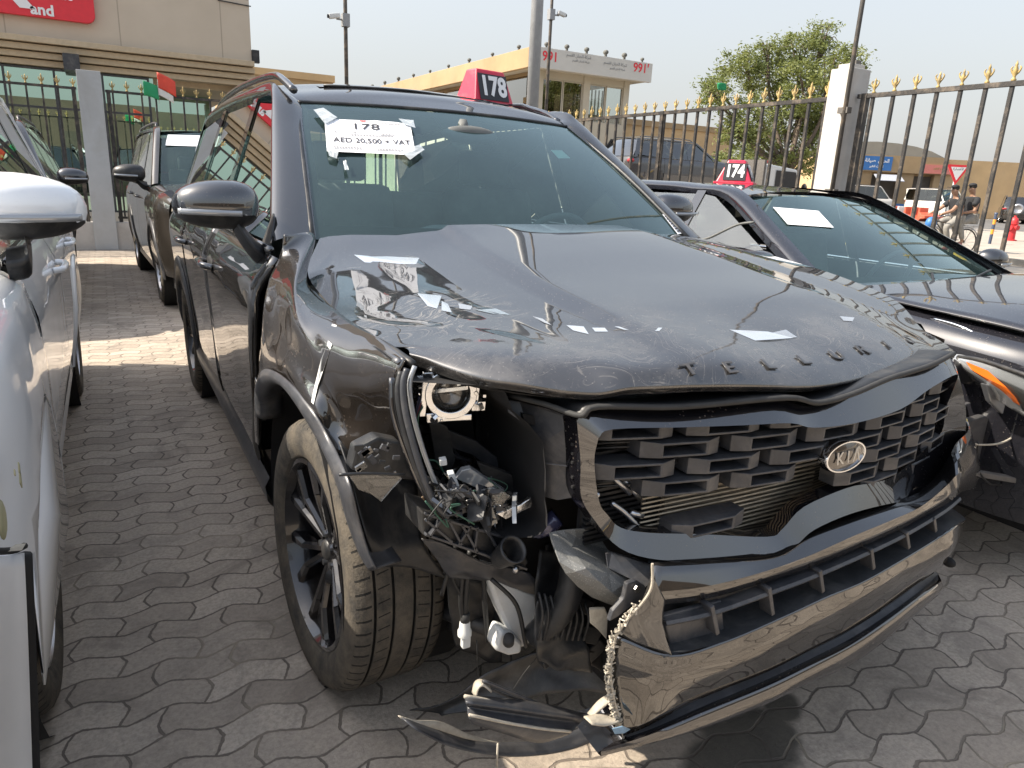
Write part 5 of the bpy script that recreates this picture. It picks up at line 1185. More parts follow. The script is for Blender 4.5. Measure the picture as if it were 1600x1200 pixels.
mb = MB(); mb.poly([at(a, b, y=-.88) for a, b in ((921, 952), (945, 951), (950, 962), (948, 1000), (935, 985), (922, 974))], .008, V((.5, 1, 0))); mb.build('foam_chunk', M['raw_plastic'], suv, bevel=.002)
# ---------------- washer bottle, hoses, connector
bt = [(760, 900), (800, 912), (846, 930), (846, 955), (832, 990), (828, 1010), (812, 1015), (800, 1000), (788, 975), (775, 945)]
mb = MB(); mb.poly([at(a, b, y=-.66) for a, b in bt], .09, V((.15, 1, 0))); wb = mb.build('washer_bottle', M['white_plastic'], suv, True, bevel=.010, ang=30)
mb = MB(); mb.poly([at(a, b, y=-.68) for a, b in ((784, 985), (800, 990), (818, 1005), (815, 1022), (795, 1026), (774, 1018), (778, 1000))], .05, V((0, 1, 0))); mb.build('bottle_neck', M['white_plastic'], wb, True, bevel=.008, ang=30)
c_ = at(795, 1000, y=-.70); mb = MB(); mb.rev([(0, .012), (.012, .012), (.013, -.012), (.010, -.014)], c_, V((-.2, -.4, .8)), 16); mb.build('pump_grommet', M['rubber'], wb, True)
wire([(768, 905, -.69), (800, 935, -.71), (812, 960, -.71), (820, 1000, -.71), (822, 1010, -.70)], .005, 'wire_black', wb, nm='hose')
for P, r in (([(712, 850), (716, 880), (722, 900), (720, 940), (725, 975)], .006), ([(735, 860), (732, 890), (728, 925), (726, 970)], .007), ([(742, 870), (755, 900), (757, 940), (763, 1003)], .006), ([(706, 860), (702, 885), (690, 930)], .005), ([(718, 900), (708, 905), (720, 930)], .004), ([(855, 850), (862, 900), (872, 940), (868, 980)], .006), ([(745, 1000), (747, 1060)], .001), ([(845, 1020), (820, 1050), (800, 1080)], .001)):
    wire([(a, b, -.62) for a, b in P], r, 'wire_black', suv, nm='hose')
c_ = at(726, 985, y=-.62); mb = MB(); mb.rev([(.008, .03), (.012, .022), (.013, .004), (.016, .0), (.016, -.012), (.008, -.016)], c_, V((0, 0, 1)), 14); cn = mb.build('wheel_sensor_plug', M['white_plastic'], suv, True, ang=40)
mb = MB(); mb.tube([c_+V((0, 0, .02)), c_+V((0, 0, .045))], .011, 12); mb.build('plug_boot', M['rubber'], cn, True); mb = MB(); mb.box(c_+V((.003, 0, -.030)), (.020, .016, .028)); mb.build('plug_tip', M['white_plastic'], cn, bevel=.003)
# ---------------- dark structure under the nose
mb = MB(); mb.bb(-.36, .55, -.80, -.2, .20, .42); mb.bb(-.66, -.50, -.40, -.1, .22, .62); mb.build('subframe', DB, suv, bevel=.01)
def crump(rows, ys_, mat, nm, amp=.012, fr=16, nu=8, nv=8):
    mb = MB(); mb.grid([[at(a, b, y=y_) for a, b in r] for r, y_ in zip(rows, ys_)], nu, nv, lambda p: p+V((noise.noise(p*fr)*amp*.5, noise.noise(p*fr+V((5, 0, 0)))*amp, noise.noise(p*fr+V((0, 9, 0)))*amp*.5))); return mb.build(nm, M[mat], suv, True, solid=.003)
crump([[(846, 860), (880, 862), (930, 870), (960, 900)], [(836, 910), (880, 915), (925, 940), (962, 960)], [(838, 975), (885, 980), (930, 1000), (958, 1010)], [(850, 1020), (890, 1030), (930, 1040), (955, 1060)]], (-.66, -.68, -.70, -.72), 'black_plastic', 'air_duct_shell')
crump([[(690, 880), (712, 900), (745, 905), (770, 905)], [(700, 940), (720, 950), (752, 960), (776, 965)], [(712, 1010), (730, 1020), (760, 1030), (785, 1035)]], (-.55, -.52, -.50), 'black_plastic', 'inner_liner')
crump([[(840, 935), (868, 940), (905, 948)], [(832, 985), (872, 990), (912, 1000)], [(845, 1035), (880, 1046), (925, 1052)]], (-.73, -.75, -.74), 'intake_plastic', 'air_duct_shell', .016, 22)
crump([[(660, 840), (700, 852), (760, 880), (828, 895)], [(680, 870), (712, 885), (765, 905), (850, 925)], [(700, 900), (730, 905), (780, 915), (858, 950)]], (-.68, -.66, -.64), 'satin_plastic', 'bumper_retainer', .010, 20)
for k in range(9):
    x0_ = 842+k*9; wire([(x0_, 925+k*2, -.745), (x0_+6, 960+k, -.765), (x0_-2, 1000, -.76)], .0035, 'black_plastic', suv, nm='duct_rib')
mb = MB(); mb.tube([(-.60, -.72, .40), (-.55, -.76, .5), (-.52, -.74, .62)], .03, 10); mb.tube([(-.62, -.55, .32), (-.75, -.3, .30), (-.9, -.12, .30)], .02, 8); mb.tube([(-.55, -.45, .36), (-.8, -.1, .42)], .016, 8); mb.build('suspension_arm', BP, suv, True)
mb = MB()
for k in range(9):
    a, b = random.uniform(850, 930), random.uniform(930, 1040); p = at(a, b, y=-.72); mb.box(p, (random.uniform(.03, .09), .03, random.uniform(.01, .06)), Matrix.Rotation(random.uniform(-.6, .6), 3, 'Y'))
mb.build('duct_pieces', BP, suv, bevel=.004)
ud = [[(640, 1110), (700, 1095), (760, 1050), (830, 1020), (940, 1010)], [(680, 1112), (740, 1085), (800, 1060), (870, 1040), (950, 1050)], [(690, 1118), (760, 1105), (830, 1090), (900, 1080), (955, 1085)]]
mb = MB(); mb.grid([[at(a, b, z=z_) for (a, b), z_ in zip(r, zz_)] for r, zz_ in zip(ud, ((.08, .12, .18, .22, .24), (.06, .10, .15, .18, .20), (.05, .08, .11, .14, .15)))], 6, 6, lambda p: p+V((0, 0, noise.noise(p*14)*.012))); mb.build('splash_shield', M['intake_plastic'] if 'intake_plastic' in M else BP, suv, True, solid=.003)
# ---------------- torn bumper pieces hanging to the ground
def strip_px(rows, ys_, mat, nm, nu=5, nv=3, solid=.003, lab=None):
    mb = MB(); mb.grid([[at(a, b, y=y_) for a, b in r] for r, y_ in zip(rows, ys_)], nu, nv); o = mb.build(nm, M[mat], suv, True, solid=solid)
    if lab: o['label'] = lab
    return o
strip_px([[(726, 1086), (790, 1092), (850, 1100), (915, 1116)], [(728, 1098), (790, 1106), (850, 1115), (912, 1122)], [(730, 1104), (790, 1113), (850, 1122), (905, 1130)], [(732, 1120), (790, 1131), (850, 1140), (893, 1144)], [(738, 1130), (785, 1145), (840, 1160), (880, 1150)]], (-.83, -.86, -.85, -.875, -.865), 'satin_plastic', 'torn_bumper_piece', lab='torn off bumper end lying low beside the wheel')
mb = MB(); mb.tube([at(a, b, y=-.84) for a, b in ((726, 1088), (770, 1096), (820, 1106), (860, 1112), (912, 1121))], .004, 6); mb.tube([at(a, b, y=-.878) for a, b in ((733, 1117), (790, 1129), (850, 1139), (892, 1143))], .003, 6); mb.build('torn_edge', M['raw_plastic'], suv, True)
strip_px([[(738, 1082), (742, 1066), (752, 1062), (764, 1070)], [(744, 1090), (748, 1076), (756, 1072), (768, 1082)]], (-.80, -.83), 'raw_plastic', 'torn_clip')
mb = MB(); mb.tube([at(a, b, y=-.82) for a, b in ((755, 1064), (790, 1078), (830, 1095), (860, 1108))], .004, 6); mb.tube([at(a, b, y=-.81) for a, b in ((760, 1074), (800, 1090), (850, 1106))], .003, 6); mb.build('torn_rib', SP, suv, True)
lw = [[(622, 1118), (650, 1125), (690, 1128), (740, 1150), (792, 1163)], [(626, 1122), (655, 1136), (700, 1148), (745, 1160), (790, 1165)]]
strip_px(lw, (-.76, -.765), 'raw_plastic', 'torn_edge', 6, 2, .002)
strip_px([[(628, 1122), (680, 1140), (740, 1158), (800, 1160), (870, 1152), (940, 1120)], [(650, 1140), (700, 1165), (760, 1178), (820, 1182), (890, 1172), (945, 1150)]], (-.77, -.80), 'satin_plastic', 'torn_bumper_piece')
strip_px([[(918, 1115), (935, 1095), (950, 1085)], [(924, 1120), (945, 1104), (958, 1092)]], (-.88, -.90), 'raw_plastic', 'torn_clip')
strip_px([[(912, 1120), (940, 1115), (962, 1118)], [(925, 1132), (948, 1134), (972, 1126)]], (-.90, -.93), 'raw_plastic', 'torn_clip')
mb = MB(); mb.tube([at(778, 1162, y=-.80), at(776, 1198, y=-.80)], .0025, 6); mb.build('broken_stalk', M['raw_plastic'], suv, True)
M['tape_blue'] = plain('tape_blue', (.16, .26, .36), .5, var=.5, scale=60)
mb = MB(); mb.poly([bp(a, b, .03) for a, b in ((956, 1138), (972, 1134), (984, 1139), (974, 1145), (960, 1146))], .002, V((0, -1, 0))); mb.build('blue_label_scrap', M['tape_blue'], suv)
# bare seam sealant and torn tape strip on the fender
mb = MB(); q = [(519, 506), (526, 508), (518, 540), (508, 570), (496, 605), (490, 632), (486, 628), (492, 600), (502, 560), (512, 535)]
fb = bvh_of(fnd)
def fray(px, py, o=.004, tree=None):
    d = ray(px, py).normalized(); h_ = (tree or fb).ray_cast(CP-SO, d)
    return (h_[0]+SO-d*o) if h_[0] is not None else at(px, py, y=-.4)
mb.poly([fray(a, b) for a, b in q]); mb.build('tape_strip', M['white_plastic'], fnd)
M['film'] = glass('torn_film', (.85, .88, .9), rough=.15, mul=3, dust_sheen=.30, dcol=(.55, .58, .62))
# broken clear film shards on the bonnet
for q in (((652, 458), (690, 462), (683, 482), (668, 478)), ((690, 470), (700, 475), (706, 488), (690, 485)), ((716, 474), (738, 478), (735, 484), (718, 482)), ((742, 484), (775, 482), (798, 492), (770, 490)), ((832, 494), (848, 498), (862, 508), (850, 504)), ((885, 508), (912, 510), (920, 522), (895, 516)), ((925, 512), (945, 512), (950, 518), (930, 518)), ((960, 510), (1035, 512), (1030, 517), (975, 515)), ((1140, 515), (1200, 518), (1240, 528), (1180, 532)), ((1205, 520), (1228, 515), (1246, 527), (1225, 528)), ((1312, 494), (1335, 496), (1332, 502), (1318, 501)), ((553, 398), (655, 403), (650, 413), (570, 410))):
    mb = MB(); P = [fray(a, b, .003, hb) for a, b in q]; mb.poly(P); mb.build('film_scrap', M['film'], hood)
ORG[0] = V((0, 0, 0))
# cone 178
p = at(757, 150, y=1.95); cone = lot_cone((p.x+.0, 1.95, roof_z(p.x, 1.95)+.008), .28, .185, '178', 'red number cone reading 178 on the black SUV roof', R(12), d_=.20, sz=.85)
# ============================================================ generic car
M['paint_white'] = paint('white_paint', (.84, .86, .88), .03, dcol=(.42, .38, .32), spots=.1)
M['paint_dark'] = paint('dark_brown_paint', (.010, .008, .007), .05)
M['paint_grey'] = paint('dark_grey_paint', (.014, .012, .010), .08)
M['paint_sedan'] = paint('sedan_paint', (.007, .008, .013), .03, spots=.3)
M['paint_silver'] = paint('silver_paint', (.35, .35, .36), .1); M['paint_blue'] = paint('dark_blue_paint', (.02, .025, .035), .2)
M['paint_offwhite'] = paint('offwhite_paint', (.62, .60, .56), .15)
M['side_clear'] = glass('side_window_glass', (.30, .36, .33), mul=3.0, dust_sheen=.14, dcol=(.42, .45, .42))  # pale grey diffuse layer stands in for light reflected by the panes
M['lens'] = glass('lamp_lens', (.8, .82, .84), mul=1.4, dust_sheen=.06, dcol=(.5, .5, .45))
n = NT('amber_lens'); n.P(col=(.75, .16, .02), rough=.2, coat=1.0); M['amber'] = n.m
n = NT('tail_lens'); n.P(col=(.35, .01, .012), rough=.15, coat=1.0); M['tail'] = n.m
for k in ('paint_white', 'paint_dark', 'paint_grey', 'paint_sedan', 'paint_silver', 'paint_blue', 'paint_offwhite'): M[k].node_tree.nodes["Principled BSDF"].inputs["Coat IOR"].default_value = 1.9
SUVP = dict(fo=.93, wb=2.85, ro=1.0, hw=.96, zs=.34, zb=1.08, zr=1.72, rw=.68, wy0=.35, wy1=1.05, ry1=3.35, ry0=3.72, hz0=1.12, hz1=.98, R=.37, rear='box', dW=.245)
SEDP = dict(fo=.92, wb=2.75, ro=1.05, hw=.925, zs=.26, zb=.93, zr=1.43, rw=.60, wy0=.42, wy1=1.20, ry1=2.45, ry0=3.15, hz0=.99, hz1=.80, R=.34, rear='boot', dW=.225)
def car(loc, rz, label, cat, paintm, P, name='parked_car', rim='rim_silver', group=None, detail=2, glassm='side_clear', skip=(), mirrorkw=None, trimm='satin_plastic', plate=None):
    p = dict(P); o = empty(name, V(loc), label, cat, group, rz); sv = ORG[0].copy(); ORG[0] = V((0, 0, 0)); pm = M[paintm]
    fo, wb, ro, hw, zs0, zb, zr, rw = p['fo'], p['wb'], p['ro'], p['hw'], p['zs'], p['zb'], p['zr'], p['rw']; Rw = p['R']; AR_ = Rw+.065; yr = wb+ro
    q = detail >= 2; N = 1 if q else 0
    def X(y, z):
        t = (z-zs0)/(zb-zs0)
        x = hw-.045*(1-min(1, t*2.2))**2-.055*max(0, (t-.78)/.22)**1.6
        if y < -.3: x -= .20*((-.3-y)/(fo-.3))**2.4
        if y > wb+.4: x -= .13*((y-wb-.4)/(ro-.4))**2
        return x
    def pan(name_, sg_, y0, y1, mat=pm, arch=None, ztop=zb, n=14):
        rows = []
        for j in range(17):
            z = zs0+(ztop-zs0)*j/16; r = []
            for i in range(n+1):
                y = y0+(y1-y0)*i/n; zz, yy = z, y
                if arch is not None:
                    d_ = math.hypot(y-arch, z-Rw)
                    if d_ < AR_: k = AR_/max(d_, .02); yy = arch+(y-arch)*k; zz = max(Rw+(z-Rw)*k, Rw-.12)
                    yy = min(max(yy, min(y0, y1)), max(y0, y1)) if d_ < AR_ else yy
                r.append(V((sg_*X(yy, zz), yy, zz)))
            rows.append(r)
        mb = MB(); mb.rows(rows); return mb.build(name_, mat, o, True)
    ymid = (wb+.35)/2-.1
    def hz(y): t = max(0, min(1, (y+fo)/(p['wy0']+fo))); return p['hz1']+(p['hz0']-p['hz1'])*t**.75
    for sg_ in (-1, 1):
        if ('fender', sg_) not in skip:
            # front fender climbs to the bonnet line
            rows = []
            for j in range(17):
                r = []
                for i in range(17):
                    y = -fo+.16+(.36+fo-.16)*i/16; zt = min(zb, hz(y)-.03); z = zs0+(zt-zs0)*j/16; d_ = math.hypot(y, z-Rw); zz, yy = z, y
                    if d_ < AR_: k = AR_/max(d_, .02); yy = min(.36, y*k); zz = max(Rw-.12, Rw+(z-Rw)*k)
                    r.append(V((sg_*X(yy, zz), yy, zz)))
                rows.append(r)
            for dx_, dz_ in ((.03, .025), (.10, .045)): rows.append([V((a.x-sg_*dx_, a.y, a.z+dz_)) for a in rows[16]])
            mb = MB(); mb.rows(rows); mb.build('fender', pm, o, True)
        d1 = pan('front_door', sg_, .372, ymid); d2 = pan('rear_door', sg_, ymid+.012, wb-.33-.0, n=10)
        pan('quarter_panel', sg_, wb-.318, yr-.05, arch=wb, n=20)
        if q:
            for dd, yy in ((d1, ymid-.16), (d2, wb-.50)):
                x = sg_*X(yy, zb-.12); mb = MB(); mb.tube([(x, yy-.1, zb-.12), (x+sg_*.032, yy-.08, zb-.115), (x+sg_*.034, yy+.08, zb-.112), (x, yy+.1, zb-.11)], .013, 6); mb.build('handle', pm, dd, True)
        # greenhouse
        def g_(y, z, d=0):
            t = (z-zb)/(zr-zb); xx = X(min(y, wb+.3), zb)-.01+(rw-X(.8, zb))*t
            return V((sg_*(xx+d), y, z))
        zt = zr-.055; a0, a1 = p['wy0']+.12, p['wy1']+.10; b1, b0 = p['ry1']-.05, p['ry0']-.02
        yt1 = (a1+b1)/2-.1 if p['rear'] == 'box' else ymid+.02
        def quad(nm, pts, mat, d, th=0, nn=6):
            A, B, C_, D = pts; mb = MB(); g = []
            for j in range(nn+1):
                t = j/nn; l0 = (A[0]+(D[0]-A[0])*t, A[1]+(D[1]-A[1])*t); l1 = (B[0]+(C_[0]-B[0])*t, B[1]+(C_[1]-B[1])*t)
                g.append([g_(l0[0]+(l1[0]-l0[0])*i/nn, l0[1]+(l1[1]-l0[1])*i/nn, d) for i in range(nn+1)])
            mb.rows(g); return mb.build(nm, mat, o, True)
        gm = M[glassm]; zw = zb+.025
        quad('front_window', ((a0, zw), (ymid-.03, zw), (ymid-.02, zt), (a1+.04, zt-.01)), gm, -.006)
        if p['rear'] == 'box':
            quad('rear_window', ((ymid+.05, zw), (wb-.30, zw), (wb-.34, zt), (ymid+.05, zt)), gm, -.006)
            quad('quarter_window', ((wb-.24, zw), (b0-.12, zw+.06), (b1-.1, zt-.03), (wb-.27, zt)), gm, -.006)
            quad('window_pillar', ((ymid-.03, zb), (ymid+.05, zb), (ymid+.05, zr-.03), (ymid-.02, zr-.03)), M['gloss_black'], 0)
            quad('window_pillar', ((wb-.30, zb), (wb-.24, zb), (wb-.27, zr-.03), (wb-.34, zr-.03)), M['gloss_black'], 0)
            quad('rear_pillar', ((b0-.12, zb), (yr-.12, zb), (b1+.15, zr-.02), (b1-.1, zr-.02)), pm, 0)
        else:
            quad('rear_window', ((ymid+.05, zw), (b0-.35, zw+.02), (b1-.10, zt-.01), (ymid+.05, zt)), gm, -.006)
            quad('window_pillar', ((ymid-.03, zb), (ymid+.05, zb), (ymid+.05, zr-.03), (ymid-.02, zr-.03)), M['gloss_black'], 0)
            quad('rear_pillar', ((b0-.35, zb), (b0+.12, zb), (b1+.02, zr-.03), (b1-.10, zr-.03)), pm, 0)
        L_ = [g_(a0-.12, zb+.03), g_((a0+a1)/2-.10, (zb+zt)/2+.02), g_(a1-.06, zt+.01), g_(a1+.25, zr-.022), g_((a1+b1)/2, zr-.012), g_(b1-.05, zr-.03)]
        L_ += [g_(b1+.15, zr-.12)] if p['rear'] == 'box' else [g_((b1+b0)/2, (zb+zr)/2+.03), g_(b0+.08, zb+.03)]
        mb = MB(); mb.grid([[a+V((sg_*.004, .035, -.028)), a+V((sg_*.006, 0, 0)), a+V((-sg_*.02, -.018, .016)), a+V((-sg_*.06, -.02, .024))] for a in L_], 3, 5); mb.build('roof_pillar', pm, o, True)
        mb = MB(); mb.tube([g_(a0-.08, zb+.012, .004), g_(ymid, zb+.014, .004), g_(b0-.1, zb+.02, .004)], .010, 6); mb.build('belt_trim', M['chrome'] if detail == 3 else M['gloss_black'], o, True)
        if p['rear'] == 'box':
            mb = MB(); mb.tube([g_(a1+.1, zr+.0, -.03), g_(a1+.22, zr+.045, -.03), g_(2, zr+.055, -.03), g_(b1-.1, zr+.04, -.03), g_(b1, zr, -.03)], .014, 6); mb.build('roof_rail', M[trimm], o, True)
        g = []
        mb = MB(); mb.rows([[V((sg_*(X(y, .3)+dx_), y, z)) for dx_, z in ((-.02, zs0+.03), (.012, zs0+.01), (.012, zs0-.06), (-.03, zs0-.09))] for y in (AR_+.02, ymid, wb-AR_-.02)]); mb.build('side_skirt', M[trimm], o, True, ang=40)
        if p['rear'] == 'box' and q:
            for cy in (0, wb):
                g = []
                for j in range(21):
                    a = math.pi*(-.05+1.1*j/20); g.append([V((sg_*(X(cy-rr*math.cos(a), max(zs0, Rw+rr*math.sin(a)))+dx_), cy-rr*math.cos(a), Rw+rr*math.sin(a))) for rr, dx_ in ((AR_-.03, -.02), (AR_-.02, .012), (AR_+.035, .012), (AR_+.045, 0))])
                if ('fender', sg_) not in skip or cy: mb = MB(); mb.rows(g); mb.build('arch_trim', M[trimm], o, True)
        for cy in (0, wb):
            mb = MB(); mb.rev([(AR_-.01, 0), (AR_-.01, .3), (.1, .31)], (sg_*(hw-.04), cy, Rw), (-sg_, 0, 0), 20); mb.build('wheel_liner', M['dull_black'], o, True)
            wheel((sg_*(hw-.03-p['dW']/2), cy, Rw), o, Rw, p['dW'], 0, sg_, 'twin' if q else 'plain', rim, 10 if q else 7, 48 if q else 28, 0, not q)
    # roof, glass, bonnet, tail
    def rz_(x, y):
        t = (y-p['wy1'])/(p['ry1']-p['wy1']); return zr-.012+.045*math.sin(math.pi*max(0, min(1, t*.85+.08)))*1.0-.045*(abs(x)/rw)**2.4-.015
    mb = MB(); mb.grid([[V((x, y, rz_(x, y))) for x in (-rw, -rw*.85, -rw*.5, 0, rw*.5, rw*.85, rw)] for y in [p['wy1']+(p['ry1']-p['wy1'])*k/5 for k in range(6)]], 4, 4); mb.build('roof', pm, o, True)
    def W_(u, v, f=1):
        x0, x1 = hw-.115, rw-.02; x = (2*u-1)*(x0+(x1-x0)*v); b = (2*u-1)**2
        if f: y = (p['wy0']-.05+.13*b)*(1-v)+(p['wy1']-.02+.06*b)*v; z = p['hz0']-.0+(zr-.035-.03*b-p['hz0'])*v+.03*v*(1-v)*2
        else: y = (p['ry0']+.05-.08*b)*(1-v)+(p['ry1']+.02-.04*b)*v; z = zb+.03+(zr-.04-.03*b-zb-.03)*v+.03*v*(1-v)*2
        return V((x, y, z))
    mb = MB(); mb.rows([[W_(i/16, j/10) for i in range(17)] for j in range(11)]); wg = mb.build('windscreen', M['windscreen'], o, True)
    mb = MB()
    for u0, u1, v0, v1 in ((0, .025, 0, 1), (.975, 1, 0, 1), (0, 1, .95, 1), (0, 1, 0, .07)): mb.rows([[W_(u0+(u1-u0)*i/10, v0+(v1-v0)*j/5)+V((0, .006, -.006)) for i in range(11)] for j in range(6)])
    mb.build('black_border', M['dull_black'], wg, True)
    mb = MB(); mb.rows([[W_(i/12, j/8, 0) for i in range(13)] for j in range(9)]); mb.build('rear_glass', M['tint_glass'], o, True)
    if 'bonnet' not in skip:
        ys = [p['wy0']+.02, .15, -.2, -.5, -fo+.15, -fo+.05]
        def hx(y, k): return k*(X(y, zb)-.09)
        mb = MB(); mb.grid([[V((hx(y, k), y-(.10 if y > .3 else .0)*(1-k*k)-(.07*(1-k*k) if y < -fo+.2 else 0), hz(y)+.025*(1-abs(k)**2.5)+(.012 if abs(abs(k)-.55) < .1 else 0))) for k in (-1, -.8, -.55, -.25, 0, .25, .55, .8, 1)] for y in ys], 4, 5); mb.build('bonnet', pm, o, True)
    if q: mb = MB(); mb.grid([[W_(i/6, 0)+V((0, 0, -.012)) for i in range(7)], [V(((hw-.12)*(i-3)/3, p['wy0']-.16+.12*((i-3)/3)**2, hz(.2)-.02)) for i in range(7)]], 3, 2); mb.build('cowl', M['black_plastic'], o, True)
    # nose
    if 'nose' not in skip:
        def fy(k, o_=0): return -fo+.34*abs(k)**3.2+o_
        rows = [[V((k*(hw-.13+.02*min(1, j)), fy(k, yo), z)) for k in (-1, -.9, -.7, -.4, 0, .4, .7, .9, 1)] for j, (z, yo) in enumerate(((p['hz1']+.0, .04), (p['hz1']-.08, .0), (zs0+.35, -.03), (zs0+.2, -.05), (zs0+.0, -.03), (zs0-.06, .02)))]
        mb = MB(); mb.grid(rows, 4, 4); bp_ = mb.build('bumper', pm, o, True)
        mb = MB(); mb.grid([[V((k*(hw-.15), fy(k, yo), z)) for k in (-.62, -.3, 0, .3, .62)] for z, yo in ((p['hz1']-.06, -.012), (p['hz1']-.2, -.03), (zs0+.30, -.04))], 3, 4); gr_ = mb.build('grille', M['gloss_black'], o, True)
        mb = MB(); mb.grid([[V((k*(hw-.15), fy(k, yo), z)) for k in (-.7, -.3, 0, .3, .7)] for z, yo in ((zs0+.16, -.056), (zs0+.05, -.05))], 3, 3); mb.build('lower_intake', M['black_plastic'], o, True)
        for sg_ in (-1, 1):
            mb = MB(); mb.grid([[V((sg_*(hw-.13)*k, fy(k, -.010), p['hz1']-.05-dz+.05*(k-.7)*2)) for k in (.66, .8, .92, 1.0)] for dz in (0, .05, .12)], 4, 3); hl = mb.build('headlight', M['clear_lamp'], o, True); 
        if plate: 
            mb = MB(); mb.bb(-.26, .26, fy(0, -.055)-.01, fy(0, -.055), zs0+.17, zs0+.28); mb.build('number_plate', M['paper'], o)
    # tail
    yt = yr-.02
    if p['rear'] == 'box': rr = ((zr-.06, p['ry1']-yr+.06, -.16), (zb+.05, -.06, 0), (zb-.15, .0, 0), (.6, .03, 0), (.32, .0, 0))
    else: rr = ((zb+.03, p['ry0']-yr+.05, -.12), (zb+.05, -.25, -.06), (zb+.03, -.02, -.04), (.75, .03, 0), (.5, .05, 0), (.28, .0, 0))
    mb = MB(); mb.grid([[V((k*(hw-.13+dw), yr+yo-.12*abs(k)**3, z)) for k in (-1, -.7, 0, .7, 1)] for z, yo, dw in rr[(0 if p['rear'] != 'box' else 1):]], 5, 4); mb.build('tailgate', pm, o, True)
    for sg_ in (-1, 1): mb = MB(); mb.ball((sg_*(hw-.20), yr-.10, zb-.10), (.16, .09, .07), 12, 8); mb.build('tail_light', M['tail'], o, True)
    mb = MB(); mb.bb(-hw+.12, hw-.12, -fo+.25, yr-.2, .22, .40); mb.bb(-hw+.2, hw-.2, -fo+.35, .25, .3, p['hz1']-.12); mb.build('floor_pan', M['dull_black'], o)
    mb = MB(); mb.grid([[V((x, y, z)) for x in (-hw+.15, 0, hw-.15)] for y, z in ((p['wy0']-.1, p['hz0']-.05), (p['wy0']+.3, p['hz0']-.03), (p['wy0']+.45, p['hz0']-.25))], 2, 3); mb.build('dashboard', M['cabin'], o, True)
    if q:
        for sx_ in (-.36, .36): mb = MB(); mb.box((sx_, p['wy1']+.30, zb-.08), (.46, .14, .55), Matrix.Rotation(R(-14), 3, 'X')); mb.box((sx_, p['wy1']+.38, zb+.26), (.25, .1, .16)); mb.build('front_seat', M['cabin'], o, True, bevel=.03)
        mb = MB(); g = [V((.36+.18*math.cos(a), p['wy0']+.45-.07*math.sin(a), zb-.02+.16*math.sin(a))) for a in [2*math.pi*i/20 for i in range(21)]]; mb.tube(g, .013, 6, smooth=False); mb.build('steering_wheel', M['cabin'], o, True)
    mb = MB(); mb.box((0, wb-.5, zb-.12), (1.2, .14, .5), Matrix.Rotation(R(-12), 3, 'X')); mb.build('rear_seat', M['cabin'], o)
    if mirrorkw is not None:
        for sg_ in (-1, 1):
            mk_ = dict(mirrorkw); s_ = mk_.pop('s', 1.0); zc = mk_.pop('dz', .09)+zb; yo = p['wy0']+mk_.pop('dy', .20); dx_ = mk_.pop('dx', .09)
            mirror(o, sg_, yo, sg_*(hw+dx_), zc, s=s_, foot=[V((sg_*(hw+dx_*.6), yo, zc-.03)), V((sg_*(hw+.0), yo, zb+.04)), V((sg_*(hw-.05), yo, zb+.02))], **mk_)
    ORG[0] = sv; return o, p, W_
# ---- white SUV on the left
wsuv, wp_, wW = car((-2.495, .13, 0), 0, 'white damaged SUV nearest the camera on the left with large pale mirror', 'SUV', 'paint_white', dict(SUVP, ro=.95, wb=2.85), 'white_suv', 'rim_silver', skip=('nose', ('fender', 1), 'bonnet'), mirrorkw=dict(s=1.22, mat=M['paint_white'], dz=.165, dx=-.01, dy=-.02), glassm='tint_glass', trimm='paint_white')
ORG[0] = V((-2.495, .13, 0))
# near fender pushed outwards, cut above the torn bumper
def wxs(px, py, dx=0.0): return at(px, py, x=-1.53+dx)
def wf(y, z, d=0): return V((-1.535+d-.05*max(0, (z-.85)/.25)**2, y, z))
mb = MB()
g = []
for j in range(13):
    r = []
    for i in range(15):
        y = .50-.98*i/14; z = .36+.68*j/12-(.10*max(0, -y)) ; d_ = math.hypot(y-.13, z-.37); zz, yy = z, y
        if d_ < .435: k = .435/max(d_, .02); yy = .13+(y-.13)*k; zz = max(.37+(z-.37)*k, .30)
        if y <= -.25: zz = max(zz, .60)
        bul = .012*math.sin((yy+.5)*3)*math.sin((zz-.3)*4); cv = -.07*max(0, (-.10-yy)/.4)**2
        r.append(wf(yy, zz, bul+cv+.006*noise.noise(V((yy*5, zz*5, 0)))))
    g.append(r)
for dx_, dz_ in ((-.04, .03), (-.12, .055), (-.3, .075)): g.append([V((a.x+dx_, a.y, a.z+dz_)) for a in g[12]])
mb.rows(g); wfo = mb.build('fender', M['paint_white'], wsuv, True, solid=.004); wfo['label'] = 'bent white front fender with a tan filler patch'
mb = MB(); mb.grid([[V((x, y, 1.115+.03*(1-((x+2.495)/.8)**2)-.1*max(0, -y-.2))) for x in (-1.83, -2.2, -2.6, -3.2)] for y in (.4, 0, -.4, -.8)], 4, 4); mb.build('bonnet', M['paint_white'], wsuv, True)
bpts = [[at(-80, 880, y=-1.0), at(-30, 872, y=-.75), at(10, 868, y=-.60), at(36, 864, y=-.53)], [at(-80, 1000, y=-1.04), at(-25, 1000, y=-.78), at(14, 1000, y=-.62), at(42, 1000, y=-.53)], [at(-80, 1220, y=-1.04), at(-25, 1220, y=-.78), at(16, 1230, y=-.62), at(50, 1240, y=-.53)]]
mb = MB(); mb.grid(bpts, 4, 6); mb.grid([[r[3] for r in bpts], [r[3]+V((-.05, .02, 0)) for r in bpts]], 6, 2); b_ = mb.build('bumper', M['paint_white'], wsuv, True, solid=.004, ang=35); b_['label'] = 'cracked white bumper hanging away from the fender'
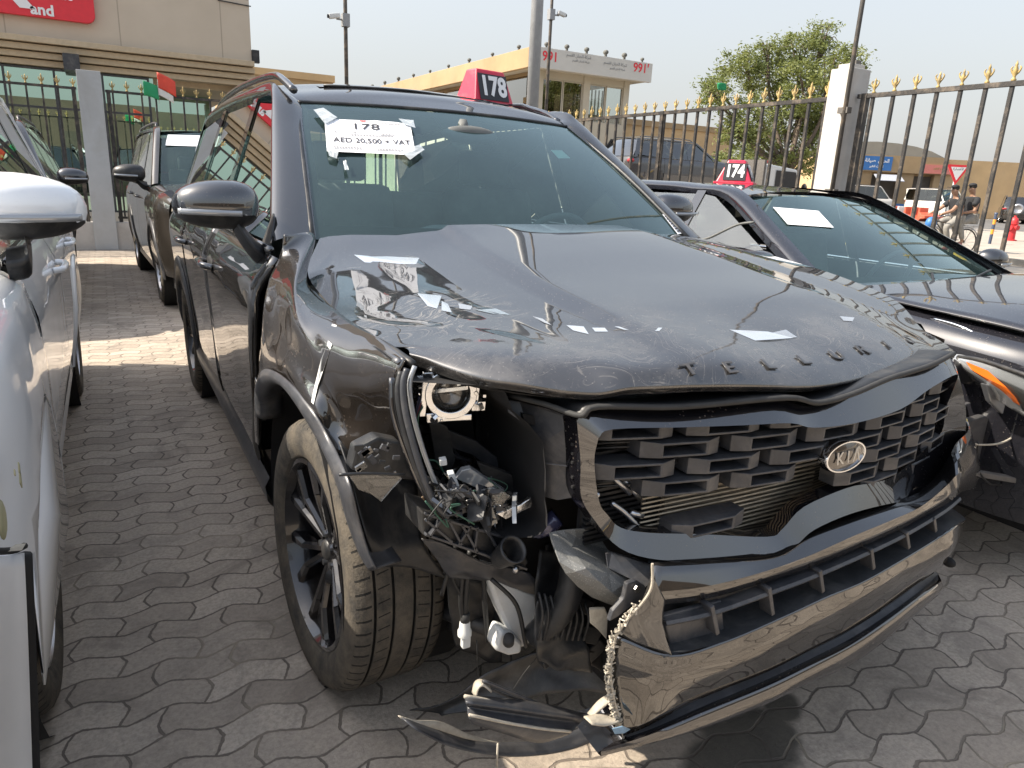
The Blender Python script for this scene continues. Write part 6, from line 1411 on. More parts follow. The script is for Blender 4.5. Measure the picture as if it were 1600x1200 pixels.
mb = MB(); mb.tube([at(38, 866, y=-.50), at(44, 1000, y=-.50), at(52, 1230, y=-.50)], .012, 8); mb.tube([at(-20, 862, y=-.66), at(20, 860, y=-.55), at(38, 853, y=-.5)], .006, 8); mb.build('bumper_gap', M['dull_black'], wsuv, True)
mb = MB(); mb.poly([at(8, 862, y=-.60), at(24, 852, y=-.55), at(40, 850, y=-.52), at(34, 860, y=-.55)], .003, V((0, 1, 0))); mb.build('raw_foam', M['raw_plastic'], wsuv)
M['putty'] = plain('tan_filler', (.35, .33, .20), .7, var=.2)
mb = MB(); c_ = at(3, 812, x=-1.555); mb.ball(c_, (.006, .035, .036), 16, 8); mb.build('filler_patch', M['putty'], wfo, True)
for a, b, s_ in ((29, 735, .012), (31, 752, .016), (22, 740, .006)):
    c_ = at(a, b, x=-1.528); mb = MB(); mb.poly([c_+V((0, -.6*s_, 0)), c_+V((0, .2*s_, s_*1.3)), c_+V((0, .9*s_, .6*s_)), c_+V((0, .4*s_, -s_))], .002, V((1, 0, 0))); mb.build('paint_chip', M['putty'], wfo)
mb = MB(); mb.bb(-3.3, -1.75, -.75, .3, .3, .85); mb.build('engine_bay', M['dull_black'], wsuv)
ORG[0] = V((0, 0, 0))
# ---- dark SUV behind it
b2, p2, W2 = car((-2.66, 5.95, 0), 0, 'dark brown SUV with chrome edged windows behind the white SUV', 'SUV', 'paint_dark', SUVP, 'dark_suv', 'rim_black', mirrorkw=dict(s=1.1, mat=M['paint_sedan'], dz=.13, dx=.10), detail=3)
ORG[0] = V((-2.66, 5.95, 0)); q = [V((-2.66, 5.95, 0))+W2(a, b)+V((0, -.008, .008)) for a, b in ((.84, .22), (.92, .22), (.90, .38), (.82, .38))]; mb = MB(); mb.poly(q); mb.build('windscreen_note', M['paper'], b2); ORG[0] = V((0, 0, 0))
# ---- dark SUV behind the crashed one
b3, p3, W3 = car((-.02, 6.25, 0), R(2), 'dark grey boxy SUV with torn headlight corner parked behind the crashed SUV', 'SUV', 'paint_grey', dict(SUVP, hw=.95, rw=.74, zr=1.76, zb=1.12, wb=2.78, hz0=1.16, hz1=1.05), 'grey_suv', 'rim_silver', mirrorkw=dict(s=1.25, mat=M['black_plastic'], dz=.14, dx=.10))
ORG[0] = V((0, 0, 0))
mb = MB(); q = [W3(a, b)+V((0, -.010, .010)) for a, b in ((.06, .70), (.46, .70), (.46, .93), (.08, .93))]; mb.poly(q); o_ = mb.build('price_sheet', M['paper'], None); o_.location = b3.location; o_.rotation_euler = b3.rotation_euler; tag(o_, 'white sheet on the windscreen of the grey SUV at the back', 'price sheet')
ORG[0] = V((-.02, 6.25, 0))
mb = MB(); mb.grid([[at(264, 318, y=5.45), at(282, 322, y=5.45), at(290, 330, y=5.4)], [at(262, 330, y=5.45), at(280, 338, y=5.42), at(290, 345, y=5.4)]], 4, 4); mb.build('headlight_shell', M['raw_plastic'], b3, True, solid=.01)
mb = MB(); mb.poly([at(250, 300, y=5.5), at(262, 296, y=5.5), at(276, 312, y=5.45), (at(272, 318, y=5.45))], .02, V((0, 1, 0))); mb.build('broken_wing_edge', M['paint_grey'], b3)
ORG[0] = V((0, 0, 0))
# ---- black sedan on the right
sed, ps, WS = car((2.30, -.12, 0), 0, 'black sedan with missing bumper and cone 174 on its roof', 'sedan', 'paint_sedan', dict(SEDP, hw=.93, zr=1.40, zb=.94, hz0=.97, hz1=.86), 'black_sedan', 'rim_black', skip=('nose', 'bonnet'), mirrorkw=dict(s=.95, dz=.10, dx=.07, dy=.22), detail=3, glassm='side_clear')
SD = V((2.30, -.12, 0)); ORG[0] = SD
def sq(x, y, z): return V((x, y, z))
# bonnet sprung open along its near edge
hr = [[(1.47, .22, .99), (1.85, .10, 1.02), (2.3, .06, 1.03), (2.8, .10, 1.02), (3.12, .22, .99)], [(1.44, -.15, .975), (1.8, -.15, 1.02), (2.3, -.17, 1.035), (2.8, -.15, 1.02), (3.14, -.15, .965)], [(1.45, -.55, .945), (1.8, -.58, 1.0), (2.3, -.60, 1.02), (2.8, -.58, 1.0), (3.12, -.55, .93)], [(1.52, -.90, .89), (1.85, -.98, .93), (2.3, -1.03, .95), (2.75, -.98, .93), (3.05, -.90, .87)]]
mb = MB(); mb.grid(hr, 6, 7, lambda p: p+V((0, 0, .012*math.sin((p.y+.4)*5)*math.sin((p.x-2.3)*3)))); sh = mb.build('bonnet', M['paint_sedan'], sed, True, solid=.006, off=-1)
mb = MB(); mb.grid([[(1.50, .2, .90), (1.46, -.2, .87), (1.47, -.6, .82), (1.6, -.9, .76)], [(3.1, .2, .90), (3.1, -.2, .87), (3.1, -.6, .82), (3.0, -.9, .76)]], 4, 3); mb.build('engine_bay', M['dull_black'], sed)
mb = MB(); mb.tube([at(1455, 497, x=1.44), at(1500, 510, x=1.43), at(1556, 537, x=1.43)], .006, 6); mb.build('wing_seal', M['chrome'], sed, True)
# headlamp with amber wedge
Hm = [[at(1497, 558, y=-.47), at(1530, 562, y=-.56), at(1600, 585, y=-.74), at(1680, 615, y=-.9)], [at(1500, 563, y=-.49), at(1530, 585, y=-.58), at(1600, 618, y=-.76), at(1680, 650, y=-.92)], [at(1503, 568, y=-.49), at(1545, 610, y=-.57), at(1600, 646, y=-.75), at(1680, 690, y=-.91)]]
mb = MB(); mb.grid(Hm, 5, 5); hl = mb.build('headlight', M['lens'], sed, True)
mb = MB(); mb.grid([[p+V((.02, .05, 0)) for p in r] for r in Hm], 5, 5); mb.build('reflector', M['clear_lamp'], hl, True)
def hmp(u, v):
    g_ = grid(Hm, 12, 6); j = int(v*12); i = int(u*36); p_ = g_[j][i]; return p_+(CP-p_).normalized()*.012
mb = MB(); mb.rows([[hmp(u0+(u1-u0)*k/4, v) for k in range(5)] for v, u0, u1 in ((.28, .16, .44), (.5, .24, .56), (.72, .38, .62), (.9, .52, .64))]); mb.build('amber_reflector', M['amber'], hl)
ol = [Hm[0][0], Hm[0][1], Hm[0][2], Hm[0][3]]; ol2 = [Hm[0][0], Hm[2][0], Hm[2][1], Hm[2][2], Hm[2][3]]
mb = MB(); mb.tube(ol, .008, 6); mb.tube(ol2, .009, 6); mb.build('lamp_frame', M['black_plastic'], hl, True)
# exposed corner: fender stub, brackets, wires
mb = MB(); mb.poly([at(a, b, y=-.50) for a, b in ((1490, 560), (1500, 566), (1530, 590), (1545, 600), (1520, 602), (1492, 598))], .03, V((0, 1, 0))); mb.build('wing_stub', M['paint_sedan'], sed, bevel=.003)
mb = MB(); mb.poly([at(a, b, y=-.45) for a, b in ((1496, 604), (1530, 600), (1528, 618), (1498, 622))], .03, V((0, 1, 0))); mb.build('chrome_bracket', M['chrome'], sed, bevel=.004)
mb = MB(); mb.poly([at(a, b, y=-.50) for a, b in ((1500, 634), (1530, 628), (1545, 625), (1560, 640), (1530, 655), (1510, 645))], .02, V((0, 1, 0))); mb.build('steel_bracket', M['steel'], sed, bevel=.003)
mb = MB(); mb.poly([at(a, b, y=-.62) for a, b in ((1540, 600), (1560, 606), (1600, 640), (1600, 662), (1570, 650), (1548, 628))], .02, V((0, 1, 0))); mb.build('lamp_bracket', M['clear_lamp'], sed, bevel=.004)
mb = MB(); mb.poly([at(a, b, y=-.66) for a, b in ((1590, 664), (1615, 640), (1620, 668), (1596, 668))], .02, V((0, 1, 0))); mb.build('steel_bracket', M['steel'], sed, bevel=.003)
mb = MB(); mb.bb(1.42, 3.1, -.50, -.1, .36, .86); mb.bb(1.55, 3.0, -.72, -.5, .36, .70); mb.build('front_structure', M['dull_black'], sed, bevel=.02)
mb = MB(); mb.poly([at(a, b, y=-.58) for a, b in ((1505, 660), (1540, 650), (1600, 670), (1640, 700), (1640, 762), (1540, 762), (1520, 745))], .03, V((0, 1, 0))); mb.build('radiator_support', M['satin_plastic'], sed, bevel=.008)
mb = MB(); mb.poly([at(a, b, y=-.63) for a, b in ((1572, 700), (1596, 704), (1598, 735), (1568, 740))], .02, V((0, 1, 0))); mb.build('fluid_tank', M['black_plastic'], sed, bevel=.004)
mb = MB(); mb.poly([at(a, b, y=-.66) for a, b in ((1573, 730), (1579, 729), (1580, 738), (1574, 739))], .004, V((0, 1, 0))); mb.build('white_label', M['paper'], sed)
mb = MB(); mb.bar(at(1500, 735, y=-.6), at(1640, 758, y=-.75), .03, .02); mb.build('lower_beam', M['fence_grey'], sed, bevel=.003)
for P, mt in (([(1512, 660), (1518, 690), (1540, 695), (1570, 690), (1600, 670)], 'raw_plastic'), ([(1528, 690), (1528, 730), (1545, 755), (1565, 757)], 'wire_black'), ([(1590, 700), (1598, 720), (1592, 752)], 'wire_black'), ([(1510, 655), (1512, 675), (1518, 685)], 'yellow_clip')):
    mb = MB(); mb.tube([at(a, b, y=-.66) for a, b in P], .0035, 6); mb.build('wire', M[mt], sed, True)
# lifted wiper and cowl bits at the far end
mb = MB(); c0_ = at(1460, 447, y=.12); mb.tube([at(1456, 427, y=.10), at(1462, 446, y=.02), at(1480, 441, y=.02)], .006, 6); mb.build('wiper_arm', M['black_plastic'], sed, True)
mb = MB(); mb.tube([at(1465, 446, y=.02), at(1505, 441, y=.05), at(1548, 422, y=.08)], .006, 6); mb.build('wiper_blade', M['black_plastic'], sed, True)
mb = MB(); mb.ball(at(1558, 439, y=.10), (.06, .03, .013), 10, 6); mb.build('wiper_pivot', M['black_plastic'], sed, True)
# side door open crack line and inner roof cable look: thin cable behind glass
mb = MB(); mb.tube([at(1075, 366, x=1.42), at(1100, 374, x=1.42), at(1150, 352, x=1.45), at(1178, 347, x=1.46)], .006, 6); mb.build('seat_belt', M['cabin'], sed, True)
ORG[0] = V((0, 0, 0))
def on_ws(W_, base, a, b, o=.012): return W_(a, b)+V(base)+V((0, -o, o))
def bary(px, py, W_, base):
    lo = V((.3, .5, 0))
    for _ in range(50):
        p_ = W_(lo.x, lo.y)+V(base); e = 1e-3; pu = (W_(lo.x+e, lo.y)+V(base)-p_)/e; pv = (W_(lo.x, lo.y+e)+V(base)-p_)/e
        d = ray(px, py); A = Matrix(((pu.x, pv.x, -d.x), (pu.y, pv.y, -d.y), (pu.z, pv.z, -d.z))); s_ = A.inverted() @ (CP-p_); lo = V((lo.x+s_.x*.7, lo.y+s_.y*.7, 0))
    n_ = pu.cross(pv).normalized(); n_ = n_ if n_.dot(CP-p_) > 0 else -n_
    return W_(lo.x, lo.y)+V(base)+n_*.006
q = [bary(a, b, WS, SD) for a, b in ((1207, 325), (1278, 331), (1302, 357), (1230, 352))]
ORG[0] = q[0]; mb = MB(); mb.rows([[q[0].lerp(q[1], i/6).lerp(q[3].lerp(q[2], i/6), j/4) for i in range(7)] for j in range(5)]); o_ = mb.build('price_sheet', M['paper'], None, True); o_.location = q[0]; tag(o_, 'white sheet taped inside the windscreen of the black sedan', 'price sheet')
rt2 = (q[1]-q[0]).normalized(); up2 = (q[0]-q[3]); up2 = (up2-rt2*up2.dot(rt2)).normalized(); n2 = rt2.cross(up2)
def q2(u, v): return q[0].lerp(q[1], u).lerp(q[3].lerp(q[2], u), v)+n2*.003
text('174', .022, q2(.45, .2), rt2, up2, M['ink'], 'print', o_)
mb = MB()
for v, u0, u1 in ((.5, .25, .8), (.64, .3, .75), (.8, .2, .9)):
    k = u0
    while k < u1: mb.poly([q2(k, v), q2(k+.015, v), q2(k+.015, v+.04), q2(k, v+.04)]); k += .028
mb.build('print', M['ink'], o_)
ORG[0] = V((0, 0, 0))
p = at(1148, 293, y=1.75); lot_cone((p.x, 1.75, 1.415), .235, .15, '174', 'red number cone reading 174 on the black sedan roof', R(38), d_=.235, sz=.8, tw=.6, side=True)
# ============================================================ buildings beyond the fence
M['cream'] = plain('cream_render', (.52, .47, .38), .85, var=.1, scale=.6, dirt=(.4, .34, .26), dirtamt=.35)
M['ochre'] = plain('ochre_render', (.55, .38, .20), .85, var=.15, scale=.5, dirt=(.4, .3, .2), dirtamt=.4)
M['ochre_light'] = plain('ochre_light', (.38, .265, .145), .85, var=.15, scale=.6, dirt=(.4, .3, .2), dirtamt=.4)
M['white_fascia'] = plain('white_fascia', (.58, .56, .52), .7, var=.06, scale=.8, dirt=(.45, .4, .34), dirtamt=.35)
M['brown_glass'] = glass('brown_glass', (.30, .26, .20), mul=4); M['shadow_room'] = plain('dark_room', (.10, .085, .07), .9, var=.3, scale=1)
M['far_glass'] = glass('pale_glass', (.75, .78, .76), mul=2)
M['stud'] = plain('roof_stud_grey', (.12, .12, .11), .8, var=.3)
tw = empty('office_building', (18, 31, 0), 'cream upper storey building with windows and red numerals along its white fascia', 'building'); ORG[0] = V((18, 31, 0))
TX0, TX1 = 17.55, 25.1
mb = MB(); mb.bb(TX0, TX1, 31, 31.25, 6.75, 7.70); mb.build('fascia', M['white_fascia'], tw, bevel=.02)
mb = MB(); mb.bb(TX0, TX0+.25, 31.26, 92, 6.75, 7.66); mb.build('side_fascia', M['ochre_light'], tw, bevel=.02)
mb = MB(); mb.bb(TX0+.26, TX1-.01, 31.26, 91, 6.80, 7.2); mb.build('roof_slab', M['cream'], tw)
mb = MB(); mb.bb(TX0+1.0, TX1-.75, 31.9, 90, 0, 4.55); mb.build('wall', M['cream'], tw)
for (x0, x1) in ((18.5, 18.85), (21.35, 21.75), (24.0, 24.35)): mb = MB(); mb.bb(x0, x1, 31.88, 32.2, 4.552, 6.8); mb.build('column', M['cream'], tw)
mb = MB(); mb.bb(18.86, 24.0, 31.95, 32.15, 6.45, 6.798); mb.build('lintel', M['cream'], tw)
for (x0, x1, mt) in ((18.87, 20.1, 'brown_glass'), (20.14, 21.34, 'brown_glass'), (21.76, 22.85, 'far_glass'), (22.89, 23.99, 'far_glass')):
    f = MB(); w_ = .05; f.bb(x0, x0+w_, 32.0, 32.1, 4.56, 6.44); f.bb(x1-w_, x1, 32.0, 32.1, 4.56, 6.44); f.bb(x0+w_, x1-w_, 32.0, 32.1, 6.39, 6.44); f.bb(x0+w_, x1-w_, 32.0, 32.1, 4.56, 4.61); fo = f.build('window', M['cream'], tw)
    mb = MB(); mb.bb(x0+w_, x1-w_, 32.03, 32.05, 4.61, 6.39); mb.build('pane', M[mt], fo)
mb = MB()
for i in range(10): mb.bb(21.8+i*.24, 21.86+i*.24, 33.5, 33.56, 4.56, 6.4)
mb.build('blinds', M['white_fascia'], tw)
mb = MB(); mb.bb(18.6, 21.5, 35, 35.1, 4.56, 6.8); mb.build('room_wall', M['shadow_room'], tw)
for i in range(14):
    y0 = 33+i*3.6; f = MB(); f.bb(18.50, 18.58, y0, y0+3.0, 4.7, 6.6); fo = f.build('window', M['brown_glass'], tw); 
mb = MB(); mb.bb(18.52, 18.9, 32.3, 90, 4.56, 4.69); mb.bb(18.52, 18.9, 32.3, 90, 6.61, 6.79)
for i in range(15): mb.bb(18.52, 18.9, 32.3+i*3.6, 32.95+i*3.6, 4.69, 6.61)
mb.build('side_frame', M['ochre_light'], tw)
random.seed(4)
for i in range(26):
    if i < 20: c = V((TX0+.12, 32.5+i*2.9, 7.66))
    else: c = V((TX0+.9+(i-20)*1.2, 31.12, 7.70))
    s_ = random.uniform(.75, 1.15); mb = MB(); mb.bb(c.x-.05*s_, c.x+.05*s_, c.y-.05*s_, c.y+.05*s_, c.z, c.z+.10*s_); mb.ball(c+V((0, 0, .2*s_)), (.12*s_, .16*s_, .11*s_), 8, 6); mb.build('roof_lamp', M['stud'], tw, True)
for (a, b, s_) in (((860, 89), '\u0661\u0669\u0669', 1), ((1002, 107), '\u0669\u0669\u0661\u066c', 1)):
    p = at(a[0], a[1], y=30.99); text(b if False else ('991\u2032' if a[0] > 900 else '991'), .62, p, V((1, 0, 0)), V((0, 0, 1)), M['sign_red'], 'lettering', tw, .01, .004)
AR1 = '\uFEE3\uFEA4\uFEF4\uFEC2\uFEAA\uFEDF\uFE8D'[::1]
for (px, py, w_, s_) in ((905, 88, 1.9, .20), (908, 96, 2.0, .14), (962, 100, 2.0, .20), (965, 108, 2.0, .13)):
    p = at(px, py, y=30.99); text('\uFEE2\uFEB4\uFED8\uFEDF\uFE8D \uFEE5\uFE8E\uFEE8\uFEA4\uFEDF\uFE8D \uFE94\uFEDB\uFEAE\uFEB7', s_, p, V((1, 0, 0)), V((0, 0, 1)), M['ink_grey'], 'lettering', tw, 0, .003)
ORG[0] = V((0, 0, 0))
# ochre wall building behind the tow truck, white hut
yb = empty('ochre_building', (30, 37, 0), 'low ochre building with a plain parapet behind the tow truck', 'building'); ORG[0] = V((30, 37, 0))
mb = MB(); mb.bb(24.6, 37.5, 37, 46, 0, 5.1); mb.build('wall', M['ochre'], yb); mb = MB(); mb.bb(24.5, 37.6, 36.9, 37.15, 5.102, 5.45); mb.build('parapet', M['ochre_light'], yb)
for i in range(5): mb = MB(); mb.bb(25.6+i*2.4, 26.6+i*2.4, 36.97, 36.995, 2.4, 3.6); mb.build('window', M['brown_glass'], yb)
ORG[0] = V((0, 0, 0))
hut = empty('white_hut', (23.8, 30, 0), 'small white hut wall between the tree and the ochre building', 'hut'); ORG[0] = V((23.8, 30, 0))
mb = MB(); mb.bb(24.3, 25.9, 30, 32, 0, 3.8); mb.build('wall', M['white_fascia'], hut); mb = MB(); mb.bb(24.2, 26.0, 29.9, 32.1, 3.802, 3.95); mb.build('roof', M['cream'], hut); ORG[0] = V((0, 0, 0))
tb = empty('tan_parapet_block', (0, 45, 0), 'far tan building seen just over the SUV roof beside the shop', 'building'); ORG[0] = V((0, 45, 0))
a = at(398, 112, y=45); b = at(520, 118, y=45); mb = MB(); mb.bb(a.x-1, b.x, 45, 55, 0, a.z-.15); mb.build('wall', M['ochre_light'], tb); mb = MB(); mb.bb(a.x-1.1, b.x+.1, 44.9, 45.3, a.z-.148, a.z+.25); mb.build('parapet', M['ochre'], tb); ORG[0] = V((0, 0, 0))
# far row of shops
A0 = V((52.0, 40.4, 0)); U = V((.862, -.507, 0)); Nn = V((-.507, -.862, 0))
def sp(u, n_, z): return A0+U*u+Nn*n_+V((0, 0, z))
def sbox(mb, u0, u1, n0, n1, z0, z1):
    vs = [sp(u, n_, z) for u in (u0, u1) for n_ in (n0, n1) for z in (z0, z1)]
    return mb.add(vs, [(0, 1, 3, 2), (4, 6, 7, 5), (0, 4, 5, 1), (2, 3, 7, 6), (0, 2, 6, 4), (1, 5, 7, 3)])
def sb(u0, u1, n0, n1, z0, z1, nm, mt, par, **k): mb = MB(); sbox(mb, u0, u1, n0, n1, z0, z1); return mb.build(nm, M[mt], par, **k)
M['sign_blue'] = plain('sign_blue', (.04, .16, .42), .5, var=.1); M['sign_pale'] = plain('sign_pale_red', (.66, .22, .18), .5, var=.1)
M['awning'] = plain('awning_grey', (.35, .37, .42), .7, var=.2); M['grey_roof'] = plain('grey_vault_roof', (.22, .23, .22), .7, var=.15, scale=.4)
sh1 = empty('shop_row', A0, 'row of ochre shops with blue and red signs across the far road', 'building'); ORG[0] = A0
sb(0, 22.0, -9, -.6, 0, 4.5, 'wall', 'ochre', sh1)
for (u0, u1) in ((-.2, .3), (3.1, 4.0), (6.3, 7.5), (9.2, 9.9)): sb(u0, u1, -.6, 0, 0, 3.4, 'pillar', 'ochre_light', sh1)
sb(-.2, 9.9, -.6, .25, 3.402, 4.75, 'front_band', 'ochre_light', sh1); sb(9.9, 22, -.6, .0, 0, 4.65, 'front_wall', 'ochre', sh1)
sb(6.35, 7.45, .0, .06, .0, .9, 'painted_base', 'sign_blue', sh1)
for (u0, u1) in ((.3, 3.1), (4.0, 6.3), (7.5, 9.2)): sb(u0, u1, -.58, -.5, 0, 3.2, 'opening', 'shadow_room', sh1)
mb = MB(); mb.add([sp(4.0, .3, 3.2), sp(6.2, .3, 3.2), sp(6.2, 1.2, 2.7), sp(4.0, 1.2, 2.7)], [(0, 1, 2, 3)]); mb.build('awning', M['awning'], sh1, solid=.05)
ORG[0] = V((0, 0, 0))
def spx(px, py, n_=.3):
    # point on the sign plane
    P0 = sp(0, n_, 0); d = ray(px, py); t = (P0-CP).dot(Nn)/d.dot(Nn); return CP+d*t
def signboard(px0, py0, px1, py1, mt, label, rows, cat='shop sign', n_=.32, tm='sign_white'):
    a, b = spx(px0, py0, n_), spx(px1, py1, n_); u0, u1 = (a-A0).dot(U), (b-A0).dot(U); o = empty('shop_sign', a, label, cat); ORG[0] = a
    sb(u0, u1, n_-.1, n_, b.z, a.z, 'panel', mt, o)
    for tx, fz, sz in rows: text(tx, sz*(a.z-b.z), sp((u0+u1)/2, n_+.01, b.z+(a.z-b.z)*fz), U, V((0, 0, 1)), M[tm], 'lettering', o, .01, 0)
    ORG[0] = V((0, 0, 0)); return o
ar_a, ar_b = '\uFE94\uFEE7\uFE8E\uFEF4\uFEBB  \uFEE5\uFE8E\uFEE8\uFEA4\uFEDF\uFE8D', '\uFEAE\uFEF4\uFED0\uFE98\uFEDF \uFE95\uFE8E\uFEF3\uFEB0\uFEDF\uFE8D'
signboard(1348, 243, 1392, 267, 'sign_blue', 'blue shop sign with white lettering at the left end of the shop row', ((ar_a, .68, .34), (ar_b, .28, .22)))
signboard(1446, 257, 1492, 273, 'sign_pale', 'pale red shop sign above the pillar of the shop row', ((ar_b, .62, .34),), tm='gold')
vr = empty('vaulted_shed', sp(8, -14, 0), 'grey vaulted shed roof rising behind the shop row', 'shed'); ORG[0] = sp(8, -14, 0)
mb = MB(); g = []
for k in range(13):
    a = math.pi*k/12; g.append([sp(8.5-math.cos(a)*7.5, n_, 4.2+math.sin(a)*2.3) for n_ in (-10, -24)])
mb.rows(g); mb.poly([r[0] for r in g]); mb.build('roof', M['grey_roof'], vr); sb(1.05, 15.9, -24, -10.1, 0, 4.2, 'wall', 'grey_roof', vr); ORG[0] = V((0, 0, 0))
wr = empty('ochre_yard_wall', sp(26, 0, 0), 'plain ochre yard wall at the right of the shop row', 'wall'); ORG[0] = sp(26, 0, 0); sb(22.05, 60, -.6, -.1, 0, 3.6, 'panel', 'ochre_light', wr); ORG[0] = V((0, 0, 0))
# ============================================================ tow truck with SUV
tt = empty('tow_truck', (15, 16.9, 0), 'white flatbed tow truck carrying the dark SUV beyond the railing', 'tow truck'); ORG[0] = V((15, 16.9, 0))
M['truck_white'] = paint('truck_white', (.62, .63, .62), .12, spots=0)
mb = MB(); mb.bb(12.0, 17.9, 15.85, 17.95, 1.02, 1.12); mb.bb(12.0, 17.9, 15.85, 15.92, 1.12, 1.20); mb.bb(12.0, 17.9, 17.88, 17.95, 1.12, 1.20); mb.build('deck', M['fence_grey'], tt)
mb = MB(); mb.bb(12.6, 19.6, 16.4, 17.4, .62, .9); mb.build('chassis', M['black_plastic'], tt)
cabp = [(18.2, .62), (20.1, .62), (20.15, 1.25), (19.75, 2.15), (18.3, 2.28), (18.2, 2.2)]
mb = MB(); mb.poly([V((x, 15.95, z)) for x, z in cabp], 1.9, V((0, 1, 0))); cb_ = mb.build('cab', M['truck_white'], tt, bevel=.05)
mb = MB(); mb.poly([V((x, 15.93, z)) for x, z in ((18.75, 1.45), (19.85, 1.45), (19.62, 2.02), (18.75, 2.05))], .015, V((0, 1, 0))); mb.build('side_window', M['tint_glass'], cb_, bevel=.01)
mb = MB(); mb.poly([V((x, 15.92, z)) for x, z in ((18.70, 1.40), (19.93, 1.40), (19.66, 2.06), (18.70, 2.09))], .008, V((0, 1, 0))); mb.build('window_seal', M['rubber'], cb_)
mb = MB(); mb.poly([V((20.09, y, 1.42)) for y in (16.1, 17.7)]+[V((19.80, y, 2.06)) for y in (17.6, 16.2)], .02, V((1, 0, .3))); mb.build('windscreen', M['tint_glass'], cb_)
mb = MB(); mb.bb(18.3, 18.6, 16.2, 17.6, 2.30, 2.40); mb.build('light_bar', M['tail'], cb_, bevel=.02)
mb = MB(); mb.bb(18.05, 18.15, 15.9, 17.9, 1.0, 2.4); mb.build('headboard', M['fence_grey'], tt)
for x_ in (13.6, 19.2):
    for s_, y_ in ((-1, 16.15), (1, 17.65)):
        c_ = V((x_, y_, .42)); mb = MB(); mb.rev([(.1, -.12), (.26, -.12), (.40, -.10), (.42, -.06), (.42, .06), (.40, .10), (.26, .12), (.24, .04), (0, .04)], c_, V((0, s_, 0)), 24); mb.build('wheel', M['rubber'], tt, True, ang=35)
mb = MB(); mb.ball((20.0, 15.78, 1.55), (.05, .12, .16)); mb.build('mirror', M['black_plastic'], cb_, True); ORG[0] = V((0, 0, 0))
car((16.35, 16.92, 1.12), R(90), 'dark blue SUV riding on the flatbed tow truck', 'SUV', 'paint_blue', dict(SUVP, zr=1.66, ro=.95), 'towed_suv', 'rim_silver', detail=1, glassm='tint_glass', trimm='paint_blue')
# ============================================================ street vehicles, small and far
SM = dict(SUVP)
def gpx(px, py): return at(px, py, z=0)
VANP = dict(SUVP, zr=2.15, zb=1.25, hz0=1.3, hz1=1.1, wy0=-.35, wy1=.35, ry1=3.9, ry0=4.1, rw=.80, fo=.85, wb=2.9)
car((50.5, 33.9, 0), R(60), 'white van parked left of the shop pillar', 'van', 'paint_offwhite', VANP, 'white_van', 'rim_silver', 'vehicles along the far road', 1, 'tint_glass')
car((44.0, 30.2, 0), R(62), 'white sedan low in front of the far left white van', 'sedan', 'paint_white', SEDP, 'white_sedan', 'rim_silver', 'vehicles along the far road', 1, 'tint_glass')
car((54.0, 30.5, 0), R(-20), 'cream van facing us behind the cyclists', 'van', 'paint_offwhite', VANP, 'cream_van', 'rim_silver', 'vehicles along the far road', 1, 'tint_glass')
jp, _, _ = car((57.2, 27.6, 0), R(120), 'dark off roader with round spare wheel on its tail', 'off-roader', 'paint_grey', dict(SUVP, zr=1.85, rw=.80), 'dark_off_roader', 'rim_silver', 'vehicles along the far road', 1, 'tint_glass')
ORG[0] = V((0, 0, 0)); mb = MB(); mb.rev([(0, .02), (.2, .02), (.22, .06), (.36, .05), (.37, -.05), (.34, -.12)], (0, SUVP['wb']+SUVP['ro']+.1, 1.0), V((0, 1, 0)), 20); o_ = mb.build('spare_wheel', M['rim_silver'], jp, True)
car((62.5, 26.5, 0), R(75), 'dark hatchback beside the off roader', 'car', 'paint_dark', SEDP, 'dark_hatchback', 'rim_silver', 'vehicles along the far road', 1, 'tint_glass')
car((58.6, 22.6, 0), R(55), 'white car at the right edge beyond the red hydrant', 'car', 'paint_white', SEDP, 'white_car', 'rim_silver', 'vehicles along the far road', 1, 'tint_glass')
car((66, 24.5, 0), R(60), 'silver car partly hidden at the far right of the street', 'car', 'paint_silver', SEDP, 'silver_car', 'rim_silver', 'vehicles along the far road', 1, 'tint_glass')
# plastic road barriers
M['barrier_red'] = plain('barrier_red', (.55, .10, .05), .55, var=.2, scale=3, dirt=(.5, .35, .28), dirtamt=.4)
for i in range(8):
    p = gpx(1374+i*11.0, 340+i*.9); fallen = i == 7; red = i % 2 == 0 or i > 4
    prof = [(-.28, 0), (.28, 0), (.28, .15), (.12, .35), (.09, .85), (-.09, .85), (-.12, .35), (-.28, .15)]
    mb = MB(); L_ = .62; base = V((p.x, p.y, 0)); ORG[0] = base
    mb.poly([base+U*-L_/2*1.0+Nn*a+V((0, 0, b)) if not fallen else base+Nn*(b-.3)+U*-L_+V((0, 0, a+.28)) for a, b in prof], L_*(1.9 if fallen else .92), U)
    o_ = mb.build('road_barrier', M['barrier_red' if red else 'white_plastic'], None, bevel=.03); o_.location = base
    tag(o_, ('fallen red plastic barrier at the right end of the barrier line' if fallen else '%s plastic road barrier, %s from the left in the line before the vans' % ('red' if red else 'white', ('first', 'second', 'third', 'fourth', 'fifth', 'sixth', 'seventh', 'last')[i])), 'barrier', 'plastic barriers along the far road')
    ORG[0] = V((0, 0, 0))
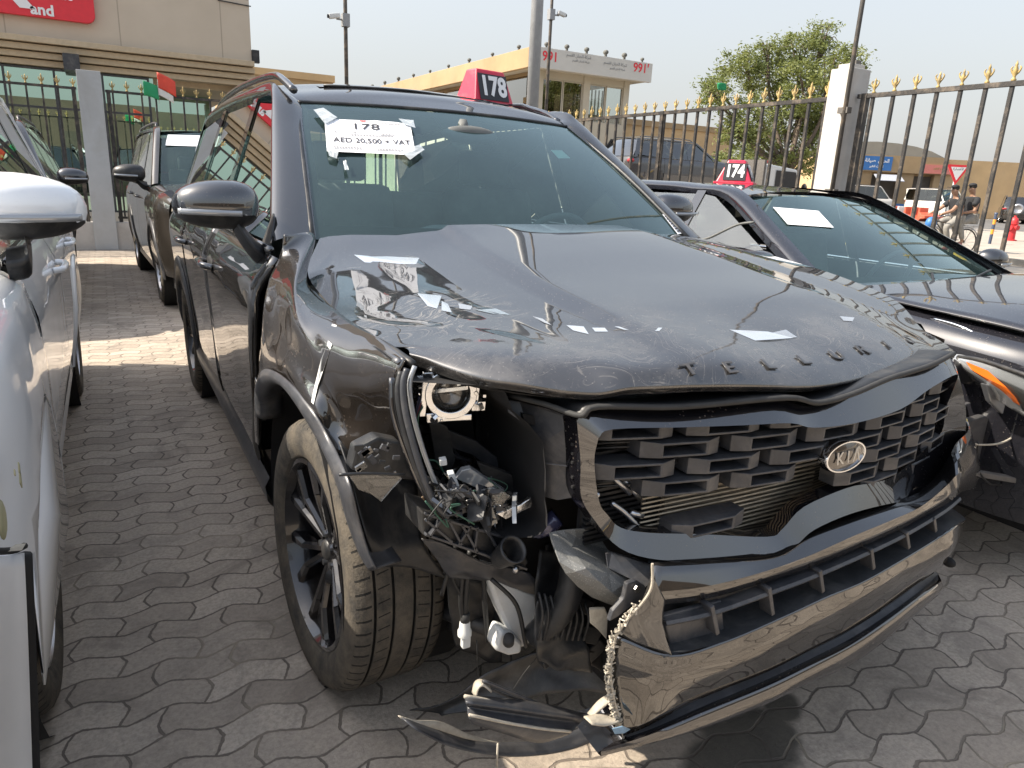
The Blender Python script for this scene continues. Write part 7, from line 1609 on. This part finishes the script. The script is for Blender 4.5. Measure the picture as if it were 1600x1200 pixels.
# bollard, hydrant, yield sign
M['hydrant_red'] = plain('hydrant_red', (.52, .03, .035), .45, var=.15, scale=10); M['bollard_orange'] = plain('bollard_orange', (.75, .30, .04), .5, var=.1); M['bollard_blue'] = plain('bollard_dark', (.05, .07, .12), .5, var=.1)
p = at(1546, 381, z=.12); bo = empty('bollard', p, 'slim orange and dark striped bollard on the pavement', 'bollard'); ORG[0] = p
for i in range(6): mb = MB(); mb.rev([(.045, 0), (.045, .15), (0, .15)] if i == 5 else [(.045, 0), (.045, .149)], p+V((0, 0, .15*i)), n=12); mb.build('band', M['bollard_orange' if i in (2, 4) else 'bollard_blue'], bo, True, ang=40)
mb = MB(); mb.rev([(.05, 0), (.055, .05), (0, .06)], p+V((0, 0, .9)), n=12); mb.build('cap', M['bollard_blue'], bo, True); 
p = at(1578, 376, z=.12); hy = empty('fire_hydrant', p, 'red fire hydrant at the right edge of the pavement', 'hydrant'); ORG[0] = p; s_ = 1.05
mb = MB(); mb.rev([(.20, 0), (.20, .04), (.13, .05), (.12, .30), (.125, .55), (.15, .56), (.15, .60), (.13, .61), (.13, .68), (.10, .76), (.04, .80), (.04, .85), (0, .85)], p, n=16); mb.build('body', M['hydrant_red'], hy, True, ang=40)
for d in (V((1, 0, 0)), V((-1, 0, 0)), V((-.3, -1, 0))): mb = MB(); mb.rev([(.07, 0), (.07, .14), (.085, .15), (.085, .20), (0, .20)], p+V((0, 0, .45)), d, 12); mb.build('nozzle', M['hydrant_red'], hy, True, ang=40)
ORG[0] = V((0, 0, 0))
p0, p1 = at(1490, 289, y=11.6), at(1490, 257, y=11.6)
base = V((p0.x, 11.6, 0)); ys_ = empty('yield_sign', base, 'red bordered upside down triangle give way sign above the cyclists', 'road sign'); ORG[0] = base
h_ = p1.z-p0.z; hw_ = h_*.60; rt = (_r*1.0); rt.z = 0; rt.normalize(); cc = base+V((0, 0, p0.z)); nn = V((rt.y, -rt.x, 0)); nn = nn if nn.dot(CP-cc) > 0 else -nn
mb = MB(); mb.tube([base, cc+V((0, 0, h_*.9))], .035, 8, smooth=False); mb.build('pole', M['pole_grey'], ys_, True)
mb = MB(); o3 = [cc+nn*.05, cc+rt*hw_+V((0, 0, h_))+nn*.05, cc-rt*hw_+V((0, 0, h_))+nn*.05]; mb.poly(o3, .02, nn); mb.build('border', M['sign_red'], ys_)
g3 = sum(o3, V((0, 0, 0)))/3; mb = MB(); mb.poly([g3+(q-g3)*.66+nn*.026 for q in o3], .004, nn); mb.build('face', M['sign_white'], ys_)
text('\uFE94\uFEF4\uFEE0\uFEC0\uFED3\uFEF7\uFE8D', h_*.17, g3+nn*.034+V((0, 0, h_*.12)), rt, V((0, 0, 1)), M['ink'], 'lettering', ys_); ORG[0] = V((0, 0, 0))
# ============================================================ tree
def leaf_mat(name, a, b):
    n = NT(name); c = n.mix(n.ramp(n.noise(.9, 4), [(.3, 0.0), (.7, 1.0)]), a, b); n.P(col=c, rough=.6); t = n.n.new("ShaderNodeBsdfTranslucent"); t.inputs[0].default_value = (b[0]*1.3, b[1]*1.3, b[2], 1)
    ms = n.n.new("ShaderNodeMixShader"); ms.inputs[0].default_value = .3; n.l(n.b.outputs[0], ms.inputs[1]); n.l(t.outputs[0], ms.inputs[2]); n.l(ms.outputs[0], n.out.inputs[0]); return n.m
M['leaf'] = leaf_mat('leaf_green', (.085, .12, .035), (.21, .23, .075)); M['bark'] = plain('bark', (.13, .10, .075), .9, var=.35, scale=5, bump=.5)
def tree(base, lobes, label, n_leaf=17000, seed=1, leaf=.11, limbs=True):
    random.seed(seed); base = V(base); o = empty('tree', base, label, 'tree'); ORG[0] = base
    mb = MB(); fork = base+V((.2, 0, 2.4)); mb.tube([base, base+V((.1, .05, 1.2)), fork], [.34, .24], 12)
    for c, r in lobes:
        c = V(c); midp = fork.lerp(c, .5)+V((random.uniform(-.4, .4), random.uniform(-.4, .4), -.25)); mb.tube([fork+V((0, 0, -.15)), midp, c], [.12, .02], 7)
        for k in range(6):
            d = V((random.gauss(0, 1), random.gauss(0, 1), random.gauss(.2, .7))).normalized()*V(r).length*.42; mb.tube([midp.lerp(c, random.uniform(.3, 1)), c+d*.5+V((0, 0, .1)), c+d], [.04, .010], 5)
    mb.build('trunk', M['bark'], o, True)
    mb = MB(); tot = sum(V(r).x*V(r).z for _, r in lobes); vs, fs = [], []
    for c, r in lobes:
        c, r = V(c), V(r); m_ = int(n_leaf*r.x*r.z/tot); ncl = max(8, int(m_/75)); cl = []
        for _ in range(ncl):
            d = V((random.gauss(0, 1), random.gauss(0, 1), random.gauss(0, 1))).normalized()*random.uniform(.45, 1.12); cl.append((c+V((d.x*r.x, d.y*r.y, d.z*r.z)), random.uniform(.22, .50)))
        for _ in range(m_):
            cc, cr_ = random.choice(cl); p = cc+V((random.gauss(0, .5), random.gauss(0, .5), random.gauss(0, .38)))*cr_
            s_ = leaf*random.uniform(.5, 1.35); a = V((random.gauss(0, 1), random.gauss(0, 1), random.gauss(0, .6))).normalized(); b = a.orthogonal().normalized(); b = (b*math.cos(1.7*_)+a.cross(b)*math.sin(1.7*_))
            k = len(vs); vs += [p-a*s_, p+b*s_*.35, p+a*s_, p-b*s_*.35]; fs.append((k, k+1, k+2, k+3))
    me = bpy.data.meshes.new('crown'); me.from_pydata([p-base for p in vs], [], fs); me.materials.append(M['leaf']); ob = bpy.data.objects.new('crown', me); C.objects.link(ob); ob.parent = o; ORG[0] = V((0, 0, 0)); return o
def dp(px, py, d): return CP+ray(px, py)*d
tb_ = dp(1222, 300, 32); tb_.z = 0
tree(tb_, [(dp(1118, 150, 31), (.75, .8, .8)), (dp(1112, 132, 31.5), (.45, .5, .4)), (dp(1165, 108, 32), (1.0, 1.1, 1.0)), (dp(1205, 125, 33), (1.1, 1.2, 1.2)), (dp(1245, 80, 32), (1.1, 1.2, .9)), (dp(1288, 62, 32), (.8, .9, .75)), (dp(1300, 105, 31), (1.2, 1.2, 1.2)), (dp(1255, 140, 31), (1.3, 1.3, 1.2)), (dp(1180, 185, 31), (1.0, 1.1, 1.2)), (dp(1235, 205, 33), (1.3, 1.3, 1.3)), (dp(1295, 190, 32.5), (1.2, 1.2, 1.3)), (dp(1150, 215, 31), (.7, .8, .9)), (dp(1205, 250, 32), (.8, .9, .7)), (dp(1275, 245, 32), (1.1, 1.0, .8)), (dp(1325, 140, 33), (.8, .8, 1.0)), (dp(1195, 78, 32), (.5, .6, .3))], 'tall leafy green tree behind the railing left of the white pillar', 42000, 3, .082)
q_ = dp(1140, 262, 27); tree((q_.x, q_.y, 0), [(dp(1140, 258, 27), (.7, .7, .5)), (dp(1158, 268, 27), (.6, .6, .4)), (dp(1122, 268, 27), (.5, .5, .3))], 'small shrub like tree beside the tow truck cab', 2200, 8, .08)
# ============================================================ cyclists
M['skin'] = plain('skin_brown', (.30, .17, .11), .6, var=.1); M['tee_black'] = plain('tee_black', (.02, .021, .024), .85, var=.3); M['trousers'] = plain('trousers_grey', (.24, .23, .21), .9, var=.15); M['hair'] = plain('hair_black', (.012, .011, .01), .7); M['shoe'] = plain('shoe_red', (.30, .08, .08), .7)
def skin(name, verts, edges, mat, par, sub=2):
    me = bpy.data.meshes.new(name); me.from_pydata([V(v[0])-ORG[0] for v in verts], edges, []); me.materials.append(mat); ob = bpy.data.objects.new(name, me); C.objects.link(ob); ob.parent = par
    md = ob.modifiers.new('skin', 'SKIN'); md.use_smooth_shade = True
    for i, v in enumerate(verts): s_ = me.skin_vertices[0].data[i]; s_.radius = (v[1], v[2] if len(v) > 2 else v[1]); s_.use_root = i == 0
    d = ob.modifiers.new('sub', 'SUBSURF'); d.levels = d.render_levels = sub; return ob
def person(base, f, label, seat=.95, lean=.28, arms='bars', group=None, legph=0, hat=True):
    "f: heading; seated astride, hands forward"
    base = V(base); f = V(f).normalized(); s = V((f.y, -f.x, 0)); o = empty('person', base, label, 'person'); ORG[0] = base
    def Q(a, b, c): return base+f*a+s*b+V((0, 0, c))
    pel = (0, 0, seat); ch = (lean*.75, 0, seat+.40); nk = (lean*.95, 0, seat+.53); hd = (lean+.06, 0, seat+.68)
    vs = [(Q(*pel), .15, .12), (Q(lean*.4, 0, seat+.2), .14, .11), (Q(*ch), .16, .12), (Q(*nk), .055), (Q(lean, 0, seat+.59), .06), (Q(*hd), .085, .10), (Q(lean+.06, 0, seat+.76), .075, .085)]; ed = [(0, 1), (1, 2), (2, 3), (3, 4), (4, 5), (5, 6)]
    def ch_(pts, r, st):
        for p_, rr in zip(pts, r): vs.append((p_, rr)); ed.append((st, len(vs)-1)); st = len(vs)-1
    for sg_ in (-1, 1):
        kn = Q(.40, .12*sg_, seat-.13+.07*sg_*legph); ft = Q(.22, .12*sg_, seat-.60+.10*sg_*legph)
        ch_([Q(.06, .10*sg_, seat-.02), kn, ft, Q(.36, .12*sg_, seat-.64+.10*sg_*legph)], (.095, .065, .042, .035), 0)
        if arms == 'bars': el, ha = Q(lean+.22, .26*sg_, seat+.20), Q(lean+.42, .22*sg_, seat+.12)
        else: el, ha = Q(lean+.05, .24*sg_, seat+.16), Q(lean+.30, .16*sg_, seat+.10)
        ch_([Q(lean*.8, .19*sg_, seat+.44), el, ha], (.065, .045, .032), 2)
        hs = len(vs)-1
        for k in range(4): ch_([ha+f*.05+s*(.012*(k-1.5))+V((0, 0, -.01)), ha+f*.075+s*(.012*(k-1.5))+V((0, 0, -.035))], (.009, .008), hs)
        ch_([ha+f*.03-s*.03*sg_, ha+f*.055-s*.035*sg_+V((0, 0, -.02))], (.010, .009), hs)
    body = skin('body', vs, ed, M['skin'], o)
    sv_ = [(Q(0, 0, seat+.0), .17, .14), (Q(lean*.4, 0, seat+.2), .165, .13), (Q(lean*.75, 0, seat+.41), .18, .14), (Q(lean*.9, 0, seat+.50), .08)]; se = [(0, 1), (1, 2), (2, 3)]
    for sg_ in (-1, 1):
        el = Q(lean+.12, .245*sg_, seat+.29); sv_ += [(Q(lean*.8, .19*sg_, seat+.44), .085), (el, .07)]; se += [(2, len(sv_)-2), (len(sv_)-2, len(sv_)-1)]
    skin('shirt', sv_, se, M['tee_black'], o)
    tv = [(Q(0, 0, seat-.02), .165, .135)]; te = []
    for sg_ in (-1, 1):
        kn = Q(.40, .12*sg_, seat-.13+.07*sg_*legph); ft = Q(.23, .12*sg_, seat-.55+.10*sg_*legph)
        for p_, r_, st in ((Q(.08, .10*sg_, seat-.03), .12, 0), (kn, .085, None), (ft, .06, None)): tv.append((p_, r_)); te.append((st if st is not None else len(tv)-2, len(tv)-1))
    skin('trousers', tv, te, M['trousers'], o)
    mb = MB(); mb.ball(Q(lean+.04, 0, seat+.765), (.09, .09, .07), 14, 8); mb.build('hair', M['hair'], o, True)
    if hat: mb = MB(); mb.ball(Q(lean+.055, 0, seat+.80), (.095, .095, .05), 14, 8); mb.box(Q(lean+.19, 0, seat+.775), (.12, .12, .012)); mb.build('cap', M['tee_black'], o, True)
    for sg_ in (-1, 1): mb = MB(); mb.ball(Q(.30, .12*sg_, seat-.655+.10*sg_*legph), (.12, .06, .045), 10, 6); mb.build('shoe', M['shoe'], o, True)
    ORG[0] = V((0, 0, 0)); return o
cyb = at(1474, 398, z=0); fdir = V((-.93, .36, 0)).normalized(); sdir = V((fdir.y, -fdir.x, 0))
bk = empty('bicycle', cyb, 'old bicycle with blue bag on its handlebar ridden by two men', 'bicycle'); ORG[0] = cyb
def B(a, c, b=0): return cyb+fdir*a+sdir*b+V((0, 0, c))
for a in (.52, -.52):
    mb = MB(); g = [B(a+.33*math.cos(2*math.pi*i/30), .34+.33*math.sin(2*math.pi*i/30)) for i in range(31)]; mb.tube(g, .018, 6, smooth=False); wh = mb.build('wheel', M['rubber'], bk, True)
    mb = MB()
    for k in range(12): mb.tube([B(a, .34), B(a+.31*math.cos(k*math.pi/6), .34+.31*math.sin(k*math.pi/6))], .003, 4)
    mb.build('spokes', M['steel'], wh, True)
    mb = MB(); g = [B(a+.38*math.cos(R(20+140*i/10)), .34+.38*math.sin(R(20+140*i/10))) for i in range(11)]; mb.tube(g, .014, 5); mb.build('mudguard', M['steel'], wh, True)
mb = MB()
for q in ((B(-.52, .34), B(-.1, .32)), (B(-.1, .32), B(-.2, .82)), (B(-.1, .34), B(.36, .78)), (B(-.2, .80), B(.35, .84)), (B(-.52, .34), B(-.2, .78)), (B(.35, .92), B(.52, .34))): mb.tube(q, .016, 6)
mb.build('frame', M['pole_dark'], bk, True)
mb = MB(); mb.tube([B(.2, .98, -.28), B(.33, 1.0, -.2), B(.37, .95, 0), B(.33, 1.0, .2), B(.2, .98, .28)], .013, 6); mb.build('handlebar', M['steel'], bk, True)
mb = MB(); mb.ball(B(-.22, .87), (.13, .10, .04), 10, 6); mb.build('saddle', M['rubber'], bk, True)
mb = MB(); mb.box(B(-.60, .76), (.42, .14, .02), Matrix.Rotation(math.atan2(fdir.y, fdir.x), 3, 'Z')); mb.tube([B(-.7, .75), B(-.52, .36)], .008, 5); mb.build('rack', M['steel'], bk)
mb = MB(); mb.tube([B(-.10, .32, -.12), B(-.10, .32, .12)], .012, 6); mb.box(B(-.02, .24, .13), (.1, .06, .02)); mb.box(B(-.18, .40, -.13), (.1, .06, .02)); mb.build('pedals', M['rubber'], bk)
mb = MB(); mb.ball(B(.50, .78, .05), (.15, .13, .17), 12, 8); tag(mb.build('blue_bag', M['sign_blue'], None, True), 'blue bag hanging from the bicycle handlebar', 'bag'); bpy.data.objects['blue_bag'].location = cyb
ORG[0] = V((0, 0, 0))
person(cyb+fdir*-.20, fdir, 'front rider in black t-shirt, cap and grey trousers steering the bicycle', .92, .20, 'bars', legph=1)
person(cyb+fdir*-.58, fdir, 'pillion rider in black t-shirt and cap sitting behind the front rider', .98, .10, 'hold', legph=.3)
M['warm_room_dark'] = plain('brown_wall', (.13, .10, .075), .85, var=.3, scale=.4)
# building added out of view behind the camera to give paint and glass reflections
op = empty('added_reflection_building', (0, -26, 0), 'long brown building added out of view for reflections in paint and glass', 'building'); ORG[0] = V((0, -26, 0))
mb = MB(); mb.bb(-40, 30, -34, -26, 0, 5.2); mb.build('wall', M['warm_room_dark'], op)
for i in range(14): mb = MB(); mb.bb(-37+i*4.8, -34+i*4.8, -25.99, -25.9, .3, 3.2); mb.build('opening', M['shadow_room'], op)
ORG[0] = V((0, 0, 0))
